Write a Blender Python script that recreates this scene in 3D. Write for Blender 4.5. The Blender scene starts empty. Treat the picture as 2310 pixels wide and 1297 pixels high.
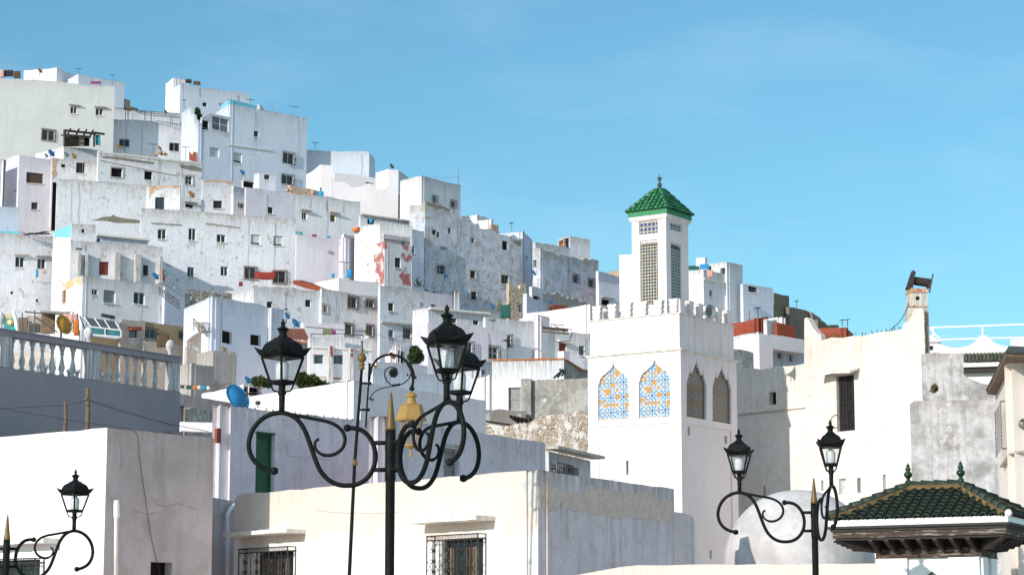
import bpy, bmesh, math, random
from mathutils import Vector, Matrix
from mathutils.geometry import tessellate_polygon
from mathutils import noise as mnoise
R_ = math.radians
random.seed(7)
scene = bpy.context.scene
COL = scene.collection

# ---------------------------------------------------------------- camera
F = 5400.0; CX = 1155.0; CY = 648.5
PITCH = math.atan(877 / F)
CAM = Vector((0, 0, 1.7))
cam = bpy.data.objects.new('camera', bpy.data.cameras.new('camera'))
COL.objects.link(cam)
cam.location = CAM
cam.rotation_euler = (R_(90) + PITCH, 0, 0)
cam.data.sensor_fit = 'HORIZONTAL'; cam.data.sensor_width = 36
cam.data.lens = 36 * F / 2310
cam.data.clip_start = 0.5; cam.data.clip_end = 8000
scene.camera = cam

# ---------------------------------------------------------------- light
SUN_EL = 17.5
SX, SY = -0.64, -0.77
_l = math.hypot(SX, SY); SX /= _l; SY /= _l
world = bpy.data.worlds.new('World'); scene.world = world
world.use_nodes = True
wt = world.node_tree; wt.nodes.clear()
sky = wt.nodes.new('ShaderNodeTexSky'); sky.sky_type = 'NISHITA'
sky.sun_disc = False; sky.sun_elevation = R_(SUN_EL)
sky.sun_rotation = math.atan2(SX, SY)
sky.air_density = 1.0; sky.dust_density = 0.3; sky.ozone_density = 2.0
hsv = wt.nodes.new('ShaderNodeHueSaturation')
hsv.inputs['Hue'].default_value = 0.5
hsv.inputs['Saturation'].default_value = 1.0
hsv.inputs['Value'].default_value = 1.0
wt.links.new(sky.outputs[0], hsv.inputs['Color'])
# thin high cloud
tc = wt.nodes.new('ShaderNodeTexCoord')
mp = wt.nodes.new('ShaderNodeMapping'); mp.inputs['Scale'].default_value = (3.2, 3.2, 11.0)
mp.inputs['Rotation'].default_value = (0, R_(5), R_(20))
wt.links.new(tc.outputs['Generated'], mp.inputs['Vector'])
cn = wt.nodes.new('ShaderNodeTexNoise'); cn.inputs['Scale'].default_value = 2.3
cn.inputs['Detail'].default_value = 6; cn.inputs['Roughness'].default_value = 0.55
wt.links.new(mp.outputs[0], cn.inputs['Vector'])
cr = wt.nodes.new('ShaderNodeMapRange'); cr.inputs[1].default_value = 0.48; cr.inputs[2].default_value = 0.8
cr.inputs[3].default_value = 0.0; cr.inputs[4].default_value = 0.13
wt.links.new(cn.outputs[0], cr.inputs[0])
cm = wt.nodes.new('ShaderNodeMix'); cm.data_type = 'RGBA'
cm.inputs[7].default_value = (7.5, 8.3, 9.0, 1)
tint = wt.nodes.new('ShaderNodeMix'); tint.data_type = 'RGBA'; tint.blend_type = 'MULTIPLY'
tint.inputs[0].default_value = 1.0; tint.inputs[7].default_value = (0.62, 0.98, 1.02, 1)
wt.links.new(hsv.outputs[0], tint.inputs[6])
# unseen white veil towards the zenith, added as fill light for shaded walls
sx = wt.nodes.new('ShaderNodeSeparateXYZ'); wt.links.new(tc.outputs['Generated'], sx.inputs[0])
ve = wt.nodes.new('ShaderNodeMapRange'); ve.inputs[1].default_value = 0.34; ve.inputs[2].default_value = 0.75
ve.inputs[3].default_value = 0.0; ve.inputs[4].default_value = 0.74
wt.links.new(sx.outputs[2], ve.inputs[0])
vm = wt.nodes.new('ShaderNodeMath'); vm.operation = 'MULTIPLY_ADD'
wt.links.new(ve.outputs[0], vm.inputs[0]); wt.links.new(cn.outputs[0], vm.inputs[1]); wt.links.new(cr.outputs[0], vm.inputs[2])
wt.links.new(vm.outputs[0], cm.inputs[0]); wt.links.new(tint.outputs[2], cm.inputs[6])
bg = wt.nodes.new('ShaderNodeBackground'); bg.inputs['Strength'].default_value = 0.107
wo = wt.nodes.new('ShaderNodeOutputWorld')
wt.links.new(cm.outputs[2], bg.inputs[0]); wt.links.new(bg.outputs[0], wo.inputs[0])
sun = bpy.data.objects.new('sun', bpy.data.lights.new('sun', 'SUN'))
COL.objects.link(sun)
sun.data.energy = 3.05; sun.data.angle = R_(0.55); sun.data.color = (1.0, 0.94, 0.87)
ce = math.cos(R_(SUN_EL))
sun.rotation_euler = Vector((-SX * ce, -SY * ce, -math.sin(R_(SUN_EL)))).to_track_quat('-Z', 'Y').to_euler()
sun.location = (-30, -30, 60)
scene.view_settings.view_transform = 'Standard'
scene.view_settings.look = 'None'
scene.view_settings.exposure = 0.45
scene.view_settings.gamma = 1.0

# ---------------------------------------------------------------- pixel -> world
_fw = Vector((0, math.cos(PITCH), math.sin(PITCH))); _up = Vector((0, -math.sin(PITCH), math.cos(PITCH)))
def ray(px, py):
    return _fw + Vector((1, 0, 0)) * ((px - CX) / F) + _up * ((CY - py) / F)
def at(px, py, Y):
    d = ray(px, py); return CAM + d * (Y / d.y)
def at_z(px, py, z):
    d = ray(px, py); return CAM + d * ((z - CAM.z) / d.z)
def on_plane(px, py, p, n):
    d = ray(px, py); return CAM + d * ((p - CAM).dot(n) / d.dot(n))
def Yauto(cy):
    return 250 - (cy - 200) * 0.165

# ---------------------------------------------------------------- materials
class G:
    def __init__(s, name):
        s.m = bpy.data.materials.new(name); s.m.use_nodes = True
        s.t = s.m.node_tree; s.t.nodes.clear()
        s.out = s.t.nodes.new('ShaderNodeOutputMaterial')
    def n(s, typ, ins=None, **props):
        nd = s.t.nodes.new('ShaderNode' + typ)
        for k, v in props.items(): setattr(nd, k, v)
        for k, v in (ins or {}).items():
            if isinstance(v, bpy.types.NodeSocket): s.t.links.new(v, nd.inputs[k])
            else: nd.inputs[k].default_value = v
        return nd
    def math(s, op, a, b=0.0, c=0.0):
        return s.n('Math', {0: a, 1: b, 2: c}, operation=op).outputs[0]
    def mix(s, f, a, b):
        a = c4(a); b = c4(b)
        return s.n('Mix', {0: f, 6: a, 7: b}, data_type='RGBA').outputs[2]
    def rng(s, v, a, b, c=0.0, d=1.0):
        return s.n('MapRange', {0: v, 1: a, 2: b, 3: c, 4: d}).outputs[0]
    def noise(s, vec, sc, det=4, ro=0.55, dist=0.0):
        return s.n('TexNoise', {'Vector': vec, 'Scale': sc, 'Detail': det, 'Roughness': ro, 'Distortion': dist}).outputs[0]
    def coord(s):
        tcn = s.n('TexCoord'); oi = s.n('ObjectInfo')
        off = s.n('VectorMath', {0: (37.0, 51.0, 23.0), 3: 1.0}, operation='SCALE')
        s.t.links.new(oi.outputs['Random'], off.inputs['Scale'])
        return s.n('VectorMath', {0: tcn.outputs['Object'], 1: off.outputs[0]}, operation='ADD').outputs[0]
    def bsdf(s, **ins):
        return s.n('BsdfPrincipled', {k.replace('_', ' '): v for k, v in ins.items()})
    def done(s, sh):
        s.t.links.new(sh, s.out.inputs[0]); return s.m
def c4(c):
    return (c[0], c[1], c[2], 1) if isinstance(c, (tuple, list)) and len(c) == 3 else c

def plain(name, col, rough=0.6, metal=0.0, var=0.25, scale=6.0, spec=0.5):
    g = G(name); v = g.coord()
    nz = g.noise(v, scale, 5, 0.6)
    c = g.mix(g.rng(nz, 0.3, 0.7), tuple(x * (1 - var) for x in col), tuple(min(1, x * (1 + var)) for x in col))
    b = g.bsdf(Base_Color=c, Roughness=rough, Metallic=metal)
    b.inputs['Specular IOR Level'].default_value = spec
    bp = g.n('Bump', {'Height': nz, 'Strength': 0.15, 'Distance': 0.02})
    g.t.links.new(bp.outputs[0], b.inputs['Normal'])
    return g.done(b.outputs[0])

def plaster(name, col, col2=None, dirt=0.25, dcol=(0.35, 0.30, 0.26), spall=0.0, scol=(0.30, 0.25, 0.20),
            streak=0.2, grime=0.35, gcol=(0.22, 0.19, 0.16), speck=0.3, sc=1.0, bump=0.35, con=0.14, band=None):
    g = G(name); v = g.coord()
    col2 = col2 or tuple(x * 0.86 for x in col)
    n1 = g.noise(v, 0.45 * sc, 6, 0.62)
    c = g.mix(g.rng(n1, 0.5 - con, 0.5 + con), col, col2)
    if band:
        tb = g.n('Attribute', attribute_name='topd').outputs['Fac']
        e = g.math('ADD', tb, g.math('MULTIPLY', g.math('SUBTRACT', g.noise(v, 0.9, 6, 0.65), 0.5), band[1]))
        c = g.mix(g.rng(e, band[0] - .06, band[0] + .06, 0.9, 0.0), c, band[2])
    # blotchy lime wash
    nb = g.noise(v, 1.7 * sc, 5, 0.6, 0.6)
    c = g.mix(g.rng(nb, 0.48, 0.72, 0.0, 0.35), c, tuple(min(0.86, x * 1.09) for x in col))
    n2 = g.noise(v, 2.6 * sc, 8, 0.72)
    c = g.mix(g.math('MULTIPLY', g.rng(n2, 0.50, 0.72), dirt), c, dcol)
    vs = g.n('VectorMath', {0: v, 1: (2.4, 2.4, 0.16)}, operation='MULTIPLY').outputs[0]
    n3 = g.noise(vs, 1.3 * sc, 5, 0.6)
    c = g.mix(g.math('MULTIPLY', g.rng(n3, 0.52, 0.74), streak), c, tuple(x * 0.75 for x in dcol))
    at_ = g.n('Attribute', attribute_name='topd').outputs['Fac']
    fall = g.math('POWER', 2.718, g.math('MULTIPLY', at_, -1.3))
    n4 = g.noise(vs, 3.0 * sc, 5, 0.65)
    gm = g.math('MULTIPLY', g.math('MULTIPLY', fall, g.rng(n4, 0.32, 0.66)), grime)
    c = g.mix(gm, c, gcol)
    h = n2
    if spall > 0:
        n5 = g.noise(v, 0.8 * sc, 9, 0.68)
        th = 0.67 - 0.2 * spall
        n5b = g.math('ADD', n5, g.math('MULTIPLY', fall, 0.09 * min(1, spall * 2)))
        f = g.rng(n5b, th, th + 0.03)
        sc_c = g.mix(g.rng(g.noise(v, 7 * sc, 4, 0.7), 0.35, 0.65), scol, tuple(min(0.8, x * 1.9) for x in scol))
        c = g.mix(g.math('MULTIPLY', f, 0.85), c, sc_c)
        h = g.math('SUBTRACT', n2, g.math('MULTIPLY', f, 0.7))
    if speck > 0:
        n6 = g.noise(v, 4.2 * sc, 3, 0.8)
        c = g.mix(g.math('MULTIPLY', g.rng(n6, 0.68, 0.74), speck), c, (0.14, 0.12, 0.11))
    bp = g.n('Bump', {'Height': h, 'Strength': bump, 'Distance': 0.05})
    b = g.bsdf(Base_Color=c, Roughness=0.92, Normal=bp.outputs[0])
    b.inputs['Specular IOR Level'].default_value = 0.2
    return g.done(b.outputs[0])

def rubble(name, a, b_, mortar, sc=4.0, amt=1.0):
    g = G(name); v = g.coord()
    vo = g.n('TexVoronoi', {'Vector': v, 'Scale': sc, 'Randomness': 0.9})
    ed = g.n('TexVoronoi', {'Vector': v, 'Scale': sc, 'Randomness': 0.9}, feature='DISTANCE_TO_EDGE').outputs[0]
    rc = g.n('SeparateColor', {0: vo.outputs['Color']}).outputs[0]
    c = g.mix(rc, a, b_)
    c = g.mix(g.rng(ed, 0.03, 0.09, 1.0, 0.0), c, mortar)
    n = g.noise(v, 9, 5, 0.7)
    c = g.mix(g.rng(n, 0.55, 0.8, 0, 0.5), c, (0.12, 0.09, 0.06))
    if amt < 1:
        m = g.rng(g.noise(v, 2.2, 9, 0.75), 0.42 + 0.1 * (1 - amt), 0.47 + 0.1 * (1 - amt))
        c = g.mix(m, mortar, c)
    bp = g.n('Bump', {'Height': g.math('MINIMUM', ed, 0.15), 'Strength': 0.8, 'Distance': 0.15})
    b = g.bsdf(Base_Color=c, Roughness=0.95, Normal=bp.outputs[0])
    return g.done(b.outputs[0])

M = {}
W = (0.78, 0.775, 0.81)
M['white'] = plaster('fresh_limewash', W, (0.71, 0.705, 0.745), dirt=0.35, dcol=(0.42, 0.39, 0.38), spall=0.15, scol=(0.40, 0.36, 0.33), streak=0.25, grime=0.9, speck=0.5, sc=1.8)
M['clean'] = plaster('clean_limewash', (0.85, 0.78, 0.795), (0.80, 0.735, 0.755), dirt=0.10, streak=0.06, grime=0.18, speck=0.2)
M['blue'] = plaster('bluish_limewash', (0.67, 0.715, 0.81), (0.60, 0.64, 0.75), con=0.16, spall=0.04, scol=(0.45, 0.44, 0.46), dirt=0.3, dcol=(0.40, 0.40, 0.44), streak=0.2, grime=0.6, speck=0.6, sc=1.6)
M['violet'] = plaster('violet_grey_limewash', (0.68, 0.65, 0.71), (0.60, 0.57, 0.64), dirt=0.25, dcol=(0.4, 0.37, 0.38), streak=0.3, grime=0.4)
M['old'] = plaster('weathered_limewash', (0.76, 0.765, 0.805), (0.67, 0.675, 0.73), dirt=0.5, dcol=(0.40, 0.36, 0.33), spall=0.36, scol=(0.33, 0.28, 0.25), streak=0.3, grime=1.0, speck=0.6, sc=2.1)
M['vold'] = plaster('eroded_limewash', (0.63, 0.655, 0.72), (0.47, 0.49, 0.56), dirt=0.75, dcol=(0.30, 0.28, 0.27), spall=0.55, scol=(0.27, 0.23, 0.19), streak=0.55, grime=0.9, speck=0.9, sc=2.2)
M['cream'] = plaster('greenish_cream_plaster', (0.60, 0.605, 0.60), (0.55, 0.555, 0.55), dirt=0.2, dcol=(0.5, 0.48, 0.42), streak=0.25, grime=0.3, speck=0.15)
M['grey'] = plaster('bare_cement_render', (0.44, 0.41, 0.39), (0.34, 0.32, 0.31), dirt=0.5, dcol=(0.25, 0.22, 0.2), spall=0.2, scol=(0.5, 0.47, 0.44), streak=0.5, grime=0.7, speck=0.5)
M['stain'] = plaster('lichen_stained_render', (0.60, 0.575, 0.575), (0.30, 0.28, 0.275), dirt=1.0, dcol=(0.33, 0.29, 0.27), spall=0.25, scol=(0.40, 0.36, 0.34), streak=0.75, grime=0.6, gcol=(0.33, 0.27, 0.24), speck=0.4, sc=2.0, con=0.07)
M['domeplaster'] = plaster('pale_dome_plaster', (0.62, 0.585, 0.575), (0.47, 0.44, 0.43), con=0.08, dirt=0.6, dcol=(0.42, 0.38, 0.36), streak=0.4, grime=0.0, speck=0.3, sc=1.8)
M['cream2'] = plaster('cream_house_plaster', (0.80, 0.72, 0.66), (0.77, 0.68, 0.61), dirt=0.12, streak=0.1, grime=0.2, speck=0.1)
M['lavwarm'] = plaster('rosy_grey_limewash', (0.87, 0.755, 0.77), (0.78, 0.66, 0.67), con=0.09, dirt=0.55, dcol=(0.45, 0.38, 0.36), streak=0.55, grime=0.7, speck=0.2, sc=1.2)
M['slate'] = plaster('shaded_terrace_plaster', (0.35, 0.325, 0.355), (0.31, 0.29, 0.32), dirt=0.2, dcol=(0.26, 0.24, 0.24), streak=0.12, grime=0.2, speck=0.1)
M['dstain'] = plaster('dark_lichen_render', (0.46, 0.44, 0.41), (0.26, 0.25, 0.24), dirt=0.7, dcol=(0.2, 0.17, 0.14), spall=0.3, scol=(0.48, 0.45, 0.40), streak=0.6, grime=0.7, speck=0.6, sc=2.0, con=0.07)
M['beige'] = plaster('beige_render', (0.50, 0.43, 0.38), (0.42, 0.35, 0.31), dirt=0.4, dcol=(0.3, 0.26, 0.24), spall=0.3, scol=(0.58, 0.54, 0.51), streak=0.35, grime=0.6, speck=0.3)
M['khaki'] = plaster('khaki_render', (0.36, 0.27, 0.17), (0.30, 0.22, 0.14), dirt=0.3, streak=0.2, grime=0.2, speck=0.1)
M['pink'] = plaster('pinkish_limewash', (0.82, 0.77, 0.74), (0.80, 0.74, 0.70), band=(1.25, 1.5, (0.73, 0.59, 0.51)), dirt=0.2, dcol=(0.62, 0.52, 0.44), streak=0.16, grime=0.25, speck=0.12, sc=0.7)
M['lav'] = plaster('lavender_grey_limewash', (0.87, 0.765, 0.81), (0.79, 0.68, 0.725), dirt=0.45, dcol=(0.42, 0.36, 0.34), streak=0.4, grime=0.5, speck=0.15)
M['frontgrey'] = plaster('dusty_shade_limewash', (0.56, 0.475, 0.48), (0.44, 0.365, 0.36), dirt=0.7, dcol=(0.36, 0.30, 0.26), streak=0.4, grime=0.45, speck=0.12, sc=0.8)
M['minaret'] = plaster('minaret_limewash', (0.86, 0.775, 0.775), (0.81, 0.72, 0.71), dirt=0.12, streak=0.06, grime=0.3, speck=0.55, sc=0.9, bump=0.25)
M['kasbah'] = plaster('warm_old_limewash', (0.83, 0.745, 0.685), (0.77, 0.67, 0.60), dirt=0.45, dcol=(0.5, 0.4, 0.3), spall=0.08, scol=(0.42, 0.32, 0.22), streak=0.2, grime=0.4, speck=0.9, sc=1.4)
M['cyan'] = plaster('cyan_limewash', (0.16, 0.52, 0.66), (0.22, 0.58, 0.70), dirt=0.2, streak=0.2, grime=0.2, speck=0.1)
M['red'] = plaster('rust_red_paint', (0.33, 0.065, 0.032), (0.25, 0.045, 0.025), dirt=0.5, dcol=(0.14, 0.05, 0.035), streak=0.4, grime=0.2, speck=0.2)
M['olive'] = plaster('bare_olive_render', (0.20, 0.17, 0.13), (0.15, 0.13, 0.10), dirt=0.3, streak=0.3, grime=0.4, speck=0.3)
M['darkred'] = plain('dark_red_cloth', (0.24, 0.025, 0.02), 0.85)
M['redspall'] = plaster('red_showing_limewash', (0.72, 0.71, 0.73), (0.63, 0.62, 0.65), dirt=0.4, spall=0.4, scol=(0.28, 0.06, 0.05), streak=0.3, grime=0.3, speck=0.4)
M['ochrespall'] = plaster('limewash_with_ochre_patches', (0.78, 0.75, 0.70), (0.72, 0.69, 0.64), dirt=0.4, spall=0.5, scol=(0.42, 0.28, 0.13), streak=0.25, grime=0.6, speck=0.5)
M['rubble'] = rubble('brown_rubble_stone', (0.34, 0.22, 0.13), (0.52, 0.38, 0.26), (0.62, 0.55, 0.46), 3.4)
M['brick'] = rubble('old_brick_rubble', (0.40, 0.17, 0.09), (0.52, 0.38, 0.26), (0.6, 0.5, 0.42), 4.5)
M['rubwhite'] = rubble('limewashed_rubble', (0.17, 0.11, 0.05), (0.36, 0.27, 0.19), (0.66, 0.61, 0.58), 9.5, 0.7)
M['stones'] = rubble('grey_fieldstone', (0.26, 0.23, 0.20), (0.52, 0.50, 0.46), (0.2, 0.17, 0.15), 2.6)
M['redheavy'] = plaster('mostly_red_peeling_paint', (0.70, 0.68, 0.68), (0.62, 0.58, 0.58), dirt=0.5, spall=0.62, scol=(0.27, 0.055, 0.045), streak=0.4, grime=0.3, speck=0.5, sc=1.5)
M['sheet'] = plain('dark_brown_sheet_metal', (0.028, 0.018, 0.015), 0.6, 0, 0.5)
M['paleglass'] = plain('pale_reflecting_glass', (0.13, 0.15, 0.16), 0.2, 0, 0.3, 1.0)
M['stainwash'] = plaster('grey_run_off_stain', (0.56, 0.55, 0.57), (0.47, 0.46, 0.47), dirt=0.6, streak=0.6, grime=0.0, speck=0.4, sc=3)
M['crack'] = plain('crack_shadow_dirt', (0.20, 0.17, 0.16), 0.95)
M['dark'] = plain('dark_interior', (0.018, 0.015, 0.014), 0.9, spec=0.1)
M['brown'] = plain('brown_shutter', (0.07, 0.045, 0.035), 0.7)
M['iron'] = plain('black_iron', (0.018, 0.020, 0.021), 0.42, 0.0, 0.35, 9)
M['rail'] = plain('grey_iron', (0.06, 0.06, 0.06), 0.5)
M['lampiron'] = plain('black_green_painted_iron', (0.006, 0.0075, 0.0075), 0.6, 0.0, 0.6, 14, 0.14)
M['gold'] = plain('gilded_paint', (0.15, 0.09, 0.022), 0.5, 0.1, 0.3)
M['yellowpaint'] = plain('yellow_ochre_paint', (0.34, 0.20, 0.055), 0.6, 0, 0.12)
M['wframe'] = plain('white_frame', (0.72, 0.72, 0.70), 0.5)
M['gframe'] = plain('grey_frame', (0.33, 0.33, 0.33), 0.5)
M['wood'] = plain('weathered_wood', (0.17, 0.11, 0.07), 0.8, 0, 0.45)
M['dwood'] = plain('dark_wood', (0.022, 0.015, 0.012), 0.7, 0, 0.5, 9)
M['yframe'] = plain('yellow_frame', (0.45, 0.32, 0.05), 0.6)
M['shutter'] = plain('roller_shutter_grey', (0.55, 0.56, 0.58), 0.6, 0, 0.06)
M['dshutter'] = plain('dark_grey_shutter', (0.25, 0.26, 0.29), 0.6, 0, 0.08)
M['reddoor'] = plain('red_door_paint', (0.20, 0.035, 0.025), 0.6)
M['orangedoor'] = plain('orange_brown_door_paint', (0.32, 0.11, 0.04), 0.6)
M['greendoor'] = plain('deep_green_door_paint', (0.012, 0.10, 0.045), 0.5)
M['greydoor'] = plain('grey_door_paint', (0.27, 0.26, 0.25), 0.6)
M['tealglass'] = plain('teal_glass', (0.03, 0.13, 0.16), 0.15, 0, 0.3, 2)
M['dishblue'] = plain('blue_dish_paint', (0.015, 0.20, 0.42), 0.4, 0, 0.1)
M['dishgrey'] = plain('grey_dish_paint', (0.30, 0.32, 0.32), 0.5, 0, 0.2)
M['dishyellow'] = plain('ochre_dish_paint', (0.50, 0.24, 0.02), 0.5, 0, 0.25)
M['dishrust'] = plain('rust_dish_paint', (0.34, 0.14, 0.03), 0.6, 0, 0.4)
M['dishdark'] = plain('dark_dish_paint', (0.05, 0.06, 0.06), 0.5)
M['rust'] = plain('rusted_tin', (0.25, 0.075, 0.04), 0.75, 0, 0.3, 3)
M['clothblue'] = plain('blue_cloth', (0.03, 0.28, 0.55), 0.9)
M['clothpink'] = plain('pink_cloth', (0.62, 0.33, 0.28), 0.9)
M['clothorange'] = plain('orange_cloth', (0.65, 0.20, 0.04), 0.9)
M['clothwhite'] = plain('white_cloth', (0.75, 0.75, 0.74), 0.9)
M['clothgreen'] = plain('dark_green_cloth', (0.02, 0.10, 0.09), 0.9)
M['clothteal'] = plain('teal_cloth', (0.04, 0.30, 0.32), 0.9)
M['clothbrown'] = plain('brown_cloth', (0.085, 0.055, 0.03), 0.95)
M['clothblack'] = plain('black_cloth', (0.025, 0.022, 0.025), 0.95)
M['clothmag'] = plain('purple_cloth', (0.25, 0.03, 0.14), 0.9)
M['clothyellow'] = plain('yellow_cloth', (0.62, 0.42, 0.06), 0.9)
M['netting'] = plain('olive_netting', (0.16, 0.16, 0.10), 0.95, 0, 0.4)
M['skin'] = plain('tan_skin', (0.36, 0.20, 0.13), 0.6)
M['hair'] = plain('dark_hair', (0.02, 0.015, 0.012), 0.7)
M['mortar'] = plain('grey_mortar', (0.22, 0.20, 0.16), 0.95, 0, 0.35)
M['patchgrey'] = plain('grey_cement_patch', (0.52, 0.50, 0.47), 0.95, 0, 0.14)
M['patchbeige'] = plain('beige_plaster_patch', (0.72, 0.56, 0.48), 0.95, 0, 0.14)
M['pipewhite'] = plain('white_pvc', (0.72, 0.70, 0.68), 0.5, 0, 0.1)
M['whitepaint'] = plain('white_gloss_paint', (0.82, 0.82, 0.82), 0.4, 0, 0.04)
M['orangeedge'] = plain('orange_clay_edging', (0.42, 0.15, 0.05), 0.8, 0, 0.4)
M['concrete'] = plain('rough_concrete_ledge', (0.46, 0.42, 0.38), 0.95, 0, 0.35)
M['wledge'] = plain('limewashed_ledge', (0.72, 0.68, 0.62), 0.95, 0, 0.2)
M['bulb'] = plain('white_lamp_globe', (0.70, 0.70, 0.70), 0.25, 0, 0.03)
M['hornmetal'] = plain('grey_horn_paint', (0.22, 0.24, 0.25), 0.5, 0, 0.2)
M['wirem'] = plain('black_cable', (0.02, 0.02, 0.02), 0.7)
M['rope'] = plain('jute_rope', (0.35, 0.27, 0.17), 0.9)
M['glassdark'] = plain('dark_window_glass', (0.022, 0.026, 0.03), 0.12, 0, 0.3, 1.0)

def glass_mat():
    g = G('lantern_glass')
    tr = g.n('BsdfTransparent', {0: (0.90, 0.92, 0.93, 1)})
    v = g.coord(); nz = g.noise(v, 14, 4, 0.6)
    df = g.bsdf(Base_Color=(0.55, 0.56, 0.56, 1), Roughness=0.12)
    f = g.rng(nz, 0.35, 0.75, 0.03, 0.16)
    return g.done(g.n('MixShader', {0: f, 1: tr.outputs[0], 2: df.outputs[0]}).outputs[0])
M['lglass'] = glass_mat()

def leaf_mat(name, a, b_):
    g = G(name)
    rd = g.n('Attribute', attribute_name='tint').outputs['Fac']
    c = g.mix(rd, a, b_)
    d = g.bsdf(Base_Color=c, Roughness=0.6)
    tl = g.n('BsdfTranslucent', {0: c})
    return g.done(g.n('MixShader', {0: 0.25, 1: d.outputs[0], 2: tl.outputs[0]}).outputs[0])
M['leaf'] = leaf_mat('shrub_leaf', (0.025, 0.045, 0.012), (0.10, 0.14, 0.03))
M['dryleaf'] = leaf_mat('dry_weed_leaf', (0.10, 0.09, 0.03), (0.20, 0.16, 0.06))

def tilemat(name, a, b_, moss, rough=0.3):
    g = G(name); v = g.coord()
    rd = g.n('Attribute', attribute_name='tint').outputs['Fac']
    c = g.mix(rd, a, b_)
    n = g.noise(v, 5, 6, 0.7)
    c = g.mix(g.rng(n, 0.58, 0.72, 0, 0.7), c, moss)
    b = g.bsdf(Base_Color=c, Roughness=rough)
    bp = g.n('Bump', {'Height': n, 'Strength': 0.25, 'Distance': 0.02}); g.t.links.new(bp.outputs[0], b.inputs['Normal'])
    return g.done(b.outputs[0])
M['tilegreen'] = tilemat('bright_green_glazed_tile', (0.003, 0.075, 0.03), (0.02, 0.19, 0.075), (0.24, 0.26, 0.18), 0.42)
M['tiledark'] = tilemat('dark_green_glazed_tile', (0.010, 0.020, 0.012), (0.020, 0.036, 0.020), (0.045, 0.035, 0.018), 0.62)
M['tilegrey'] = tilemat('grey_green_tile', (0.05, 0.06, 0.04), (0.14, 0.13, 0.09), (0.2, 0.16, 0.1), 0.7)
M['mossbed'] = plain('ochre_mortar_bed', (0.15, 0.095, 0.035), 0.95, 0, 0.4, 12)
M['greenband'] = plain('green_band_paint', (0.01, 0.20, 0.07), 0.5)
M['finialgreen'] = plain('green_ceramic', (0.006, 0.032, 0.011), 0.3, 0, 0.3)
M['oldwood'] = None
def oldwood():
    g = G('peeling_white_on_brown_wood'); v = g.coord()
    vs = g.n('VectorMath', {0: v, 1: (1.2, 1.2, 14)}, operation='MULTIPLY').outputs[0]
    n = g.noise(vs, 2.5, 7, 0.7)
    c = g.mix(g.rng(g.noise(v, 8, 4, 0.6), 0.3, 0.7), (0.028, 0.018, 0.013), (0.075, 0.048, 0.032))
    c = g.mix(g.rng(n, 0.54, 0.60, 0, 0.8), c, (0.33, 0.30, 0.28))
    b = g.bsdf(Base_Color=c, Roughness=0.8)
    return g.done(b.outputs[0])
M['oldwood'] = oldwood()

def fr(g, x): return g.math('FRACT', x)
def uvco(g):
    s = g.n('SeparateXYZ', {0: g.n('UVMap').outputs[0]})
    return s.outputs[0], s.outputs[1]
def dist2(g, u, v, cu, cv):
    a = g.math('SUBTRACT', u, cu); b = g.math('SUBTRACT', v, cv)
    return g.math('SQRT', g.math('ADD', g.math('MULTIPLY', a, a), g.math('MULTIPLY', b, b)))
def zellige(name, freq, dark=(0.02, 0.02, 0.04)):
    g = G(name); u, v = uvco(g)
    fu = fr(g, g.math('MULTIPLY', u, freq)); fv = fr(g, g.math('MULTIPLY', v, freq))
    d = dist2(g, fu, fv, 0.5, 0.5)
    a1 = g.math('ABSOLUTE', g.math('SUBTRACT', fu, 0.5)); a2 = g.math('ABSOLUTE', g.math('SUBTRACT', fv, 0.5))
    dc = dist2(g, a1, a2, 0.5, 0.5)
    # larger star rosettes decide the colour family
    w1 = g.math('SINE', g.math('MULTIPLY', u, 2 * math.pi / 0.40)); w2 = g.math('SINE', g.math('MULTIPLY', v, 2 * math.pi / 0.62))
    w = g.math('MULTIPLY', w1, w2)
    base = g.mix(g.rng(w, -0.5, 0.5), (0.46, 0.27, 0.09), (0.22, 0.31, 0.38))
    nz = g.noise(g.n('UVMap').outputs[0], 9, 3, 0.6)
    base = g.mix(g.rng(nz, 0.45, 0.62), base, (0.50, 0.47, 0.30))
    c = g.mix(g.rng(d, 0.40, 0.48), base, (0.46, 0.43, 0.35))
    c = g.mix(g.rng(dc, 0.38, 0.43, 1.0, 0.0), c, dark)
    b = g.bsdf(Base_Color=c, Roughness=0.3)
    return g.done(b.outputs[0])
M['zellige'] = zellige('zellige_star_lattice', 8.0)
M['zelfrieze'] = zellige('zellige_frieze', 5.5, (0.03, 0.05, 0.16))
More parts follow.
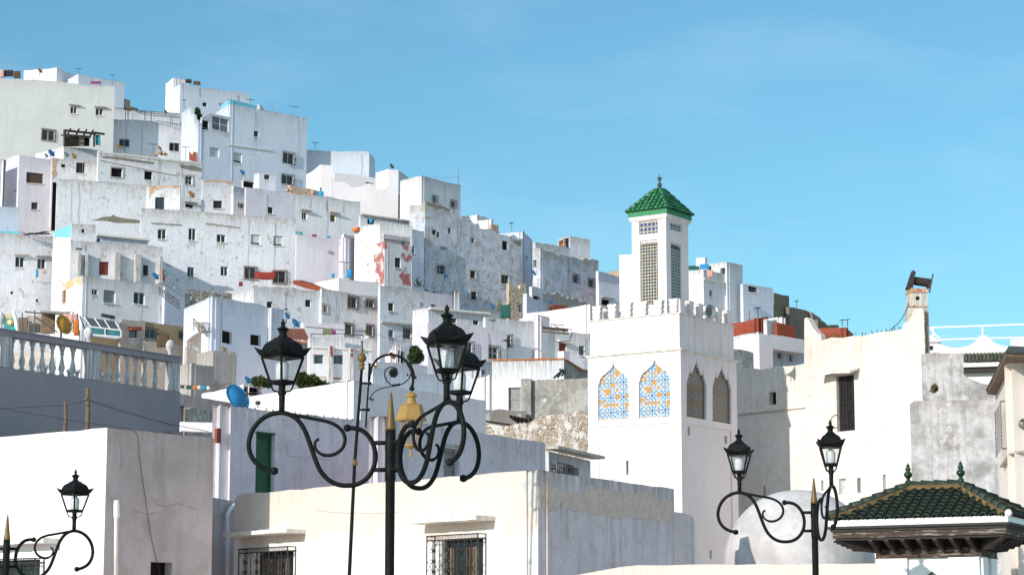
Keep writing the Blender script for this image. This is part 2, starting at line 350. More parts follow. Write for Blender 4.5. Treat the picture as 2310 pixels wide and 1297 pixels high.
def azulejo(name, freq, ground, flower, deep, bare, bareamt, ox=0.0, pr=0.30):
    g = G(name); u, v = uvco(g)
    U = g.math('MULTIPLY', g.math('ADD', u, ox), freq); V = g.math('MULTIPLY', v, freq)
    fu = g.math('SUBTRACT', fr(g, U), 0.5); fv = g.math('SUBTRACT', fr(g, V), 0.5)
    rr = dist2(g, fu, fv, 0.0, 0.0)
    ang = g.math('ARCTAN2', fv, fu)
    pet = g.math('MULTIPLY_ADD', g.math('COSINE', g.math('MULTIPLY', ang, 8)), 0.11, pr)
    c = g.mix(g.rng(g.math('SUBTRACT', rr, pet), -0.03, 0.03, 1.0, 0.0), ground, flower)
    pet2 = g.math('MULTIPLY_ADD', g.math('COSINE', g.math('MULTIPLY_ADD', ang, 8, 3.1)), 0.07, 0.19)
    c = g.mix(g.rng(g.math('SUBTRACT', rr, pet2), -0.03, 0.03, 0.85, 0.0), c, ground)
    c = g.mix(g.rng(rr, 0.07, 0.11, 1.0, 0.0), c, deep)
    nz = g.noise(g.n('UVMap').outputs[0], 16, 3, 0.6)
    ring = g.math('ABSOLUTE', g.math('SUBTRACT', rr, 0.46))
    c = g.mix(g.math('MULTIPLY', g.rng(ring, 0.02, 0.06, 1, 0), g.rng(nz, 0.45, 0.55)), c, deep)
    # corner rosettes
    dc = dist2(g, g.math('ABSOLUTE', fu), g.math('ABSOLUTE', fv), 0.5, 0.5)
    c = g.mix(g.rng(dc, 0.10, 0.14, 1, 0), c, bare)
    # tile joints
    ju = g.math('ABSOLUTE', g.math('SUBTRACT', fr(g, g.math('MULTIPLY', U, 1.0)), 0.5)); jv = g.math('ABSOLUTE', g.math('SUBTRACT', fr(g, V), 0.5))
    j = g.math('MINIMUM', ju, jv)
    c = g.mix(g.rng(g.math('SUBTRACT', 0.5, g.math('MAXIMUM', ju, jv)), 0.012, 0.022, 0.5, 0), c, (0.25, 0.25, 0.25))
    if bareamt > 0:
        cell = g.n('VectorMath', {0: g.n('CombineXYZ', {0: g.math('FLOOR', g.math('MULTIPLY', U, 2.6)), 1: g.math('FLOOR', g.math('MULTIPLY', V, 3.6))}).outputs[0], 1: (0.37, 0.73, 0)}, operation='MULTIPLY').outputs[0]
        wn = g.n('TexWhiteNoise', {0: cell}, noise_dimensions='3D').outputs[0]
        ed = g.noise(g.n('UVMap').outputs[0], 7, 5, 0.6)
        c = g.mix(g.rng(g.math('ADD', wn, g.math('MULTIPLY', ed, 0.9)), 1.32 - bareamt, 1.36 - bareamt), c, bare)
    b = g.bsdf(Base_Color=c, Roughness=0.25)
    return g.done(b.outputs[0])
M['azul'] = azulejo('blue_flower_tile_with_losses', 1.75, (0.52, 0.54, 0.55), (0.05, 0.25, 0.48), (0.02, 0.08, 0.28), (0.50, 0.25, 0.05), 0.08)
M['azul2'] = azulejo('blue_flower_tile_olive_ground', 1.75, (0.105, 0.075, 0.018), (0.10, 0.17, 0.38), (0.02, 0.03, 0.09), (0.06, 0.04, 0.012), 0.0, 0.0, 0.21)

# ---------------------------------------------------------------- mesh helpers
LOC = {}
def sag(bm):
    """old masonry settles: floors, ledges and parapets of the far houses are never quite level"""
    for v in bm.verts:
        c = v.co
        if c.y > 116 and c.z > 2:
            v.co.z += 0.17 * mnoise.noise(Vector((c.x * .30, c.y * .30, c.z * .22))) + 0.05 * mnoise.noise(Vector((c.x * 1.1, c.y * 1.1, c.z * .8 + 7)))
def new_obj(name, bm, mat, parent=None, origin=None, smooth=False):
    """one mesh object; vertices come in world space and are moved to be local to parent root / origin"""
    sag(bm)
    me = bpy.data.meshes.new(name)
    if parent is not None:
        org = LOC.get(parent.name, Vector())
    else:
        org = Vector(origin) if origin is not None else Vector()
    bmesh.ops.translate(bm, verts=bm.verts, vec=-org)
    bm.to_mesh(me); bm.free()
    mats = mat if isinstance(mat, (list, tuple)) else [mat]
    for m in mats: me.materials.append(M[m] if isinstance(m, str) else m)
    if smooth:
        for p in me.polygons: p.use_smooth = True
    o = bpy.data.objects.new(name, me); COL.objects.link(o)
    if parent is not None:
        o.parent = parent; LOC[o.name] = org
    else:
        o.location = org; LOC[o.name] = org
    return o
def tag(o, label=None, cat=None, group=None, kind=None):
    if label: o['label'] = label
    if cat: o['category'] = cat
    if group: o['group'] = group
    if kind: o['kind'] = kind
    return o
def empty(name, loc, label, cat, group=None):
    o = bpy.data.objects.new(name, None); COL.objects.link(o)
    o.empty_display_size = 0.3; o.location = loc; LOC[o.name] = Vector(loc)
    return tag(o, label, cat, group)
def quad(bm, *pts):
    return bm.faces.new([bm.verts.new(p) for p in pts])
def bx(bm, lo, hi, mtx=None):
    x0, y0, z0 = lo; x1, y1, z1 = hi
    v = [Vector(p) for p in ((x0,y0,z0),(x1,y0,z0),(x1,y1,z0),(x0,y1,z0),(x0,y0,z1),(x1,y0,z1),(x1,y1,z1),(x0,y1,z1))]
    if mtx is not None: v = [mtx @ p for p in v]
    vs = [bm.verts.new(p) for p in v]
    for f in ((0,3,2,1),(4,5,6,7),(0,1,5,4),(1,2,6,5),(2,3,7,6),(3,0,4,7)):
        bm.faces.new([vs[i] for i in f])
def ring(c, ax, r, n, up=None):
    ax = ax.normalized()
    ref = up if up is not None else (Vector((0, 0, 1)) if abs(ax.z) < 0.9 else Vector((1, 0, 0)))
    a = ax.cross(ref).normalized(); b = ax.cross(a).normalized()
    return [c + a * (r * math.cos(2 * math.pi * i / n)) + b * (r * math.sin(2 * math.pi * i / n)) for i in range(n)]
def tube(bm, pts, r, n=8, cap=True):
    pts = [Vector(p) for p in pts]
    rs = r if isinstance(r, (list, tuple)) else [r] * len(pts)
    prev = None; first = last = None
    refu = None
    for i, p in enumerate(pts):
        if i == 0: ax = pts[1] - pts[0]
        elif i == len(pts) - 1: ax = pts[-1] - pts[-2]
        else: ax = (pts[i + 1] - pts[i - 1])
        ax.normalize()
        if refu is None:
            refu = Vector((0, 0, 1)) if abs(ax.z) < 0.8 else Vector((0.3, 1, 0)).normalized()
        a = ax.cross(refu)
        if a.length < 1e-4: a = ax.cross(Vector((1, 0.2, 0)))
        a.normalize(); b = ax.cross(a).normalized(); refu = -(ax.cross(a)) if False else a.cross(ax)
        vs = [bm.verts.new(p + a * (rs[i] * math.cos(2 * math.pi * k / n)) + b * (rs[i] * math.sin(2 * math.pi * k / n))) for k in range(n)]
        if prev:
            for k in range(n):
                bm.faces.new((prev[k], prev[(k + 1) % n], vs[(k + 1) % n], vs[k]))
        else: first = vs
        prev = vs; last = vs
    if cap:
        bm.faces.new(first[::-1]); bm.faces.new(last)
def lathe(bm, prof, c=Vector(), n=14, mtx=None):
    """prof: list of (r, z) bottom to top"""
    rows = []
    for r, z in prof:
        row = []
        for k in range(n):
            p = Vector((r * math.cos(2 * math.pi * k / n), r * math.sin(2 * math.pi * k / n), z))
            if mtx is not None: p = mtx @ p
            row.append(bm.verts.new(p + c))
        rows.append(row)
    for a, b in zip(rows[:-1], rows[1:]):
        for k in range(n):
            bm.faces.new((a[k], a[(k + 1) % n], b[(k + 1) % n], b[k]))
    bm.faces.new(rows[0][::-1]); bm.faces.new(rows[-1])
def ball(bm, c, r, n=10, m=7):
    lathe(bm, [(max(1e-3, r * math.sin(math.pi * i / m)), -r * math.cos(math.pi * i / m)) for i in range(m + 1)], Vector(c), n)
def smooth_pts(pts, sub=5):
    """Catmull-Rom"""
    pts = [Vector(p) for p in pts]; out = []
    P = [pts[0] * 2 - pts[1]] + pts + [pts[-1] * 2 - pts[-2]]
    for i in range(1, len(P) - 2):
        for s in range(sub):
            t = s / sub
            out.append(0.5 * ((2 * P[i]) + (P[i + 1] - P[i - 1]) * t + (2 * P[i - 1] - 5 * P[i] + 4 * P[i + 1] - P[i + 2]) * t * t + (3 * P[i] - P[i - 1] - 3 * P[i + 1] + P[i + 2]) * t ** 3))
    out.append(pts[-1]); return out

class Plane:
    """vertical facade plane: o = point at u=0 (z ignored), d = horizontal direction, n = outward"""
    def __init__(s, o, d, n):
        s.o = Vector((o.x, o.y, 0)); s.d = Vector((d.x, d.y, 0)).normalized(); s.n = Vector((n.x, n.y, 0)).normalized()
    def P(s, u, z, dep=0.0):
        return s.o + s.d * u - s.n * dep + Vector((0, 0, z))
    def px(s, x, y):
        p = on_plane(x, y, s.o, s.n); return ((p - s.o).dot(s.d), p.z)
def pbox(bm, pl, u0, u1, z0, z1, d0, d1):
    v = [bm.verts.new(pl.P(u, z, d)) for d in (d0, d1) for (u, z) in ((u0, z0), (u1, z0), (u1, z1), (u0, z1))]
    for f in ((0,1,2,3),(7,6,5,4),(0,4,5,1),(1,5,6,2),(2,6,7,3),(3,7,4,0)):
        bm.faces.new([v[i] for i in f])
def ppoly(bm, pl, poly, d0, d1):
    """solid slab with polygon outline on a plane"""
    tri = tessellate_polygon([[Vector((u, z, 0)) for u, z in poly]])
    f = [bm.verts.new(pl.P(u, z, d0)) for u, z in poly]; b = [bm.verts.new(pl.P(u, z, d1)) for u, z in poly]
    for t in tri:
        bm.faces.new([f[i] for i in t]); bm.faces.new([b[i] for i in reversed(t)])
    m = len(poly)
    for i in range(m):
        bm.faces.new((f[i], f[(i + 1) % m], b[(i + 1) % m], b[i]))
def facade(bm, pl, poly, holes, t=0.3, ztop=None, skip_u0=False, rev=None):
    """front skin with holes, reveals, edges and a back skin"""
    lay = bm.verts.layers.float.get('topd') or bm.verts.layers.float.new('topd')
    zt = ztop if ztop is not None else max(z for u, z in poly)
    def V(u, z, d):
        v = bm.verts.new(pl.P(u, z, d)); v[lay] = max(0, zt - z); return v
    allp = list(poly); loops = [[Vector((u, z, 0)) for u, z in poly]]
    for h in holes:
        loops.append([Vector((u, z, 0)) for u, z in h]); allp += list(h)
    tri = tessellate_polygon(loops)
    fv = [V(u, z, 0) for u, z in allp]
    for tr in tri:
        a, b, c = (Vector(allp[i]) for i in tr)
        if abs((b - a).cross(c - a)) < 1e-9: continue
        try: bm.faces.new([fv[i] for i in tr])
        except ValueError: pass
    tri = tessellate_polygon([[Vector((u, z, 0)) for u, z in poly]])
    bv = [V(u, z, t) for u, z in poly]
    for tr in tri: bm.faces.new([bv[i] for i in tr])
    m = len(poly)
    for i in range(m):
        j = (i + 1) % m
        if skip_u0 and abs(poly[i][0]) < 1e-3 and abs(poly[j][0]) < 1e-3: continue
        bm.faces.new((fv[i], fv[j], bv[j], bv[i]))
    k = m
    for h in holes:
        n = len(h); r = rev or t
        hb = [V(u, z, r) for u, z in h]
        for i in range(n):
            j = (i + 1) % n
            bm.faces.new((fv[k + i], fv[k + j], hb[j], hb[i]))
        k += n

def obj_in(name, fn, mat, parent, **kw):
    bm = bmesh.new(); fn(bm); return new_obj(name, bm, mat, parent, **kw)

# ---------------------------------------------------------------- windows
def make_window(root, pl, u0, u1, z0, z1, st, opt=''):
    w = u1 - u0; h = z1 - z0; um = (u0 + u1) / 2
    fm = {'w': 'wframe', 'd': 'gframe', 'y': 'yframe', 'b': 'dwood', 'o': 'orangedoor'}.get(st, 'wframe')
    t = 0.055; fd = 0.16
    nm = 'window'
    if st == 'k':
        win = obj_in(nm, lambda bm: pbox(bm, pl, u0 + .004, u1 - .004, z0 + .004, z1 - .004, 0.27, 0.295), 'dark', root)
    elif st in ('w', 'd', 'y', 'b', 'o', 'g'):
        def fr_(bm):
            pbox(bm, pl, u0 + .004, u0 + t, z0 + .004, z1 - .004, fd, fd + .06); pbox(bm, pl, u1 - t, u1 - .004, z0 + .004, z1 - .004, fd, fd + .06)
            pbox(bm, pl, u0 + t, u1 - t, z0 + .004, z0 + t, fd, fd + .06); pbox(bm, pl, u0 + t, u1 - t, z1 - t, z1 - .004, fd, fd + .06)
            pbox(bm, pl, um - t * .6, um + t * .6, z0 + t, z1 - t, fd + .004, fd + .055)
            if 'c' in opt: pbox(bm, pl, u0 + t, u1 - t, (z0 + z1) / 2 - .025, (z0 + z1) / 2 + .025, fd + .008, fd + .05)
        win = obj_in(nm, fr_, fm, root)
        obj_in('pane', lambda bm: pbox(bm, pl, u0 + t, u1 - t, z0 + t, z1 - t, fd + .03, fd + .045), 'tealglass' if 't' in opt else ('paleglass' if 'p' in opt else 'glassdark'), win)
    elif st in ('sh', 'sp', 'ds'):
        fr = 1.0 if st != 'sp' else 0.78
        zs = z1 - h * fr
        def sl(bm):
            k = max(4, int(h * fr / 0.09)); 
            for i in range(k):
                a = zs + (z1 - zs) * i / k; b = zs + (z1 - zs) * (i + 0.86) / k
                pbox(bm, pl, u0 + .01, u1 - .01, a, b, fd - .012, fd + .05)
            pbox(bm, pl, u0 + .012, u1 - .012, zs + .01, z1 - .01, fd + .002, fd + .04)
        win = obj_in(nm, lambda bm: (pbox(bm, pl, u0 + .004, u0 + .035, z0 + .004, z1 - .004, fd - .02, fd + .08), pbox(bm, pl, u1 - .035, u1 - .004, z0 + .004, z1 - .004, fd - .02, fd + .08)), 'wframe', root)
        obj_in('shutter', sl, 'dshutter' if st == 'ds' else 'shutter', win)
        if st == 'sp':
            obj_in('pane', lambda bm: (pbox(bm, pl, u0 + .035, um - .03, z0 + .02, zs, fd + .05, fd + .07), pbox(bm, pl, um + .03, u1 - .035, z0 + .02, zs, fd + .05, fd + .07)), 'glassdark', win)
    else:                                   # boarded leaf
        mat = {'rd': 'reddoor', 'or': 'orangedoor', 'gy': 'greydoor', 'gn': 'greendoor', 'br': 'brown', 'te': 'tealglass', 'lt': 'shutter'}[st]
        nm = 'door' if 'D' in opt else 'window'
        def bd(bm):
            pbox(bm, pl, u0 + .004, u1 - .004, z0 + .004, z1 - .004, fd, fd + .05)
            s = min(.09, w * .12)
            for a, b, c, d in ((u0 + .006, u0 + s, z0 + .006, z1 - .006), (u1 - s, u1 - .006, z0 + .006, z1 - .006), (u0 + s, u1 - s, z1 - s, z1 - .006), (u0 + s, u1 - s, z0 + .006, z0 + s), (u0 + s, u1 - s, (z0 + z1) / 2 - s / 2, (z0 + z1) / 2 + s / 2)):
                pbox(bm, pl, a, b, c, d, fd - .03, fd + .002)
        win = obj_in(nm, bd, mat, root)
    if 'h' in opt:
        obj_in('hood', lambda bm: pbox(bm, pl, u0 - .22, u1 + .3, z1 + .10, z1 + .19, -0.42, 0.1), 'concrete', win)
    if 's' in opt:
        obj_in('sill', lambda bm: pbox(bm, pl, u0 - .08, u1 + .08, z0 - .07, z0 - .003, -0.09, 0.1), 'wledge', win)
    if 'r' in opt:
        obj_in('surround', lambda bm: [pbox(bm, pl, *a, -0.05, 0.003) for a in ((u0 - .14, u0, z0 - .14, z1 + .14), (u1, u1 + .14, z0 - .14, z1 + .14), (u0, u1, z1, z1 + .14), (u0, u1, z0 - .14, z0))], 'concrete', win)
    if 'G' in opt:
        def gr(bm):
            a, b, c, d = u0 - .06, u1 + .06, z0 - .06, z1 + .06; pr = -0.22; q = .018
            for (x0, x1, y0, y1) in ((a, b, c, c + .035), (a, b, d - .035, d), (a, a + .035, c, d), (b - .035, b, c, d), (a, b, (c + d) / 2 - .015, (c + d) / 2 + .015)):
                pbox(bm, pl, x0, x1, y0, y1, pr, pr + .03)
            k = max(3, int((b - a) / 0.16))
            for i in range(1, k):
                x = a + (b - a) * i / k; pbox(bm, pl, x - q, x + q, c, d, pr + .004, pr + .026)
            for x in (a + .017, b - .017):
                for z in (c + .017, d - .017, (c + d) / 2):
                    pbox(bm, pl, x - .015, x + .015, z - .015, z + .015, pr + .03, 0.02)
                for i in (0.25, 0.6): pass
        obj_in('grille', gr, 'rail', win)
    return win

# ---------------------------------------------------------------- houses
HP = {}          # house name -> list of planes for later things
DBG = []
def rough_top(u0, u1, z, amp, step=0.45):
    k = max(1, int(abs(u1 - u0) / step)); out = []
    for i in range(k + 1):
        j = 0 if i in (0, k) else random.uniform(-amp, amp * 0.3)
        out.append((u0 + (u1 - u0) * i / k, z + j))
    return out
def house(key, name, label, cat, blocks, group=None):
    b0 = blocks[0]
    c0 = at(b0['C'][0], b0['C'][1], b0.get('Y', Yauto(b0['C'][1])))
    zb0 = at(b0['C'][0], b0.get('base', b0['C'][1] + 100), c0.y).z - 1.5
    root = empty(name, (c0.x, c0.y, max(0, min(zb0, HILLZ[0](c0.x, c0.y)))), label, cat, group)
    planes = []
    for bi, b in enumerate(blocks):
        cx, cy = b['C']; ya = R_(b.get('ya', 52))
        if 'on' in b:
            pr = planes[b['on']]['R']; off = b.get('off', 0.0)
            pp = pr.o + pr.n * off
            C3 = on_plane(cx, cy, pp, pr.n); dR = pr.d
            rx = b['R'][0] if isinstance(b['R'], tuple) else b['R']
            R3 = on_plane(rx, cy, pp, pr.n)
        else:
            C3 = at(cx, cy, b.get('Y', Yauto(cy)))
            if isinstance(b['R'], tuple):
                R3 = at_z(b['R'][0], b['R'][1], C3.z); dR = (R3 - C3).normalized()
            else:
                dR = Vector((math.sin(ya), math.cos(ya), 0))
                R3 = on_plane(b['R'], cy, C3, Vector((dR.y, -dR.x, 0)))
        R3.z = C3.z
        dR = Vector((dR.x, dR.y, 0)).normalized(); nR = Vector((dR.y, -dR.x, 0))
        lenR = (R3 - C3).dot(dR)
        L3 = None
        if 'L' in b:
            if isinstance(b['L'], tuple):
                L3 = at_z(b['L'][0], b['L'][1], C3.z)
            else:
                dl = -nR; L3 = on_plane(b['L'], cy, C3, Vector((-dl.y, dl.x, 0)))
            L3.z = C3.z
            dL = (L3 - C3); dL.z = 0; lenL = dL.length; dL.normalize(); nL = Vector((-dL.y, dL.x, 0))
        zb = at(cx, b.get('base', cy + 100), C3.y).z - b.get('dig', 3.0)
        if b.get('dig', 3.0) > 0: zb = min(zb, HILLZ[0](C3.x, C3.y) - 1.0)
        zb = max(zb, -0.5)
        amp = b.get('rough', 0.03) * 1.5
        bm = bmesh.new(); bm.verts.layers.float.new('topd')
        pR = Plane(C3, dR, nR); pL = Plane(C3, dL, nL) if L3 else None
        planes.append({'R': pR, 'L': pL, 'C': C3, 'zt': C3.z, 'lenR': lenR})
        DBG.append((key, bi, round(C3.y, 1), round(R3.y, 1), round(math.degrees(math.atan2(dR.x, dR.y))), round(L3.y, 1) if L3 else None, round(math.degrees(math.atan2(-dL.x, dL.y))) if L3 else None))
        wins = {'R': [], 'L': []}
        for w in b.get('w', []):
            x0, y0, x1, y1, st = w[:5]; opt = w[5] if len(w) > 5 else ''
            side = 'L' if 'L' in opt else 'R'
            pl = pL if side == 'L' else pR
            ua, za = pl.px(x0, y0); ub, zb_ = pl.px(x1, y1)
            u0, u1 = sorted((ua, ub)); z0, z1 = sorted((za, zb_))
            wins[side].append((u0, u1, z0, z1, st, opt))
        def do(pl, ln, prof, side):
            if prof:
                pts = [pl.px(x, y) for x, y in prof]
                if side == 'L': pts = pts
                top = []
                for (ua, za), (ub, zb2) in zip(pts[:-1], pts[1:]):
                    k = max(1, int(math.hypot(ub - ua, zb2 - za) / 0.45))
                    for i in range(k):
                        j = 0 if i == 0 else random.uniform(-amp, amp)
                        top.append((ua + (ub - ua) * i / k, za + (zb2 - za) * i / k + j))
                top.append(pts[-1])
                top[0] = (0.0, top[0][1]); ln = top[-1][0]
            else:
                top = rough_top(0, ln, C3.z, amp)
            zmin = min(z for u, z in top)
            poly = [(0, zb), (ln, zb)] + top[::-1]
            hol = []
            for (u0, u1, z0, z1, st, opt) in wins[side]:
                if u0 < 0.02 or u1 > ln - 0.02 or z0 < zb: DBG.append((key, bi, 'window outside', side, round(u0, 2), round(u1, 2), round(ln, 2))); continue
                hol.append([(u0, z0), (u1, z0), (u1, z1), (u0, z1)])
            facade(bm, pl, poly, hol, 0.3, C3.z, skip_u0=bool(L3))
            return zmin
        zc = do(pR, lenR, b.get('prof'), 'R')
        if L3:
            nf = len(bm.faces)
            zc = min(zc, do(pL, lenL, b.get('lprof'), 'L'))
            if 'matL' in b:
                bm.faces.ensure_lookup_table()
                for f in bm.faces[nf:]: f.material_index = 1
        zc -= 0.3
        back = (dL * lenL) if L3 else (Vector((C3.x, C3.y, 0)).normalized() * b.get('dep', 5.0))
        c_ = Vector((C3.x, C3.y, 0)); r_ = Vector((R3.x, R3.y, 0)) - dR * 0.02
        q = [c_ + dR * 0.02, r_, r_ + back, c_ + back + dR * 0.02]
        q = [p - nR * 0.02 if i < 2 else p for i, p in enumerate(q)]
        zv = Vector((0, 0, 1))
        vb = [bm.verts.new(p + zv * zb) for p in q]; vt = [bm.verts.new(p + zv * zc) for p in q]
        bm.faces.new(vt)
        for i in ((1, 2), (2, 3)) + (() if L3 else ((3, 0),)):
            bm.faces.new((vb[i[0]], vb[i[1]], vt[i[1]], vt[i[0]]))
        new_obj(b.get('part', 'wall'), bm, [b.get('mat', 'white'), b.get('matL', b.get('mat', 'white'))], root)
        for side in 'RL':
            pl = pR if side == 'R' else pL
            for (u0, u1, z0, z1, st, opt) in wins[side]:
                wo = make_window(root, pl, u0, u1, z0, z1, st, opt)
                if C3.y > 130 and random.random() < .55 and z0 - zb > 2.5:
                    k = max(4, int((u1 - u0) / .16)); ln_ = random.uniform(.35, .9)
                    pts = [(u0 + .03, z0 - .012), (u1 - .03, z0 - .012)]
                    for i in range(k + 1):
                        f_ = i / k; pts.append((u1 - .03 - (u1 - u0 - .06) * f_, z0 - .06 - ln_ * random.uniform(.15, 1) * (1 if i % 2 else .25)))
                    obj_in('run_off_stain', lambda bm: ppoly(bm, pl, pts, -.006, .02), 'stainwash', wo)
        for e in b.get('ledge', []):
            x0, y0, x1, y1, th, pj = e[:6]; mt = e[6] if len(e) > 6 else 'wledge'
            ua, za = pR.px(x0, y0); ub, zb2 = pR.px(x1, y1)
            obj_in('ledge', lambda bm: ppoly(bm, pR, [(ua, za - th), (ub, zb2 - th), (ub, zb2), (ua, za)], -pj, 0.02), mt, root)
        for e in b.get('pil', []):
            x0, y0, x1, y1, pj = e[:5]; mt = e[5] if len(e) > 5 else b.get('mat', 'white')
            ua, za = pR.px(x0, y0); ub, zb2 = pR.px(x1, y1)
            obj_in('pilaster', lambda bm: pbox(bm, pR, ua, ub, zb2, za, -pj, 0.02), mt, root)
        for e in b.get('patch', []):
            mt = e[0]; pts = [pR.px(x, y) if not e[1] == 'L' else pL.px(x, y) for x, y in e[2]]
            pl = pL if e[1] == 'L' else pR
            obj_in('plaster_patch', lambda bm: ppoly(bm, pl, pts, -0.012, 0.02), mt, root)
    for pi, (b, p) in enumerate(zip(blocks, planes)):
        if p['lenR'] > 4.5 and p['C'].y > 130 and b.get('mat', 'white') in ('white', 'old', 'blue', 'violet', 'vold'):
            def cab(bm):
                if True:
                    u = random.uniform(.12, .9) * p['lenR']; z = p['zt'] - .35; pts = [p['R'].P(u, z, -.04)]
                    for j in range(5):
                        u += random.uniform(-.10, .10); z -= random.uniform(.5, 1.1)
                        pts.append(p['R'].P(u, z, -.04 - .03 * (j % 2)))
                    if random.random() < .6:
                        z2 = z; du = random.choice((-1, 1)) * random.uniform(.8, 2.0)
                        if 0.2 < u + du < p['lenR'] - .2: pts.append(p['R'].P(u + du * .5, z2 - .12, -.05)); pts.append(p['R'].P(u + du, z2 + .05, -.04))
                    tube(bm, pts, .011, 4)
            for k in range(1 + (p['lenR'] > 8)): obj_in('cable', cab, 'wirem' if random.random() < .6 else 'gframe', root)
    HP[key] = planes
    root['key'] = key
    del root['key']
    HP[key + '_root'] = root
    return root
# ================================================================ the hill and ground
HILLZ = []
def build_ground():
    bm = bmesh.new()
    # hill terrain: one sheet with a flat apron that reaches the horizon
    def prof(Y):
        pts = [(-400, 0), (104, 0), (134, 6), (200, 29), (250, 50), (300, 55), (420, 52), (700, 20), (1500, 0), (6000, 0)]
        for (a, za), (b, zb) in zip(pts[:-1], pts[1:]):
            if Y <= b: return za + (zb - za) * (Y - a) / (b - a)
        return 0
    skyl = [(-900, 60), (0, 210), (300, 270), (560, 260), (690, 300), (850, 400), (1040, 450), (1200, 570), (1340, 620), (1420, 680), (1680, 700), (1850, 770), (2000, 850), (2400, 1000), (3200, 1250), (9000, 1600)]
    def lim(px):
        if px <= skyl[0][0]: return skyl[0][1]
        for (a, za), (b, zb) in zip(skyl[:-1], skyl[1:]):
            if px <= b: return za + (zb - za) * (px - a) / (b - a)
        return 1600
    def hz(X, Y):
        z = prof(Y)
        return min(z, max(0, 1.7 + (1525 - lim(CX + F * X / Y) - 75) * min(Y, 300) / F)) if Y > 104 else 0.0
    HILLZ.append(hz)
    Ys = [-400, -100, 0, 40, 80, 104] + list(range(112, 310, 8)) + [330, 360, 400, 460, 540, 700, 1000, 1500, 3000, 6000]
    Xs = [-5000, -1500, -500, -250, -150] + list(range(-100, 101, 5)) + [150, 250, 500, 1500, 5000]
    rows = []
    for Y in Ys:
        row = []
        for X in Xs:
            z = prof(Y)
            if Y > 104:
                px = CX + F * X / Y
                z = min(z, max(0, 1.7 + (1525 - lim(px) - 75) * min(Y, 300) / F))
                if abs(X) > 120: z *= max(0, 1 - (abs(X) - 120) / 900)
            row.append(bm.verts.new((X, Y, z)))
        rows.append(row)
    for a, b in zip(rows[:-1], rows[1:]):
        for i in range(len(Xs) - 1):
            bm.faces.new((a[i], a[i + 1], b[i + 1], b[i]))
    o = new_obj('ground', bm, plain('pale_dusty_paving', (0.60, 0.52, 0.46), 0.95, 0, 0.25, 0.4))
    tag(o, kind='structure')
build_ground()

# ================================================================ hill houses, top row
house('H1', 'apartment_block', 'tall blank cream block with greenish tint at the far left top of the hill', 'house', [
    dict(C=(-62, 172), R=(259, 195), Y=238.8, base=345, mat='cream', rough=.02, w=[
        (159, 240, 173, 257, 'w', 'hs'), (216, 243, 232, 260, 'w', 'hs'), (95, 293, 122, 318, 'g', 'Gr')])])
house('H2', 'rooftop_room', 'small white rooftop room with a brown dish behind the cream block', 'house', [
    dict(C=(128, 152), R=(166, 170), L=(54, 160), Y=262, base=200, mat='clean')])
house('H3', 'white_house', 'patchy white house just right behind the cream block top', 'house', [
    dict(C=(177, 168), R=(281, 185), L=(149, 181), Y=261, base=250, mat='blue')])
house('H3b', 'white_house', 'low grey wall stub on the skyline between the cream block and the tower house', 'wall', [
    dict(C=(282, 222), R=(294, 226), Y=266, base=260, mat='grey'), dict(C=(294, 238), R=(312, 243), Y=266, base=262, mat='grey')])
house('H4', 'white_house', 'white terrace house with two small windows beside the cream block', 'house', [
    dict(C=(250, 266), R=(428, 281), base=352, Y=246, mat='white', rough=.02, w=[
        (269, 312, 292, 331, 'd'), (382, 322, 405, 343, 'd')]),
    dict(C=(252, 243), R=(407, 257), base=290, Y=251, mat='white', part='parapet')])
house('H5', 'tower_house', 'bluish tower house highest on the hill with a lit stepped left wall', 'house', [
    dict(C=(407, 189), R=(562, 211), L=(391, 200), base=280, Y=256, mat='blue', rough=.08, w=[(457, 230, 467, 240, 'b')]),
    dict(C=(391, 178), R=(425, 183), L=(374, 190), base=280, Y=258, mat='clean')])
house('H6', 'white_house', 'big bluish white house with barred windows and a glazed bay near the hilltop', 'house', [
    dict(C=(519, 235), R=(693, 266), L=(487, 252), base=430, Y=243, mat='blue', rough=.02, w=[
        (573, 294, 583, 308, 'b'), (527, 341, 546, 367, 'sp'), (638, 342, 664, 371, 'g', 'G'), (635, 392, 662, 418, 'g', 'G')],
        ledge=[(513, 325, 612, 340, .10, .12)],
        patch=[('wledge', 'R', [(568, 350), (581, 353), (581, 360), (568, 357)])]),
    dict(C=(448, 281), R=(519, 292), on=0, L=(426, 296), base=430, mat='blue', rough=.02,
        prof=[(448, 280), (455, 281), (456, 268), (474, 258), (519, 264)], lprof=[(448, 280), (440, 280), (437, 262), (431, 255), (427, 243), (410, 256)], w=[
        (456.5, 274, 471, 296, 'k'), (479, 263, 516, 299, 'w', 'cp'), (473, 333, 494, 358, 'sh')],
        patch=[('red', 'L', [(427, 342), (434, 350), (436, 342), (446, 344), (446, 366), (427, 362)])]),
    dict(C=(519, 225), R=(585, 238), L=(499, 237), Y=248, base=260, mat='cyan', part='parapet'),
    dict(C=(586, 235), R=(596, 244), Y=249, base=262, mat='white', part='parapet', prof=[(586, 235), (590, 237), (596, 244)])])
house('H7', 'roof_hut', 'small lilac roof hut with one green window below the big bluish house', 'hut', [
    dict(C=(585, 390), R=(622, 394), L=(573, 393), base=440, Y=224, mat='blue', w=[(596, 395, 608, 407, 'br')]),
    dict(C=(548, 402), R=(575, 405), base=440, Y=227, mat='white', w=[(549.5, 408, 573, 425, 'k')])])
house('H8', 'white_house', 'bluish flat roofed house half in shadow right of the big bluish house', 'house', [
    dict(C=(683, 337), R=(833, 343), base=405, Y=251.5, mat='blue', rough=.03),
    dict(C=(833, 344), R=(846, 358), base=405, Y=261, mat='blue')])
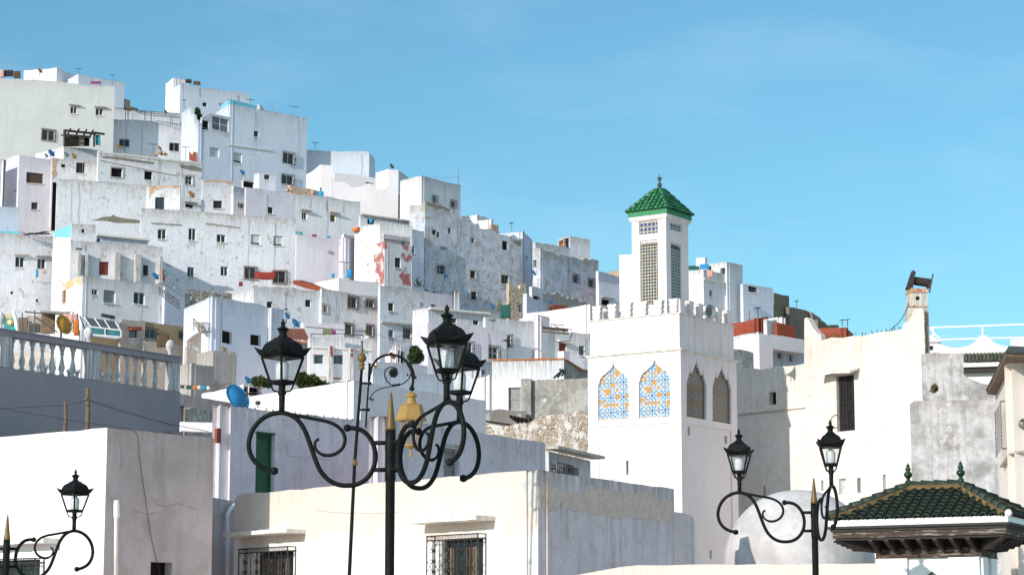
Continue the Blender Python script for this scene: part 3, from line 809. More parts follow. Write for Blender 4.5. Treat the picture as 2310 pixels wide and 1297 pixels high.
house('H9', 'white_house', 'clean white house with stepped roof parapet and narrow tower end', 'house', [
    dict(C=(723, 371), R=(751, 372.5), L=(691, 394), base=500, mat='clean', rough=.01),
    dict(C=(751, 409), R=(902, 437), on=0, base=510, mat='clean', rough=.01,
         prof=[(751, 393), (754, 409), (777, 409), (792, 422), (816, 422), (824, 416), (837, 416), (851, 428), (868, 428), (876, 421), (877, 384), (899, 384)]),
    dict(C=(754, 391), R=(884, 405), Y=229, base=440, mat='clean', rough=.01, w=[(825, 411, 843, 418, 'k')]),
    dict(C=(876, 382), R=(899, 385), L=(848, 388), Y=223.5, base=470, mat='clean', w=[(882, 386, 887, 390, 'k')]),
    dict(C=(899, 384), R=(921, 398), Y=225, base=440, mat='white')])
house('H10', 'white_house', 'tall plain white house with two small windows on the skyline', 'house', [
    dict(C=(951, 397), R=(1039, 417), L=(903, 409), base=520, mat='white', rough=.02, w=[
        (975, 442, 984, 457, 'g', 'G'), (1016, 451, 1027, 468, 'g', 'G')])])
house('H11', 'old_house', 'huge eroded grey white house with peeling upper wall in the middle of the hill', 'house', [
    dict(C=(959, 455), R=(1179, 493), L=(923.5, 464), base=712, mat='vold', rough=.14,
         prof=[(959, 455), (1000, 464), (1015, 471), (1017, 489), (1040, 491), (1080, 503), (1083, 514), (1140, 527), (1179, 537)], w=[
        (975, 519, 984, 532, 'b'), (985, 524, 992, 537, 'k'), (1011, 514, 1017, 528, 'br'), (1061, 533, 1071, 547, 'w'), (1133, 541, 1146, 563, 'k'),
        (985, 597, 1004, 619, 'd', 'rc'), (1060, 609, 1072, 627, 'b', 'r'), (1130, 618, 1147, 640, 'b', 'r'),
        (1062, 656, 1075, 676, 'b', 'r')],
        patch=[('mortar', 'R', [(962, 457), (985, 461), (1014, 470), (1014, 477), (1000, 470), (985, 471), (963, 463)]),
               ('mortar', 'R', [(1158, 540), (1175, 543), (1174, 556), (1160, 549)]), ('mortar', 'R', [(992, 557), (1008, 559), (1007, 566), (994, 565)])])])
house('H32', 'roof_room', 'low white roof rooms with a brick red stub behind the eroded house', 'hut', [
    dict(C=(1076, 483.5), R=(1108, 497), L=(1041, 488), Y=222, base=530, mat='clean'),
    dict(C=(1108, 495), R=(1112, 497), L=(1077, 500), Y=219.5, base=530, mat='clean'),
    dict(C=(1109, 506), R=(1125, 509), Y=219, base=535, mat='brick')])
house('H33', 'white_house', 'narrow bluish house with a slit window right of the eroded house', 'house', [
    dict(C=(1179, 520), R=(1201, 542), L=(1123, 527), Y=216.5, base=705, mat='blue', rough=.05, w=[(1186.5, 575, 1190, 590, 'k')])])
house('H34', 'old_house', 'long stained bluish house with sloping roofline below the small penthouse', 'house', [
    dict(C=(1219, 558), R=(1350, 587), L=(1201.5, 561), Y=214, base=700, mat='vold', rough=.1,
         prof=[(1219, 558), (1240, 566), (1258, 578), (1300, 581), (1350, 587)], w=[
         (1292, 619, 1304, 639, 'd', 'G'), (1327, 627, 1339, 647, 'd', 'G'), (1202.6, 587, 1210.5, 602, 'd', 'L')])])
house('H35', 'penthouse', 'white brick penthouse with a brown door on the skyline', 'hut', [
    dict(C=(1286, 535), R=(1331, 541), L=(1258, 541), Y=226, base=600, mat='old', rough=.02, w=[(1260, 545, 1271, 567, 'or', 'LD'), (1272, 541, 1284, 566, 'k', 'L')]),
    dict(C=(1208, 547), R=(1288, 560), L=(1202, 548), Y=223, base=600, mat='old', rough=.05)])
house('H36', 'white_house', 'bluish house left of the minaret with a hooded window', 'house', [
    dict(C=(1351, 634), R=(1428, 645), Y=210, base=715, mat='blue', rough=.04, w=[(1357, 674, 1377, 691, 'k', 'h')]),
    dict(C=(1350, 614), R=(1397, 625), Y=216, base=660, mat='violet'),
    dict(C=(1374, 612), R=(1398, 612), Y=219, base=640, mat='brick', rough=.08)])
house('H38', 'white_house', 'bright white slab house partly hidden behind the minaret tower', 'house', [
    dict(C=(1440, 570), R=(1475, 577), L=(1397, 576), Y=206, base=655, mat='clean')])
house('H39', 'white_house', 'grey white two storey house right of the minaret with laundry on its roof', 'house', [
    dict(C=(1587, 608), R=(1675, 627), L=(1540, 612), Y=182, base=720, mat='white', rough=.02, w=[
        (1600, 654, 1608, 669, 'd'), (1644, 660, 1652.5, 677, 'd', 't')], ledge=[(1587, 629, 1675, 648, .10, .12)]),
    dict(C=(1639.5, 589), R=(1675, 597), L=(1590, 597), Y=184, base=640, mat='white', w=[(1625, 605, 1636, 618, 'k', 'L')]),
    dict(C=(1590, 580), R=(1596, 582), L=(1570, 583), Y=186, base=620, mat='clean')])
house('H40', 'white_house', 'pale blue house with an open roof loggia right of the minaret', 'house', [
    dict(C=(1676, 639), R=(1744, 650), Y=184.5, base=735, mat='blue', rough=.02, w=[(1688, 645, 1709, 661, 'k')])])
house('H41', 'unpainted_house', 'dark olive unplastered house stepping down on the right skyline', 'house', [
    dict(C=(1746, 658), R=(1780, 667), Y=192, base=760, mat='olive', rough=.02),
    dict(C=(1780, 690), R=(1833, 706), Y=193, base=760, mat='olive', rough=.05),
    dict(C=(1833, 706), R=(1852, 716), Y=196, base=760, mat='olive', rough=.05)])
house('H42', 'white_house', 'clean white house with rounded balcony and rust red roof walls on the right', 'house', [
    dict(C=(1712, 752), R=(1743, 756), L=(1670, 757), Y=158, base=835, mat='clean', rough=.01),
    dict(C=(1743, 755), R=1813, on=0, base=787, dig=0, dep=.3, mat='clean', rough=.01, part='balcony'),
    dict(C=(1735, 778), R=(1830, 789), Y=159.7, base=835, mat='blue', w=[(1753, 795, 1766, 811, 'w'), (1779, 798, 1791, 817, 'w')]),
    dict(C=(1711, 719), R=(1730, 724), L=(1650, 730), Y=161, base=748, dig=0, mat='red', rough=.02, part='roof_wall'),
    dict(C=(1711, 748.5), R=(1730, 753), L=(1650, 758), Y=161, base=835, mat='white'),
    dict(C=(1730, 722), R=(1753, 726), Y=160.5, base=770, mat='white', part='roof_wall'),
    dict(C=(1753, 729), R=(1794, 734), Y=160.5, base=770, mat='red', part='roof_wall'),
    dict(C=(1764, 714), R=(1772, 717), L=(1727, 720), Y=166, base=760, mat='clean', part='roof_wall'),
    dict(C=(1727, 716), R=(1729, 717), L=(1686, 722), Y=168, base=730, mat='red', part='roof_wall')])
def balc(bm):
    pl = HP['H42'][1]['R']; (ua, za), (ub, zb) = pl.px(1743, 787), pl.px(1811, 787)
    pbox(bm, pl, ua, ub, za - .03, za + .12, .31, 1.6)
    c = pl.P(ub, za, .36); lathe(bm, [(.36, za - c.z), (.36, HP['H42'][0]['zt'] - c.z - .02)], c, 16)
obj_in('balcony_slab', balc, 'clean', HP['H42_root'])
house('H43', 'wall_house', 'low grey mottled wall between the minaret and the white balcony house', 'wall', [
    dict(C=(1655, 791), R=(1700, 798), Y=120, base=840, mat='stain', rough=.06)])
house('H45r', 'red_house', 'rust red walled terrace house behind the broken kasbah wall', 'house', [
    dict(C=(1909, 737), R=(1925, 752), L=(1845, 742), Y=150, base=800, mat='red', rough=.02),
    dict(C=(1845, 722), R=(1892, 735), Y=153, base=780, mat='olive', rough=.2)])

# ================================================================ second row, left
house('H12', 'white_house', 'white house with a lit left side and brown shuttered window at the left edge', 'house', [
    dict(C=(43.6, 351), R=(117, 359), L=(8, 362), base=520, mat='violet', rough=.02, w=[(60, 388, 97, 416, 'br', 's'), (71, 455, 85, 473, 'br', 's')]),
    dict(C=(8, 361), R=(9, 361.5), L=(-40, 372), Y=224, base=500, mat='white')])
house('H12b', 'terrace_wall', 'low white terrace wall with cyan strip at the left edge', 'wall', [
    dict(C=(-60, 461), R=(43, 470), Y=206, base=500, mat='blue', rough=.01),
    dict(C=(-60, 515), R=(45, 520), Y=202, base=540, mat='cyan', rough=.02)])
house('H1b', 'terrace_house', 'low sunlit terrace wall carrying a timber pergola under the cream block', 'house', [
    dict(C=(144, 330), R=(222, 340), L=(80, 347), Y=233, base=380, mat='white', rough=.02),
    ])
house('H13', 'old_house', 'low worn row house with open dark windows and brick left edge', 'house', [
    dict(C=(117, 356), R=(222, 365), Y=225, base=540, mat='old', rough=.08, w=[(118.6, 412, 127.5, 520, 'k'), (138, 370, 148, 379, 'k'), (172, 366, 191, 392, 'b', 's')],  # first hole: dark recess standing in for the shaded alley gap, no window
         patch=[('brick', 'R', [(118, 358), (132, 359), (128, 372), (126, 385), (130, 395), (124, 402), (118.4, 408)])]),
    dict(C=(222, 339), R=(456, 366), Y=223, base=480, mat='old', rough=.05, w=[
        (251, 378, 276, 402, 'k', 'r'), (326, 387, 344, 409, 'k'), (418, 395, 434, 417, 'w', 'rc'), (418, 461, 437, 471, 'k', 'h')],
        ledge=[(222, 358, 395, 393, .12, .12), (222, 342, 456, 369, .10, .06)],
        patch=[('mortar', 'R', [(231, 352), (262, 353), (300, 361), (348, 368), (345, 373), (300, 367), (262, 359), (233, 356)]),
               ('mortar', 'R', [(405, 371), (440, 374), (455, 380), (455, 388), (430, 384), (408, 378)])])])
house('H14', 'old_house', 'wide mottled white house with a long dark mortar scar', 'house', [
    dict(C=(129, 403), R=(336, 417), Y=216, base=535, mat='old', rough=.06, w=[(314, 521, 322, 533, 'w')],
         patch=[('mortar', 'R', [(208, 497), (222, 493), (232, 489), (250, 488), (255, 484), (262, 488), (283, 493), (305, 494), (323, 498), (318, 503), (290, 503), (262, 502), (240, 498), (222, 498)])]),
    dict(C=(335, 420), R=(407, 419), L=(330, 423), Y=212, base=550, mat='old', rough=.10, w=[(350, 447, 370, 475, 'b', 's')],
         patch=[('brick', 'R', [(336, 421), (404, 419), (403, 428), (380, 424), (350, 432), (342, 440), (337, 450)])])])
house('H15', 'white_house', 'widest white house facing forward with two window rows in the hill centre', 'house', [
    dict(C=(318, 469), R=(668, 494), Y=205, base=660, mat='old', rough=.03, w=[
        (356, 517, 375, 541, 'w', 's'), (425.5, 516, 442, 543, 'w', 's'), (489, 526, 509, 546, 'w', 's'), (566, 528, 587, 552, 'sp', 's'), (617, 531, 638, 555, 'sp', 's'),
        (423, 600, 438, 622, 'd'), (498, 601, 514, 624, 'w'), (552, 603, 576, 630, 'd', 'Gr'), (616, 610, 644, 638, 'd', 'Gr')],
        ledge=[(463, 503, 538, 510, .10, .12, 'concrete'), (340, 501, 406, 507, .10, .12, 'concrete')])])
house('H16', 'old_house', 'narrow brick topped houses squeezed below the big bluish house', 'house', [
    dict(C=(457, 405), R=(527, 411), Y=214, base=485, mat='old', rough=.10, w=[(481, 454, 501, 473, 'b', 's')],
         patch=[('brick', 'R', [(458, 406), (490, 408), (526, 412), (524, 420), (505, 414), (480, 413), (460, 410)])]),
    dict(C=(527, 420), R=(556, 426), Y=213, base=485, mat='old', rough=.05, w=[(537, 457, 551, 473, 'w', 's')])])
house('H17', 'white_house', 'long violet grey house with hooded windows and dark drip stains', 'house', [
    dict(C=(555, 425), R=(666, 438), Y=211, base=540, mat='violet', rough=.02, w=[(604, 468, 616, 484, 'b', 's')]),
    dict(C=(666, 436), R=(813, 450), on=0, base=545, mat='white', rough=.03, w=[(681, 477, 693, 495, 'w', 'h'), (745, 484, 757, 501, 'y', 'h')],
         patch=[('patchgrey', 'R', [(735, 450), (740, 451), (739, 470), (744, 480), (737, 478), (733, 466)]), ('patchgrey', 'R', [(772, 453), (777, 453), (776, 480), (772, 477)]), ('patchgrey', 'R', [(699, 446), (703, 446), (702, 468), (697, 468)])])])
house('H17b', 'ruined_wall', 'reddish rubble parapet with the blue clad figure at its end', 'wall', [
    dict(C=(656, 418), R=(706, 424), Y=219, base=450, dep=.4, mat='brick', rough=.10), dict(C=(706, 425), R=(730, 430), Y=220, base=450, dep=.4, mat='brick', rough=.12)])
house('H17c', 'white_house', 'white sunlit stub wall and lean-to roof beside the stepped parapet house', 'house', [
    dict(C=(857, 503), R=(930, 509), L=(800, 512), Y=199.5, base=560, mat='white', rough=.05),
    dict(C=(813, 486), R=(925, 498), Y=209, base=530, mat='white', rough=.03, w=[(829, 494, 846, 507, 'k')], ledge=[(813, 484, 928, 497, .12, .3, 'concrete')])])
house('H11b', 'white_house', 'pale blue plain wall with a slit window left of the eroded house', 'house', [
    dict(C=(870, 508), R=(957, 524), Y=203.5, base=650, mat='blue', rough=.04, w=[(927.5, 555, 935, 574, 'b', 's')])])
house('H11c', 'painted_house', 'tall narrow house with red paint peeling down both walls', 'house', [
    dict(C=(868, 545), R=(928, 554), L=(827, 556), Y=194, base=660, mat='redspall', rough=.03, w=[(891, 579, 904, 604, 'b', 's')],
         patch=[('redheavy', 'R', [(899, 622), (908, 612), (917, 610), (922, 618), (926, 620), (927, 644), (905, 645), (908, 634)]), ('redheavy', 'L', [(845, 574), (866, 569), (867, 590), (866, 640), (858, 642), (855, 620), (846, 615), (850, 600), (843, 590)])]),
    dict(C=(862, 529), R=(924, 538), L=(830, 540), Y=200, base=570, mat='white', w=[(868, 533, 922, 549, 'k')]),
    dict(C=(866, 527), R=(926, 535), Y=195, base=533, dig=0, mat='white', part='roof_slab')])
house('H15b', 'white_house', 'pale lilac wall in shade with laundry along its ragged top', 'house', [
    dict(C=(669, 532), R=(779, 540), Y=202.5, base=650, mat='violet', rough=.10, prof=[(669, 529), (690, 532), (730, 536), (765, 536), (779, 532)]),
    dict(C=(780, 534), R=(828, 544), L=(765, 539), Y=201, base=650, mat='violet', rough=.05)])
house('H15c', 'roof_hut', 'white flat hut roof strip with clutter above the lilac wall', 'hut', [
    dict(C=(776, 527), R=(830, 541), L=(770, 528), Y=203, base=560, mat='clean', rough=.05, w=[(790, 537, 805, 541, 'k')])])

# ================================================================ left, middle rows
house('H18', 'white_house', 'bluish white house with two hooded windows at the left edge', 'house', [
    dict(C=(-50, 519), R=(160, 536.5), Y=197, base=700, mat='old', rough=.05, w=[
        (35, 578, 55, 603, 'w', 'h'), (84.6, 583, 103, 608, 'w', 'h'), (24, 656, 30, 663, 'k'), (81, 675, 87, 682, 'k'), (120, 671, 131, 696, 'k'), (138, 573, 158, 636, 'b')]),
    ])
house('H18b', 'roof_hut', 'square speckled roof hut with a cyan painted side', 'hut', [
    dict(C=(161.6, 504), R=(216, 508), L=(120, 523), Y=194.5, base=570, mat='old', rough=.03, w=[(184, 517, 191, 525, 'k')],
         patch=[('cyan', 'L', [(160, 506), (122, 523), (122, 536), (160, 536)])])])
house('H18c', 'roof_shelter', 'long grey blue shelter with slab roof above the buttressed house', 'shelter', [
    dict(C=(217, 532), R=(334, 543), Y=198.5, base=556, mat='blue', rough=.01, ledge=[(216, 529, 336, 540, .16, .35)], w=[(219, 537, 226, 545, 'k')])])
house('H19', 'buttressed_house', 'white house with vertical buttress fins and a dark red door', 'house', [
    dict(C=(160, 540), R=(368, 557), Y=191.5, base=645, mat='old', rough=.03, w=[(224, 590, 245, 622, 'rd', 'D'), (323, 598, 334, 622, 'b', 's')],
         pil=[(173, 570, 177, 632, .55), (190, 570, 194, 634, .55), (256, 573, 266, 634, .6), (302, 577, 313, 638, .6), (357, 580, 362, 640, .5)],
         patch=[('netting', 'R', [(170, 557), (187, 558), (183, 563), (172, 562)])])])
house('H20', 'white_house', 'white corner house with ochre eroded side and grey shuttered window', 'house', [
    dict(C=(187, 621.5), R=(373, 644), L=(132, 641), Y=180.5, base=735, mat='white', rough=.03, w=[
        (207, 652, 221, 667, 'w'), (234, 654, 260, 686, 'ds', 's'), (302, 659, 327, 689, 'w', 's'), (140, 658, 148, 684, 'or', 'L')],
        patch=[('ochrespall', 'L', [(186, 624), (133, 643), (133, 652), (150, 656), (165, 648), (186, 642)])]),
    dict(C=(360, 690), R=(439, 703), on=0, off=.05, base=735, mat='white', dig=0, part='terrace_wall'),
    dict(C=(372, 648), R=(418, 655), Y=184, base=710, mat='blue', part='stair_wall')])
house('H21', 'beige_house', 'shabby beige house with glass lean-to and barred teal windows', 'house', [
    dict(C=(274, 716), R=(328, 722), Y=171.5, base=820, mat='beige', rough=.06, w=[(291, 742, 309, 763, 'te', 's')],
         ledge=[(290, 735, 314, 737, .25, .4, 'red')]),
    dict(C=(326, 726), R=(437, 737), Y=173, base=825, mat='khaki', w=[(327.5, 741, 353, 766, 'g', 'Gt'), (403, 747, 432, 767, 'g', 'Gt')]),
    dict(C=(326, 770), R=(422, 780), Y=171, base=830, mat='beige', rough=.03),
    dict(C=(205, 757), R=(274, 764), Y=171, base=820, mat='khaki', rough=.02),
    dict(C=(422, 768), R=(482, 774), Y=168, base=830, mat='beige', rough=.03, prof=[(422, 772), (440, 757), (450, 751), (482, 752)]),
    ])
house('H22', 'white_house', 'bluish house with bright lit side and two open black windows', 'house', [
    dict(C=(479, 670.5), R=(640, 696.5), L=(415, 694), Y=167, base=850, mat='blue', rough=.03, w=[
        (501, 745, 523, 775, 'k'), (565, 753, 588, 781, 'k')], pil=[(605, 694, 612, 800, .35)]),
    dict(C=(508, 677), R=(583, 686), L=(505, 679), Y=170.5, base=700, mat='white', rough=.06, part='parapet')])
house('H22s', 'stone_wall', 'dark fieldstone retaining wall with two blocked doorways', 'wall', [
    dict(C=(395, 648), R=(523, 661), Y=186, base=700, mat='stones', rough=.12, w=[(419, 663, 432, 688, 'lt'), (486, 664, 500, 684, 'lt')])])
house('H23', 'white_house', 'white house with rust streaked parapet and red roof tarpaulin', 'house', [
    dict(C=(572.7, 643), R=(725.6, 656.5), L=(523, 662), Y=177, base=740, mat='old', rough=.10, w=[
        (602, 679, 614.6, 694, 'b'), (688.6, 679, 701.4, 696, 'b')])])
house('H24', 'white_house', 'bluish white house with four barred windows right of the red roofed house', 'house', [
    dict(C=(764, 626), R=(855, 637), L=(710, 638.5), Y=180.5, base=665, dig=0, mat='clean', rough=.02),
    dict(C=(726, 653), R=(858, 668), on=0, off=0.06, base=840, mat='old', rough=.02, w=[
        (728, 691, 738, 708, 'w', 'r'), (784, 667, 805, 694, 'd', 'Gr'), (825, 674, 844, 694, 'w', 'Gr'), (777, 729, 794, 754, 'd', 'Gr'), (826, 733, 841, 758, 'd', 'Gr')])])
house('H25', 'white_house', 'weathered white wall with a dark ledge and three small windows', 'house', [
    dict(C=(858, 645), R=(958, 658), Y=178, base=830, mat='old', rough=.05, w=[
        (876, 684, 888, 703, 'b', 's'), (876, 743, 888, 761, 'd', 's'), (909, 740, 928, 764, 'd', 'Gc')],
        ledge=[(858, 724, 930, 732, .14, .25, 'concrete')]),
    dict(C=(958, 657), R=(1038, 666), on=0, base=720, mat='violet', rough=.05, w=[(972, 688, 984, 694, 'k'), (1004, 692, 1016, 698, 'k')]),
    dict(C=(1026, 656), R=(1037, 659), L=(1024, 657), Y=180.5, base=670, mat='white', part='chimney')])
house('H27', 'balcony_house', 'white house with roof terrace railing and red stained pilasters', 'house', [
    dict(C=(699.5, 757), R=(839, 765), L=(694, 760), Y=157, base=865, mat='white', rough=.02, w=[
        (707, 799, 730, 821, 'o', 't'), (748.5, 801, 773, 823, 'o', 't')],
        ledge=[(704, 780, 838, 788, .10, .12), (720, 854, 800, 862, .10, .12)], pil=[(738, 783, 747, 868, .4), (785, 787, 793, 862, .4)],
        patch=[('red', 'R', [(712, 852), (737, 853), (736, 857), (715, 856)]), ('red', 'R', [(748, 855), (770, 856), (768, 859), (749, 858)])]),
    dict(C=(638, 766), R=(700, 772), Y=158.5, base=865, mat='white', rough=.02),
    dict(C=(684, 727), R=(778, 735), Y=166, base=790, mat='clean', rough=.02)])
def redstain(bm):
    pl = HP['H27'][0]['R']
    for pts in ([(740, 784), (745.5, 784.5), (745, 800), (741, 797)], [(740, 795), (746, 800), (745, 812), (741, 806)], [(787, 790), (792, 790.5), (791.5, 796), (787.5, 795)], [(786.5, 800), (792, 800), (791, 808), (787, 806)]):
        ppoly(bm, pl, [pl.px(x, y) for x, y in pts], -.42, -.38)
obj_in('red_stain', redstain, 'red', HP['H27_root'])
house('H28', 'white_house', 'white flat house with sunlit left wall and slab eave behind the right lantern', 'house', [
    dict(C=(966.6, 695.5), R=(1100, 711), L=(930.5, 702), Y=168, base=760, mat='white', rough=.01, w=[(1015, 715.5, 1030, 728, 'br'), (1067, 723, 1080, 734, 'br')],
         ledge=[(966, 693, 1102, 709, .14, .3)]),
    dict(C=(966, 727), R=(1142, 742.5), L=(936, 734), Y=162, base=830, mat='violet', rough=.03, w=[(1102, 780, 1125, 809, 'w', 'Gc'), (1050, 772, 1066, 802, 'd', 'G')])])
house('H30', 'white_house', 'long bluish white house with a dark red door behind the orange edged roof', 'house', [
    dict(C=(1095, 714), R=(1222, 727), Y=165.5, base=820, mat='white', rough=.05, w=[(1144, 755, 1152, 781, 'b', 'G')]),
    dict(C=(1218, 740), R=(1336, 754), on=0, off=.03, base=820, mat='white', rough=.04, w=[(1261, 771, 1278, 792, 'rd', 'D'), (1306, 777, 1319, 799, 'd', 's')],
         ledge=[(1255, 767, 1283, 770, .12, .4)]),
    dict(C=(1272, 790), R=(1285, 793), L=(1258, 790), Y=159, base=830, mat='clean')])
house('H31', 'white_wall', 'big blank brilliantly lit white wall left of the minaret', 'house', [
    dict(C=(1331, 687), R=(1345, 694), L=(1187, 706), Y=172, base=770, mat='clean', rough=.01),
    dict(C=(1213, 711.5), R=(1240, 717), L=(1170, 720), Y=167.5, base=740, mat='clean')])
house('Hrub', 'stone_ruin', 'brown rubble stone ruin with broken top and one window', 'ruin', [
    dict(C=(1148, 640), R=(1187, 646), Y=185, base=718, dep=.6, mat='rubble', rough=.22, prof=[(1148, 640), (1157, 643), (1163, 652), (1172, 654), (1175, 644), (1186, 641), (1187, 646)], w=[(1168, 685, 1178, 704, 'g', 'c')])])
house('H37', 'white_house', 'low pale blue curved wall right of the stone ruin', 'wall', [
    dict(C=(1188, 664), R=(1248, 694), Y=181, base=720, dep=.5, mat='blue', rough=.02, prof=[(1188, 660), (1198, 668), (1205, 678), (1226, 682), (1246, 692)]),
    dict(C=(1200, 645), R=(1225, 650), Y=190, base=700, dep=1, mat='violet', w=[(1203, 665, 1218, 676, 'k')]),
    dict(C=(1215, 655), R=(1330, 690), Y=193, base=720, dep=.5, mat='grey', rough=.15, prof=[(1215, 655), (1230, 662), (1262, 664), (1290, 676), (1325, 684)])])
house('Hred', 'roof_edge', 'short rust red parapet strip above the big lit wall', 'wall', [
    dict(C=(1246, 688), R=(1280, 692), Y=186, base=705, dep=.4, mat='red', rough=.02)])
house('H29g', 'roof_hut', 'little white stair hut with dark doorway behind the scroll lamp', 'hut', [
    dict(C=(893, 779), R=(921, 785), L=(869, 798), Y=152, base=825, mat='clean', w=[(898, 791, 913, 822, 'b', 'D')])])
house('H29t', 'terrace_wall', 'low bluish terrace wall behind the yellow lantern', 'wall', [
    dict(C=(848, 812), R=(965, 828), Y=148, base=890, mat='clean', rough=.02), dict(C=(841, 832), R=(1075, 858), Y=143, base=905, mat='blue', rough=.02)])
house('H29w', 'white_house', 'white house corner with tiny window right of the double lanterns', 'house', [
    dict(C=(1074, 812.5), R=(1125, 822), L=(1050, 818), Y=135, base=915, mat='white', w=[(1087, 836, 1095, 847, 'k')]),
    dict(C=(1104, 847), R=(1112, 849), L=(1058, 856), Y=122, base=915, mat='clean', rough=.03)])
house('F12', 'cement_hut', 'grey cement block huts with lit left sides beyond the balustrade', 'hut', [
    dict(C=(481, 789), R=(534, 794.5), L=(444, 796), Y=150, base=875, mat='grey', rough=.02),
    dict(C=(432, 819), R=(484, 826), L=(404, 824), Y=147, base=895, mat='grey', rough=.02)])
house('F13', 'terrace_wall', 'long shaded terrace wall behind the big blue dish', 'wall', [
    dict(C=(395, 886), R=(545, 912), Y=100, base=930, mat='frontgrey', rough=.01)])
house('F13b', 'old_wall', 'mossy grey wall above a white slab right of the balustrade', 'wall', [
    dict(C=(400, 914), R=(492, 929), Y=88, base=960, mat='dstain', rough=.08, L=(396, 915)),
    dict(C=(409, 951), R=(494, 953), Y=84, base=972, dig=0, mat='clean', rough=.01, part='slab', L=(404, 952))])
house('F13c', 'lean_to', 'dark open shed under a white slope beside the big blue dish', 'shed', [
    dict(C=(549, 866), R=(592, 871), L=(455, 888), Y=112, base=912, mat='clean', w=[(551, 871, 588, 893, 'k')])])
# ================================================================ middle-ground and foreground houses
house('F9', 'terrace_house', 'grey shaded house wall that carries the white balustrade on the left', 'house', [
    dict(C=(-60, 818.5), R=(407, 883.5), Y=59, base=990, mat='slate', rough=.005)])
house('F1', 'white_house', 'plain white house with rounded corner and white vent pipe at lower left', 'house', [
    dict(C=(242, 964.5), R=(483, 987), L=(-50, 989), Y=55.5, base=1330, mat='frontgrey', matL='clean', rough=.015, w=[(-20, 1265, 88, 1345, 'b', 'L'), (340, 1266, 387, 1345, 'k')])])  # shaded wall takes a darker limewash than the sunlit one, shade put into colour
house('F3', 'white_house', 'long lavender shaded house with a green door behind the street lamps', 'house', [
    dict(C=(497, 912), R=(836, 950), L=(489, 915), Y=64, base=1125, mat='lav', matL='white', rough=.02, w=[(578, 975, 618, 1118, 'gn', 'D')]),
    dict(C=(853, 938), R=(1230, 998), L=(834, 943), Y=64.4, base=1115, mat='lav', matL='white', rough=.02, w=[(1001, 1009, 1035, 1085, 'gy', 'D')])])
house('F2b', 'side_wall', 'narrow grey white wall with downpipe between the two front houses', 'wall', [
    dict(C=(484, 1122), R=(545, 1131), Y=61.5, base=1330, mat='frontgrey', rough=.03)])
house('F2', 'front_house', 'pinkish white front house with two iron caged windows and ledges', 'house', [
    dict(C=(1213.5, 1060), R=(1520, 1102.5), L=(536, 1115), Y=53, base=1330, mat='lavwarm', matL='pink', rough=.012,
         prof=[(1213.5, 1060), (1400, 1086), (1520, 1102.5), (1521.5, 1154), (1545, 1157), (1560, 1163), (1567, 1174)],
         lprof=[(1213.5, 1060), (545, 1113.5), (536, 1117), (530.5, 1124), (529.5, 1134)],
         w=[(576, 1245, 661, 1345, 'b', 'L'), (997, 1218, 1090, 1335, 'b', 'L')],
         patch=[('patchbeige', 'R', [(1216, 1090), (1227, 1088), (1233, 1097), (1255, 1097), (1263, 1106), (1263, 1103), (1278, 1102), (1281, 1109), (1318, 1108), (1322, 1098), (1337, 1092), (1341, 1101), (1372, 1106), (1376, 1096), (1386, 1098), (1388, 1108), (1440, 1114), (1455, 1112), (1460, 1104), (1470, 1110), (1476, 1128), (1500, 1126), (1519, 1132), (1520, 1170), (1512, 1176), (1490, 1174), (1460, 1168), (1440, 1172), (1425, 1164), (1400, 1166), (1388, 1172), (1372, 1162), (1345, 1161), (1322, 1153), (1300, 1154), (1284, 1148), (1266, 1142), (1262, 1126), (1263, 1144), (1255, 1156), (1249, 1147), (1243, 1154), (1236, 1145), (1228, 1150), (1216, 1144)]),
                ('patchgrey', 'L', [(1208, 1062), (1193, 1064), (1188, 1080), (1176, 1092), (1181, 1106), (1188, 1118), (1190, 1136), (1201, 1146), (1203, 1160), (1209, 1148), (1212.5, 1142), (1212.5, 1068)])])])
house('F4', 'white_house', 'bright white low roof block with lavender shaded side behind the lanterns', 'house', [
    dict(C=(798, 858), R=(1096, 903), L=(545, 897), Y=80, base=985, mat='clean', rough=.015)])
house('F5', 'white_house', 'white cottage with orange clay roof edge and grey door', 'house', [
    dict(C=(1272, 811), R=1345, L=(1110, 814), Y=112, base=935, mat='dstain', matL='white', rough=.02, w=[(1147, 874, 1175, 925, 'gy', 'LD')], ya=35,
         prof=[(1272, 811), (1313, 838), (1345, 842)])])
house('F6', 'grey_wall', 'grey lichen stained wall with left pilaster beside the minaret', 'wall', [
    dict(C=(1176, 856), R=(1345, 852), Y=104, base=960, mat='dstain', rough=.05, pil=[(1178, 856, 1200, 960, .25)]),
    dict(C=(1085, 919), R=(1186, 926), Y=102, base=965, mat='beige', rough=.08)])
house('F7', 'rubble_wall', 'brown and white mottled rubble wall left of the minaret', 'wall', [
    dict(C=(1085, 963), R=(1345, 929), Y=98, base=1050, mat='rubwhite', rough=.08, prof=[(1085, 963), (1193, 954), (1228, 939), (1262, 935), (1345, 929)])])
house('F8', 'shed', 'low white shed with rough plank roof and barred window before the minaret', 'shed', [
    dict(C=(1238, 1018), R=(1332, 1039), Y=74, base=1110, mat='white', rough=.02, w=[(1243, 1046, 1277, 1085, 'g', 'G'), (1280, 1050, 1306, 1085, 'k')],
         ledge=[(1229, 1006, 1336, 1030, .09, .45, 'concrete')])])

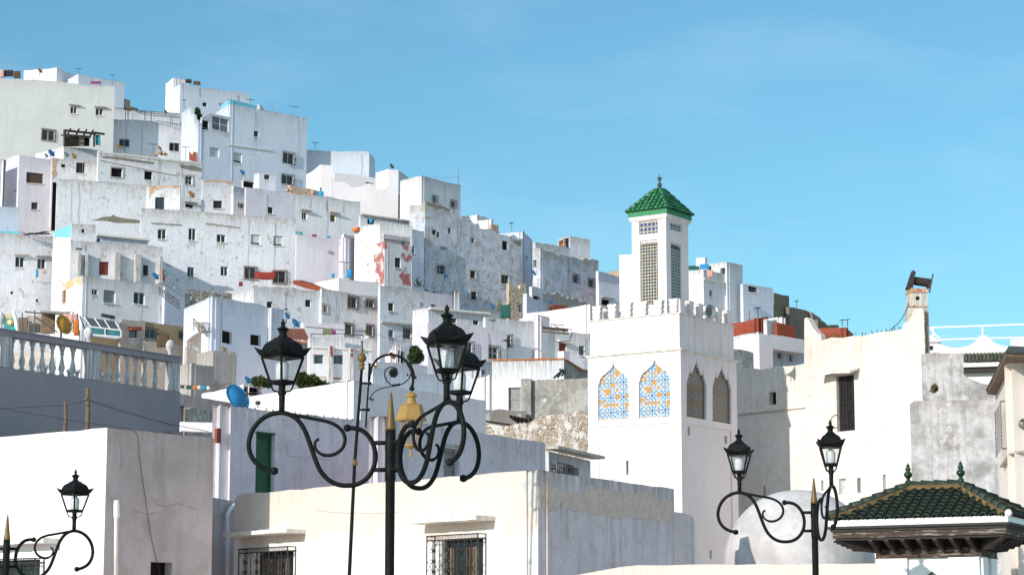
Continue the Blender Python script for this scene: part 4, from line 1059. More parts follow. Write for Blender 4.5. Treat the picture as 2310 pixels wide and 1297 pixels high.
# niche helper for kasbah slits
house('H44', 'kasbah_wall', 'large warm white old house with broken roofline and tall iron window', 'house', [
    dict(C=(1663, 871), R=(2084, 820), Y=97.8, base=1320, mat='kasbah', rough=.05,
         prof=[(1663, 835), (1775, 826), (1814, 820), (1814.5, 718), (1821, 716), (1826, 724), (1833, 737), (1843, 750), (1852, 756), (1853, 768), (1900, 762), (1970, 752), (2036, 742), (2038, 731), (2051, 722), (2057, 712), (2063, 697), (2081, 694.5), (2084, 700)],
         w=[(1886, 849, 1929, 970, 'b', 'c'), (1734, 885, 1751, 912, 'k'), (1721, 1096, 1727, 1126, 'k'), (1892, 1080, 1909, 1114, 'lt'), (1933, 1078, 1942, 1111, 'k'), (1991, 1070, 1999, 1105, 'lt'), (1852, 1083, 1858, 1106, 'lt')],
         ledge=[(1664, 934, 1817, 918, .05, .06, 'concrete')])])
def kas_hood(bm):
    pl = HP['H44'][0]['R']; (ua, za) = pl.px(1869, 848); (ub, zb) = pl.px(1931, 842)
    v = []
    for d0, dz in ((0.02, .22), (-.62, 0.0)):
        v.append([bm.verts.new(pl.P(u, z + dz + j, d0)) for (u, z, j) in ((ua - .15, za, 0), ((ua + ub) / 2, (za + zb) / 2, .08), (ub + .2, zb, .02))])
        v.append([bm.verts.new(pl.P(u, z + dz + j - .08, d0)) for (u, z, j) in ((ua - .15, za, 0), ((ua + ub) / 2, (za + zb) / 2, .08), (ub + .2, zb, .02))])
    for i in range(2):
        for a, b in ((0, 2), (2, 3), (3, 1), (1, 0)):
            bm.faces.new((v[a][i], v[a][i + 1], v[b][i + 1], v[b][i]))
    for i in (0, 2): bm.faces.new((v[0][i], v[1][i], v[3][i], v[2][i]))
obj_in('hood', kas_hood, 'wledge', HP['H44_root'])
house('H45', 'stained_wall', 'pale lichen stained wall with curved right shoulder behind the kasbah house', 'wall', [
    dict(C=(2080, 798), R=(2245, 796.5), Y=90, base=925, mat='stain', rough=.03, prof=[(2080, 798), (2172, 796.5), (2173.5, 797), (2174, 847), (2190, 855), (2215, 865), (2245, 869)])])
house('H46', 'stained_wall', 'square grey streaked wall block standing behind the pavilion roof', 'wall', [
    dict(C=(2052, 906), R=(2262, 902), Y=72, base=1230, mat='stain', rough=.02, prof=[(2052, 922), (2053, 911), (2062, 904), (2160, 902.5), (2262, 902)])])
house('H47', 'white_house', 'white house with scalloped roof parapet and tiled eave at far right', 'house', [
    dict(C=(2070, 757), R=(2340, 748), Y=112, base=900, mat='clean', rough=.0,
         prof=[(2070, 752), (2098, 755), (2108, 766), (2125, 778), (2145, 784), (2165, 784), (2185, 780), (2200, 771), (2207, 761), (2210, 757), (2225, 756.5), (2231, 763), (2243, 773), (2262, 780), (2279, 782), (2279.5, 766), (2340, 763)]),
    dict(C=(2093, 772), R=(2117, 772), L=(2089, 774), Y=105, base=800, mat='clean', rough=0, w=[(2096, 780, 2106, 790, 'k')], part='roof_lantern'),
    ])
house('H48', 'cream_house', 'cream house with deep overhanging eave at the right edge', 'house', [
    dict(C=(2283, 819), R=(2375, 823), L=(2247, 891), Y=45, base=1330, mat='cream2', rough=.0)])

# ---- extras on foreground houses
R1 = HP['F1_root']; L2 = HP['F2'][0]['L']; R2root = HP['F2_root']; L1 = HP['F1'][0]['L']; R1p = HP['F1'][0]['R']
def ledge_on(pl, root, x0, x1, xr, yr, th, pj, mat='wledge'):
    u0, _ = pl.px(x0, yr); u1, z = pl.px(xr, yr)
    a, b = sorted((u0, u1))
    def f(bm):
        k = 9
        for i in range(k):
            ua = a + (b - a) * i / k; ub = a + (b - a) * (i + 1) / k
            j = random.uniform(-.006, .006)
            pbox(bm, pl, ua + .001, ub - .001 if i < k - 1 else ub, z - th + j, z + random.uniform(-.008, .004), -pj + random.uniform(-.012, .012), 0.03)
    obj_in('ledge', f, mat, root)
ledge_on(L2, R2root, 961, 0, 1118, 1164, .10, .62)
ledge_on(L2, R2root, 547, 0, 690, 1193.5, .10, .62)
ledge_on(L1, R1, -50, 0, 134, 1214, .12, .5)

def arc(pl, u, z, r, dep, a0=0, a1=360, n=9):
    return [pl.P(u + r * math.cos(R_(a0 + (a1 - a0) * i / n)), z + r * math.sin(R_(a0 + (a1 - a0) * i / n)), dep) for i in range(n + 1)]
def scroll_cage(root, pl, u0, u1, z0, z1, pr, nmot=4):
    """wrought iron window cage with paired bars, V braces and scrolls"""
    def f(bm):
        th = .011
        for z in (z1, z1 - .10, z0):
            tube(bm, [pl.P(u0, z, -pr), pl.P(u1, z, -pr)], th * 1.4, 5)
            for u in (u0, u1): tube(bm, [pl.P(u, z, -pr), pl.P(u, z, .02)], th * 1.2, 5)
        for u in (u0, u1): tube(bm, [pl.P(u, z0, -pr), pl.P(u, z1, -pr)], th * 1.5, 5)
        tube(bm, [pl.P(u1, z0, -.02), pl.P(u1, z1, -.02)], th, 5); tube(bm, [pl.P(u0, z0, -.02), pl.P(u0, z1, -.02)], th, 5)
        mw = (u1 - u0) / nmot
        for m in range(nmot):
            uc = u0 + (m + .5) * mw
            if m: tube(bm, [pl.P(u0 + m * mw, z0, -pr), pl.P(u0 + m * mw, z1 - .10, -pr)], th, 5)
            for s in (-.016, .016): tube(bm, [pl.P(uc + s, z0, -pr), pl.P(uc + s, z1 - .10, -pr)], th * .8, 5)
            lv = z1 - .34; k = 0
            while lv > z0 + .05:
                for s in (-1, 1):
                    tube(bm, arc(pl, uc + s * .062, lv, .042, -pr, 0, 330, 9), th * .7, 4, cap=False)
                pbox(bm, pl, uc - .03, uc + .03, lv - .022, lv + .022, -pr - .014, -pr + .014)
                if k % 2 == 0:
                    for s in (-1, 1): tube(bm, [pl.P(uc + s * .02, lv + .02, -pr), pl.P(uc + s * mw * .45, lv + .24, -pr)], th * .7, 4)
                else:
                    for s in (-1, 1): tube(bm, [pl.P(uc + s * .02, lv - .02, -pr), pl.P(uc + s * mw * .45, lv - .22, -pr)], th * .7, 4)
                lv -= .235; k += 1
        n = int((u1 - u0) / .088)
        for i in range(n):
            u = u0 + (i + .5) * (u1 - u0) / n
            tube(bm, arc(pl, u, z1 - .053, .030, -pr, -40, 260, 8), th * .75, 4, cap=False)
    obj_in('grille', f, 'iron', root)
for (xa, xb, yt, yb, pl, rt) in ((558, 668, 1236, 1345, L2, R2root), (982, 1097, 1207, 1335, L2, R2root), (-40, 100, 1262, 1340, L1, R1)):
    (ua, za), (ub, zb), (_, zc) = pl.px(xa, yt), pl.px(xb, yt), pl.px(xb, yb)
    a, b = sorted((ua, ub))
    scroll_cage(rt, pl, a, b, zc, (za + zb) / 2, .27, 4)
# slatted timber leaves behind the two caged windows get planks
for (xa, xb, yt, yb) in ((576, 661, 1245, 1345), (997, 1090, 1218, 1335)):
    (ua, za), (ub, zb), (_, zc) = L2.px(xa, yt), L2.px(xb, yt), L2.px(xb, yb)
    a, b = sorted((ua, ub))
    def pk(bm):
        n = 9
        for i in range(n):
            pbox(bm, L2, a + .06 + (b - a - .12) * i / n + .006, a + .06 + (b - a - .12) * (i + 1) / n - .006, zc, min(za, zb) - .10, .19 + random.uniform(-.004, .004), .215)
    obj_in('plank_leaf', pk, 'wood', R2root)

def pipe_thing(name, label, pts, r, mat, cat='pipe', n=9):
    bm = bmesh.new(); tube(bm, pts, r, n)
    o = new_obj(name, bm, mat, None, origin=pts[0], smooth=True)
    return tag(o, label, cat)
pl = R1p
pts = [pl.P(*pl.px(254, 1345), -.12), pl.P(*pl.px(255, 1170), -.12), pl.P(*pl.px(256, 1165), -.12), pl.P(*pl.px(256, 1140), -.12), pl.P(*pl.px(256, 1128), -.12)]
pipe_thing('vent_pipe', 'thick white vent pipe rising beside the left house corner', pts, [.05, .05, .075, .078, .06], 'pipewhite', n=12)
pw = HP['F2b'][0]['R']
pp = smooth_pts([pw.P(*pw.px(503, 1345), -.12), pw.P(*pw.px(503, 1180), -.12), pw.P(*pw.px(505, 1158), -.12), pw.P(*pw.px(515, 1142), -.12), pw.P(*pw.px(528, 1136), -.12)], 4)
pipe_thing('downpipe', 'white bent downpipe on the narrow wall left of the pinkish house', pp, .055, 'pipewhite', n=10)
cb = smooth_pts([pl.P(*pl.px(300, 971), -.03), pl.P(*pl.px(308, 985), -.04), pl.P(*pl.px(314, 1040), -.03), pl.P(*pl.px(328, 1140), -.04), pl.P(*pl.px(340, 1215), -.03), pl.P(*pl.px(356, 1290), -.06), pl.P(*pl.px(360, 1330), -.06)], 4)
pipe_thing('cable', 'thin sagging cable down the shaded wall of the left house', cb, .008, 'wirem', 'cable', 5)
# brick red end piece between left house and lavender house
def rb(bm): pbox(bm, HP['F3'][0]['R'], -0.20, -.06, HP['F3'][0]['zt'] - 1.05, HP['F3'][0]['zt'] - .66, -.12, -.02)
obj_in('brick_end', rb, 'red', HP['F3_root'])
# orange clay edge of cottage roof
def oe(bm):
    p = HP['F5'][0]['L']; z = HP['F5'][0]['zt']; (u, _) = p.px(1110, 814)
    k = 14
    for i in range(k): pbox(bm, p, u * i / k + .004, u * (i + 1) / k - .004, z + .003, z + .075 + random.uniform(-.01, .01), -.06, .25)
    p = HP['F5'][0]['R']; (u0, z0), (u1, z1), (u2, z2) = p.px(1273.5, 811.6), p.px(1313, 838), p.px(1345, 842)
    ppoly(bm, p, [(u0, z0), (u1, z1), (u2, z2), (u2, z2 + .12), (u1, z1 + .10), (u0, z0 + .05)], -.08, .2)
obj_in('roof_edging', oe, 'orangeedge', HP['F5_root'])

# ---- right edge house: eave, lattice, ledge
h48 = HP['H48'][0]
def eave_poly(z):
    C = h48['C']; dR = h48['R'].d; nR = h48['R'].n
    near = at_z(2269, 803, z); farc = at_z(2224.5, 888.7, z)
    return [near, near + dR * 3.6, near + dR * 3.6 - nR * 6.0, farc]
def eave(bm):
    z0 = h48['zt'] + .002
    q = eave_poly(z0); q0 = [p + (Vector((q[2].x, q[2].y, p.z)) - p).normalized() * .03 for p in q]
    lo = [bm.verts.new((p.x, p.y, z0)) for p in q0]; hi = [bm.verts.new((p.x, p.y, z0 + .05)) for p in q0]
    bm.faces.new(lo[::-1]); bm.faces.new(hi)
    for i in range(4): bm.faces.new((lo[i], lo[(i + 1) % 4], hi[(i + 1) % 4], hi[i]))
obj_in('eave', eave, 'wood', HP['H48_root'])
def eave2(bm):
    z0 = h48['zt'] + .054
    q = eave_poly(h48['zt'] + .002); cx = (q[0] + q[2]) / 2
    lo = [bm.verts.new((p.x, p.y, z0)) for p in q]; md = [bm.verts.new((p.x, p.y, z0 + .05)) for p in q]
    hi = [bm.verts.new((p.x + (cx.x - p.x) * .6, p.y + (cx.y - p.y) * .6, z0 + .42)) for p in q]
    bm.faces.new(lo[::-1]); bm.faces.new(hi)
    for a_, b_ in ((lo, md), (md, hi)):
        for i in range(4): bm.faces.new((a_[i], a_[(i + 1) % 4], b_[(i + 1) % 4], b_[i]))
obj_in('roof', eave2, 'tilegrey', HP['H48_root'])
def lat(bm):
    p = h48['L']; (u0, z1) = p.px(2271, 905); (u1, _) = p.px(2257, 905); _, z0 = p.px(2262, 1030)
    a, b = sorted((u0, u1)); n = 13
    for i in range(n):
        za = z0 + (z1 - z0) * i / n; zb = z0 + (z1 - z0) * (i + 1) / n
        tube(bm, [p.P(a, za, -.12), p.P(b, (za + zb) / 2, -.12), p.P(a, zb, -.12)], .006, 4)
    for u in (a, b): tube(bm, [p.P(u, z0, -.12), p.P(u, z1, -.12)], .007, 4)
    tube(bm, [p.P(a, z0, -.12), p.P(a, z0, .02)], .012, 4); tube(bm, [p.P(a, z1, -.12), p.P(a, z1, .02)], .012, 4)
obj_in('lattice', lat, 'rail', HP['H48_root'])
def led48(bm):
    p = h48['R']; (u, z) = p.px(2300, 1018); pbox(bm, p, -.0, 2.5, z - .03, z + .01, -.10, .02)
    p = h48['L']; pbox(bm, p, .12, 3.2, z - .03, z + .01, -.10, .02)
obj_in('ledge', led48, 'concrete', HP['H48_root'])
p = h48['R']; bm = bmesh.new(); (u, z) = p.px(2302, 958)
for k in range(4):
    tube(bm, arc(p, u + .006 * k, z + .005 * k, .062 + .008 * k, -.05 - .012 * k, 0, 360, 16), .011, 5, cap=False)
tag(new_obj('hose_coil', bm, 'netting', None, origin=p.P(u, z, -.05), smooth=True), 'coiled olive hose hanging on the cream house at right edge', 'hose')

# ---- scalloped house: railing and tiled eave
def railing(name, label, Y, posts, rails, r, mat, cat='railing', group=None):
    """posts: [(x,ytop,ybot)], rails: [[(x,y)...]] in photo pixels, real height at distance Y (a number or function of x)"""
    fy = Y if callable(Y) else (lambda x: Y)
    p0 = at(posts[0][0], posts[0][2], fy(posts[0][0])) if posts else at(*rails[0][0], fy(rails[0][0][0]))
    root = empty(name, p0, label, cat, group)
    for x, y0, y1 in posts:
        obj_in('post', lambda bm: tube(bm, [at(x, y1, fy(x)), at(x, y0, fy(x))], r * 1.15, 6), mat, root)
    def f(bm):
        for rl in rails: tube(bm, [at(x, y, fy(x)) for x, y in rl], r, 6)
    obj_in('rail', f, mat, root)
    return root
railing('railing', 'white tubular railing above the scalloped white parapet', lambda x: 112.3 - (x - 2090) * .006, [(2105, 739, 760), (2217, 735, 758)],
        [[(2098, 739), (2217, 735), (2335, 731)], [(2123, 766), (2217, 763.5), (2335, 761)], [(2098, 739), (2110, 755), (2123, 766)]], .042, 'whitepaint')

def tile_roof(bm, lay, P0, eU, eV, Wd, hl, hr, vT, sp, r, course, base_mat=1, tile_mat=0):
    eN = eU.cross(eV).normalized(); n = max(1, int(round(Wd / sp))); sp = Wd / n
    f = bm.faces.new([bm.verts.new(P0 + eU * u + eV * v) for u, v in ((0, 0), (Wd, 0), (hr, vT), (hl, vT))]); f.material_index = base_mat
    for j in range(n):
        u = (j + .5) * sp
        vm = vT
        if u < hl: vm = min(vm, vT * u / hl)
        if u > hr: vm = min(vm, vT * (Wd - u) / (Wd - hr))
        v0 = -.05; k = 0
        jit = random.uniform(-.006, .006)
        while v0 < vm - .03:
            v1 = min(v0 + course * 1.1, vm); tint = random.random()
            ra, la, rb_, lb = r * random.uniform(.96, 1.05), .022, r * .84, .0
            rows = []
            for (v, rr, lf) in ((v0, ra, la), (v1, rb_, lb)):
                row = []
                for s in range(7):
                    th = math.pi * s / 6
                    q = bm.verts.new(P0 + eU * (u + jit + rr * math.cos(th)) + eN * (lf + rr * math.sin(th)) + eV * v); q[lay] = tint; row.append(q)
                rows.append(row)
            for s in range(6):
                ff = bm.faces.new((rows[0][s], rows[0][s + 1], rows[1][s + 1], rows[1][s])); ff.material_index = tile_mat; ff.smooth = True
            # thickness ring at the lower lip
            inner = []
            for s in range(7):
                th = math.pi * s / 6
                q = bm.verts.new(P0 + eU * (u + jit + ra * .78 * math.cos(th)) + eN * (la + ra * .78 * math.sin(th)) + eV * (v0 + .004)); q[lay] = tint * .5; inner.append(q)
            for s in range(6): bm.faces.new((rows[0][s + 1], rows[0][s], inner[s], inner[s + 1])).material_index = tile_mat
            v0 += course
def ridge_tiles(bm, lay, a, b, r, course, tile_mat=0):
    d = (b - a); L = d.length; d.normalize(); side = d.cross(Vector((0, 0, 1))).normalized(); up = side.cross(d).normalized()
    k = max(1, int(round(L / course))); c = L / k
    for i in range(k):
        tint = random.random(); rows = []
        for v, rr, lf in ((i * c, r * 1.06, .02), (min(L, i * c + c * 1.08), r * .9, 0)):
            row = []
            for s in range(7):
                th = math.pi * s / 6
                q = bm.verts.new(a + d * v + side * (rr * math.cos(th)) + up * (lf + rr * math.sin(th) - r * .25)); q[lay] = tint; row.append(q)
            rows.append(row)
        for s in range(6):
            ff = bm.faces.new((rows[0][s], rows[0][s + 1], rows[1][s + 1], rows[1][s])); ff.material_index = tile_mat; ff.smooth = True
        bm.faces.new(rows[0][::-1]).material_index = tile_mat
def eave47(bm):
    lay = bm.verts.layers.float.new('tint')
    pl = HP['H47'][0]['R']; (ua, za), (ub, zb), (_, zt) = pl.px(2168, 822), pl.px(2320, 819), pl.px(2200, 805)
    n3 = pl.n; eV = (Vector((0, 0, 1)) * .62 - n3 * .9).normalized()
    tile_roof(bm, lay, pl.P(ua, za, -.75), pl.d, eV, ub - ua, 0, ub - ua, .85, .17, .07, .2)
obj_in('eave', eave47, ['tilegrey', 'tilegrey'], HP['H47_root'])
def eave47b(bm):
    pl = HP['H47'][0]['R']; (ua, za), (ub, zb) = pl.px(2168, 822), pl.px(2320, 819)
    pbox(bm, pl, ua, ub, za - .22, za - .02, -.70, .02)
obj_in('fascia', eave47b, 'clean', HP['H47_root'])
def eave47_shade(bm):
    pl = HP['H47'][0]['R']; (ua, za), (ub, zb) = pl.px(2168, 822), pl.px(2320, 819)
    pbox(bm, pl, ua, ub, za - .42, za - .225, -.52, .02)
obj_in('soffit', eave47_shade, 'dwood', HP['H47_root'])  # dark box standing in for the shaded recess under the eave
def hutroof(bm):
    q = HP['H47'][1]; C = q['C']; z = q['zt']; c = q['R'].P(.27, 0, .35)
    b = [q['R'].P(u, z, d) for u, d in ((-.1, -.1), (.62, -.1), (.62, .8), (-.1, .8))]
    vs = [bm.verts.new(p) for p in b]; t = bm.verts.new((c.x, c.y, z + .35))
    bm.faces.new(vs)
    for i in range(4): bm.faces.new((vs[i], vs[(i + 1) % 4], t))
obj_in('roof', hutroof, 'clean', HP['H47_root'])

def kas_edge(bm):
    p = HP['H44'][0]['R']; u1, zt_ = p.px(2084, 700); _, z0 = p.px(2084, 905); z = z0
    while z < zt_ - .1:
        h = random.uniform(.14, .26); pbox(bm, p, u1 + .003, u1 + random.uniform(.015, .06), z + .01, min(z + h, zt_ - .05), random.uniform(-.02, .0), .16); z += h
obj_in('eroded_edge', kas_edge, 'olive', HP['H44_root'])

def kas_bars(bm):
    p = HP['H44'][0]['R']; (u0, z1), (u1, z0) = p.px(1886, 849), p.px(1929, 970)
    n = 8
    for i in range(1, 6): u = u0 + (u1 - u0) * i / 6; pbox(bm, p, u - .012, u + .012, z0 + .02, z1 - .02, .08, .10)
    for i in range(1, n): z = z0 + (z1 - z0) * i / n; pbox(bm, p, u0 + .01, u1 - .01, z - .012, z + .012, .105, .12)
    a = p.P(u0 - .05, z0 + .45, -.05)
    tube(bm, arc(p, u0 - .02, z0 + .42, .26, -.06, 60, 300, 12), .012, 5)
obj_in('window_bars', kas_bars, 'dwood', HP['H44_root'])

def crack(pl, root, pts):
    P = []
    for (x0, y0), (x1, y1) in zip(pts[:-1], pts[1:]):
        for k in range(4):
            t = k / 4; P.append(pl.P(*pl.px(x0 + (x1 - x0) * t + random.uniform(-1.2, 1.2), y0 + (y1 - y0) * t + random.uniform(-1.2, 1.2)), -.001))
    P.append(pl.P(*pl.px(*pts[-1]), -.001))
    obj_in('crack', lambda bm: tube(bm, P, .0045, 4), 'crack', root)
for pl_, rt_, pts in ((R1p, R1, [(340, 1120), (352, 1138), (378, 1142), (398, 1135), (440, 1148)]), (R1p, R1, [(266, 985), (274, 1030), (270, 1060)]), (R1p, R1, [(300, 1150), (330, 1160), (360, 1152)]),
    (HP['F2'][0]['R'], R2root, [(1218, 1118), (1262, 1124), (1310, 1128), (1360, 1132), (1420, 1142), (1470, 1150), (1516, 1154)]), (HP['F2'][0]['R'], R2root, [(1264, 1134), (1266, 1160)]),
    (HP['F3'][0]['R'], HP['F3_root'], [(645, 1005), (650, 1028), (700, 1032), (745, 1036)]), (HP['F3'][1]['R'], HP['F3_root'], [(1175, 995), (1168, 1018), (1180, 1024), (1205, 1038), (1212, 1052)]),
    (L2, R2root, [(715, 1150), (760, 1156), (840, 1158), (900, 1155)]), (HP['H44'][0]['R'], HP['H44_root'], [(1990, 850), (2010, 842), (2030, 848)])):
    crack(pl_, rt_, pts)
# door surround and step on the lavender house
p = HP['F3'][1]['R']
def frame3(bm):
    (u0, z1), (u1, z0) = p.px(996, 1003), p.px(1037, 1085); pbox(bm, p, u0, u1, z1 - .02, z1 + .05, -.05, .01)
obj_in('lintel', frame3, 'concrete', HP['F3_root'])
p = HP['F3'][0]['R']
(u0, z1), (u1, z0) = p.px(578, 975), p.px(618, 985)
obj_in('lintel', lambda bm: pbox(bm, p, u0 - .03, u1 + .03, z1 - .015, z1 + .03, -.03, .01), 'greendoor', HP['F3_root'])
# ================================================================ minaret
YM = 90.0
Cm = at(1535, 790, YM)
Lm = at_z(1326, 806.5, Cm.z); Rm = at_z(1661, 816, Cm.z)
vL = Vector((Lm.x - Cm.x, Lm.y - Cm.y, 0)); vR = Vector((Rm.x - Cm.x, Rm.y - Cm.y, 0))
# force a true square plan
dL = vL.normalized(); dR = vR.normalized()
bis = (dL + dR).normalized(); per = Vector((-bis.y, bis.x, 0))
if per.dot(dL) < 0: per = -per
dL = (bis + per).normalized(); dR = (bis - per).normalized()
S = (vL.length + vR.length) / 2
# keep widths as in the photo
def solve_u(px, py, d, n):
    p = on_plane(px, py, Cm, n); return (p - Cm).dot(d)
nL = Vector((-dL.y, dL.x, 0)); nR = Vector((dR.y, -dR.x, 0))
if nL.y > 0: nL = -nL
if nR.y > 0: nR = -nR
SL = solve_u(1326, 806, dL, nL); SR = solve_u(1661, 816, dR, nR)
MC = Cm + dL * SL / 2 + dR * SR / 2
mina = empty('minaret', (MC.x, MC.y, 0), 'white square minaret with tiled panels and green tiled lantern roof', 'minaret')
plL = Plane(Cm, dL, nL); plR = Plane(Cm, dR, nR)
def arch_poly(pl, pts): return [pl.px(x, y) for x, y in pts]
def ogee(x0, x1, yb, ysp, ytip, slope):
    """pointed ogee outline in pixels; slope = dy per px of the wall's perspective"""
    xc = (x0 + x1) / 2; w = (x1 - x0) / 2; H = ysp - ytip
    prof = [(1, 0), (.93, .02), (.93, .10), (.90, .20), (.82, .32), (.70, .43), (.56, .50), (.47, .53), (.45, .57), (.30, .64), (.16, .74), (.07, .86), (.0, 1.0)]
    pts = [(x0, yb), (x1, yb)] + [(xc + w * a, ysp - H * b) for a, b in prof] + [(xc - w * a, ysp - H * b) for a, b in prof[-2::-1]]
    return [(x, y - slope * (x - xc)) for x, y in pts]
def lobed(x0, x1, yb, ysp, ytip, slope):
    xc = (x0 + x1) / 2; w = (x1 - x0) / 2; H = ysp - ytip
    prof = [(1, 0), (1.0, .12), (.93, .16), (.90, .30), (.82, .33), (.78, .46), (.72, .50), (.66, .80), (.60, .52), (.52, .50), (.44, .52), (.40, .62), (.32, .64), (.28, .74), (.18, .76), (.12, .88), (.06, .92), (.0, 1.12)]
    pts = [(x0, yb), (x1, yb)] + [(xc + w * a, ysp - H * b) for a, b in prof] + [(xc - w * a, ysp - H * b) for a, b in prof[-2::-1]]
    return [(x, y - slope * (x - xc)) for x, y in pts]
slL = .068; slR = -.175
shapesL = [ogee(1349, 1418.5, 946, 866, 819, slL), ogee(1441, 1512.5, 941.5, 859, 811, slL)]
shapesR = [lobed(1549, 1593.5, 943, 872, 815, slR), lobed(1607.5, 1649.5, 953, 880, 828, slR)]
holesL = [arch_poly(plL, s) for s in shapesL]; holesR = [arch_poly(plR, s) for s in shapesR]
zt = Cm.z
def rect_px(pl, x0, y0, x1, y1):
    a, b = pl.px(x0, y0), pl.px(x1, y1); u0, u1 = sorted((a[0], b[0])); z0, z1 = sorted((a[1], b[1])); return u0, u1, z0, z1
# shallow recessed fields below the arches
uL0, uL1, _, zfL = rect_px(plL, 1350.5, 963, 1514, 953)
uR0, uR1, _, zfR = rect_px(plR, 1551, 955, 1650, 972)
zfL = plL.px(1432, 958)[1]; zfR = plR.px(1600, 963)[1]
bm = bmesh.new(); bm.verts.layers.float.new('topd')
fieldL = [(uL0, 0.3), (uL1, 0.3), (uL1, zfL), (uL0, zfL)]; fieldR = [(uR0, .3), (uR1, .3), (uR1, zfR), (uR0, zfR)]
facade(bm, plL, [(0, 0), (SL, 0), (SL, zt), (0, zt)], holesL + [fieldL], .3, zt, True, rev=.10)
facade(bm, plR, [(0, 0), (SR, 0), (SR, zt), (0, zt)], holesR + [fieldR], .3, zt, True, rev=.10)
for o_, a_, ln in ((Cm + dL * SL, dR, SR), (Cm + dR * SR, dL, SL)):
    b0 = Vector((o_.x, o_.y, 0)); b1 = b0 + a_ * ln
    quad(bm, b0, b1, b1 + Vector((0, 0, zt)), b0 + Vector((0, 0, zt)))
new_obj('shaft', bm, 'minaret', mina)
# field backs with slits
def field_back(pl, u0, u1, z1, slits):
    bm = bmesh.new(); bm.verts.layers.float.new('topd')
    hs = []
    for s in slits:
        a, b, c, d = rect_px(pl, *s); hs.append([(a, c), (b, c), (b, d), (a, d)])
    pl2 = Plane(pl.o - pl.n * .045, pl.d, pl.n)
    facade(bm, pl2, [(u0, .3), (u1, .3), (u1, z1), (u0, z1)], hs, .2, z1 + 8)
    new_obj('recessed_field', bm, 'minaret', mina)
    for h in hs:
        obj_in('slit', lambda bm: pbox(bm, pl2, h[0][0] + .003, h[1][0] - .003, h[0][1] + .003, h[2][1] - .003, .17, .19), 'dark', mina)
field_back(plL, uL0 + .002, uL1 - .002, zfL - .002, [(1411, 1038, 1416.5, 1070)])
field_back(plR, uR0 + .002, uR1 - .002, zfR - .002, [(1552, 961, 1559, 982), (1636.5, 982, 1643, 1001), (1603, 1240, 1608, 1261)])
def tile_panel(pl, poly, dep, mat, name='tile_panel'):
    bm = bmesh.new(); uvl = bm.loops.layers.uv.new('UVMap')
    tri = tessellate_polygon([[Vector((u, z, 0)) for u, z in poly]])
    vs = [bm.verts.new(pl.P(u, z, dep)) for u, z in poly]
    u0 = min(u for u, z in poly); z0 = min(z for u, z in poly)
    idx = {v: i for i, v in enumerate(vs)}
    for t in tri:
        f = bm.faces.new([vs[i] for i in t])
        for lp in f.loops: i = idx[lp.vert]; lp[uvl].uv = (poly[i][0] - u0, poly[i][1] - z0)
    return new_obj(name, bm, mat, mina)
for h in holesL: tile_panel(plL, h, .085, 'azul')
for h in holesR: tile_panel(plR, h, .085, 'azul2')
# cornices, upper band
def square_ring(bm, out, z0, z1, CmX=None):
    C0 = Vector((Cm.x, Cm.y, 0)); q = [C0, C0 + dL * SL, C0 + dL * SL + dR * SR, C0 + dR * SR]
    ctr = (q[0] + q[2]) / 2
    q = [C0 - dL * out - dR * out, C0 + dL * (SL + out) - dR * out, C0 + dL * (SL + out) + dR * (SR + out), C0 - dL * out + dR * (SR + out)]
    lo = [bm.verts.new(p + Vector((0, 0, z0))) for p in q]; hi = [bm.verts.new(p + Vector((0, 0, z1))) for p in q]
    bm.faces.new(lo[::-1]); bm.faces.new(hi)
    for i in range(4): bm.faces.new((lo[i], lo[(i + 1) % 4], hi[(i + 1) % 4], hi[i]))
def cornice(bm):
    square_ring(bm, .05, zt + .003, zt + .035); square_ring(bm, .09, zt + .037, zt + .075)
obj_in('cornice', cornice, 'wledge', mina)
zc2 = at(1536.5, 706, YM).z
obj_in('parapet', lambda bm: square_ring(bm, -.07, zt + .076, zc2), 'minaret', mina)
obj_in('cornice', lambda bm: (square_ring(bm, -.02, zc2 + .002, zc2 + .04)), 'wledge', mina)
# stepped merlons: inverted stacked tiers
def merlon(bm, pl, uc, w, z0, h, dep, t=.20):
    t3 = h / 3; pts = [(uc - w * .27, z0)]
    right = []; left = []
    for k in range(3):
        a = .105 + .012 * k; b = .185 + .014 * k
        left += [(uc - a, z0 + t3 * k), (uc - b, z0 + t3 * (k + 1))]; right += [(uc + a, z0 + t3 * k), (uc + b, z0 + t3 * (k + 1))]
    poly = right + left[::-1]
    ppoly(bm, pl, poly, dep, dep + t)
zm = zc2 + .042; hm = .57
for pl, ln in ((plL, SL), (plR, SR)):
    n = 6
    for i in range(n):
        uc = -.07 + .32 + (ln + .0 - .5) * i / (n - 1) if False else .34 + (ln - .68) * i / (n - 1)
        if i == 0: uc = .36
        obj_in('merlon', lambda bm: merlon(bm, pl, uc, .62, zm, hm * random.uniform(.95, 1.02), .10), 'minaret', mina)
    # far sides
for (o_, d_, n_, ln) in ((Cm + dL * SL, dR, -nR if False else dL, SR), (Cm + dR * SR, dL, dR, SL)):
    pf = Plane(o_, d_, n_)
    for i in range(6):
        obj_in('merlon', lambda bm: merlon(bm, pf, .36 + (ln - .72) * i / 5, .62, zm, hm, .10), 'minaret', mina)
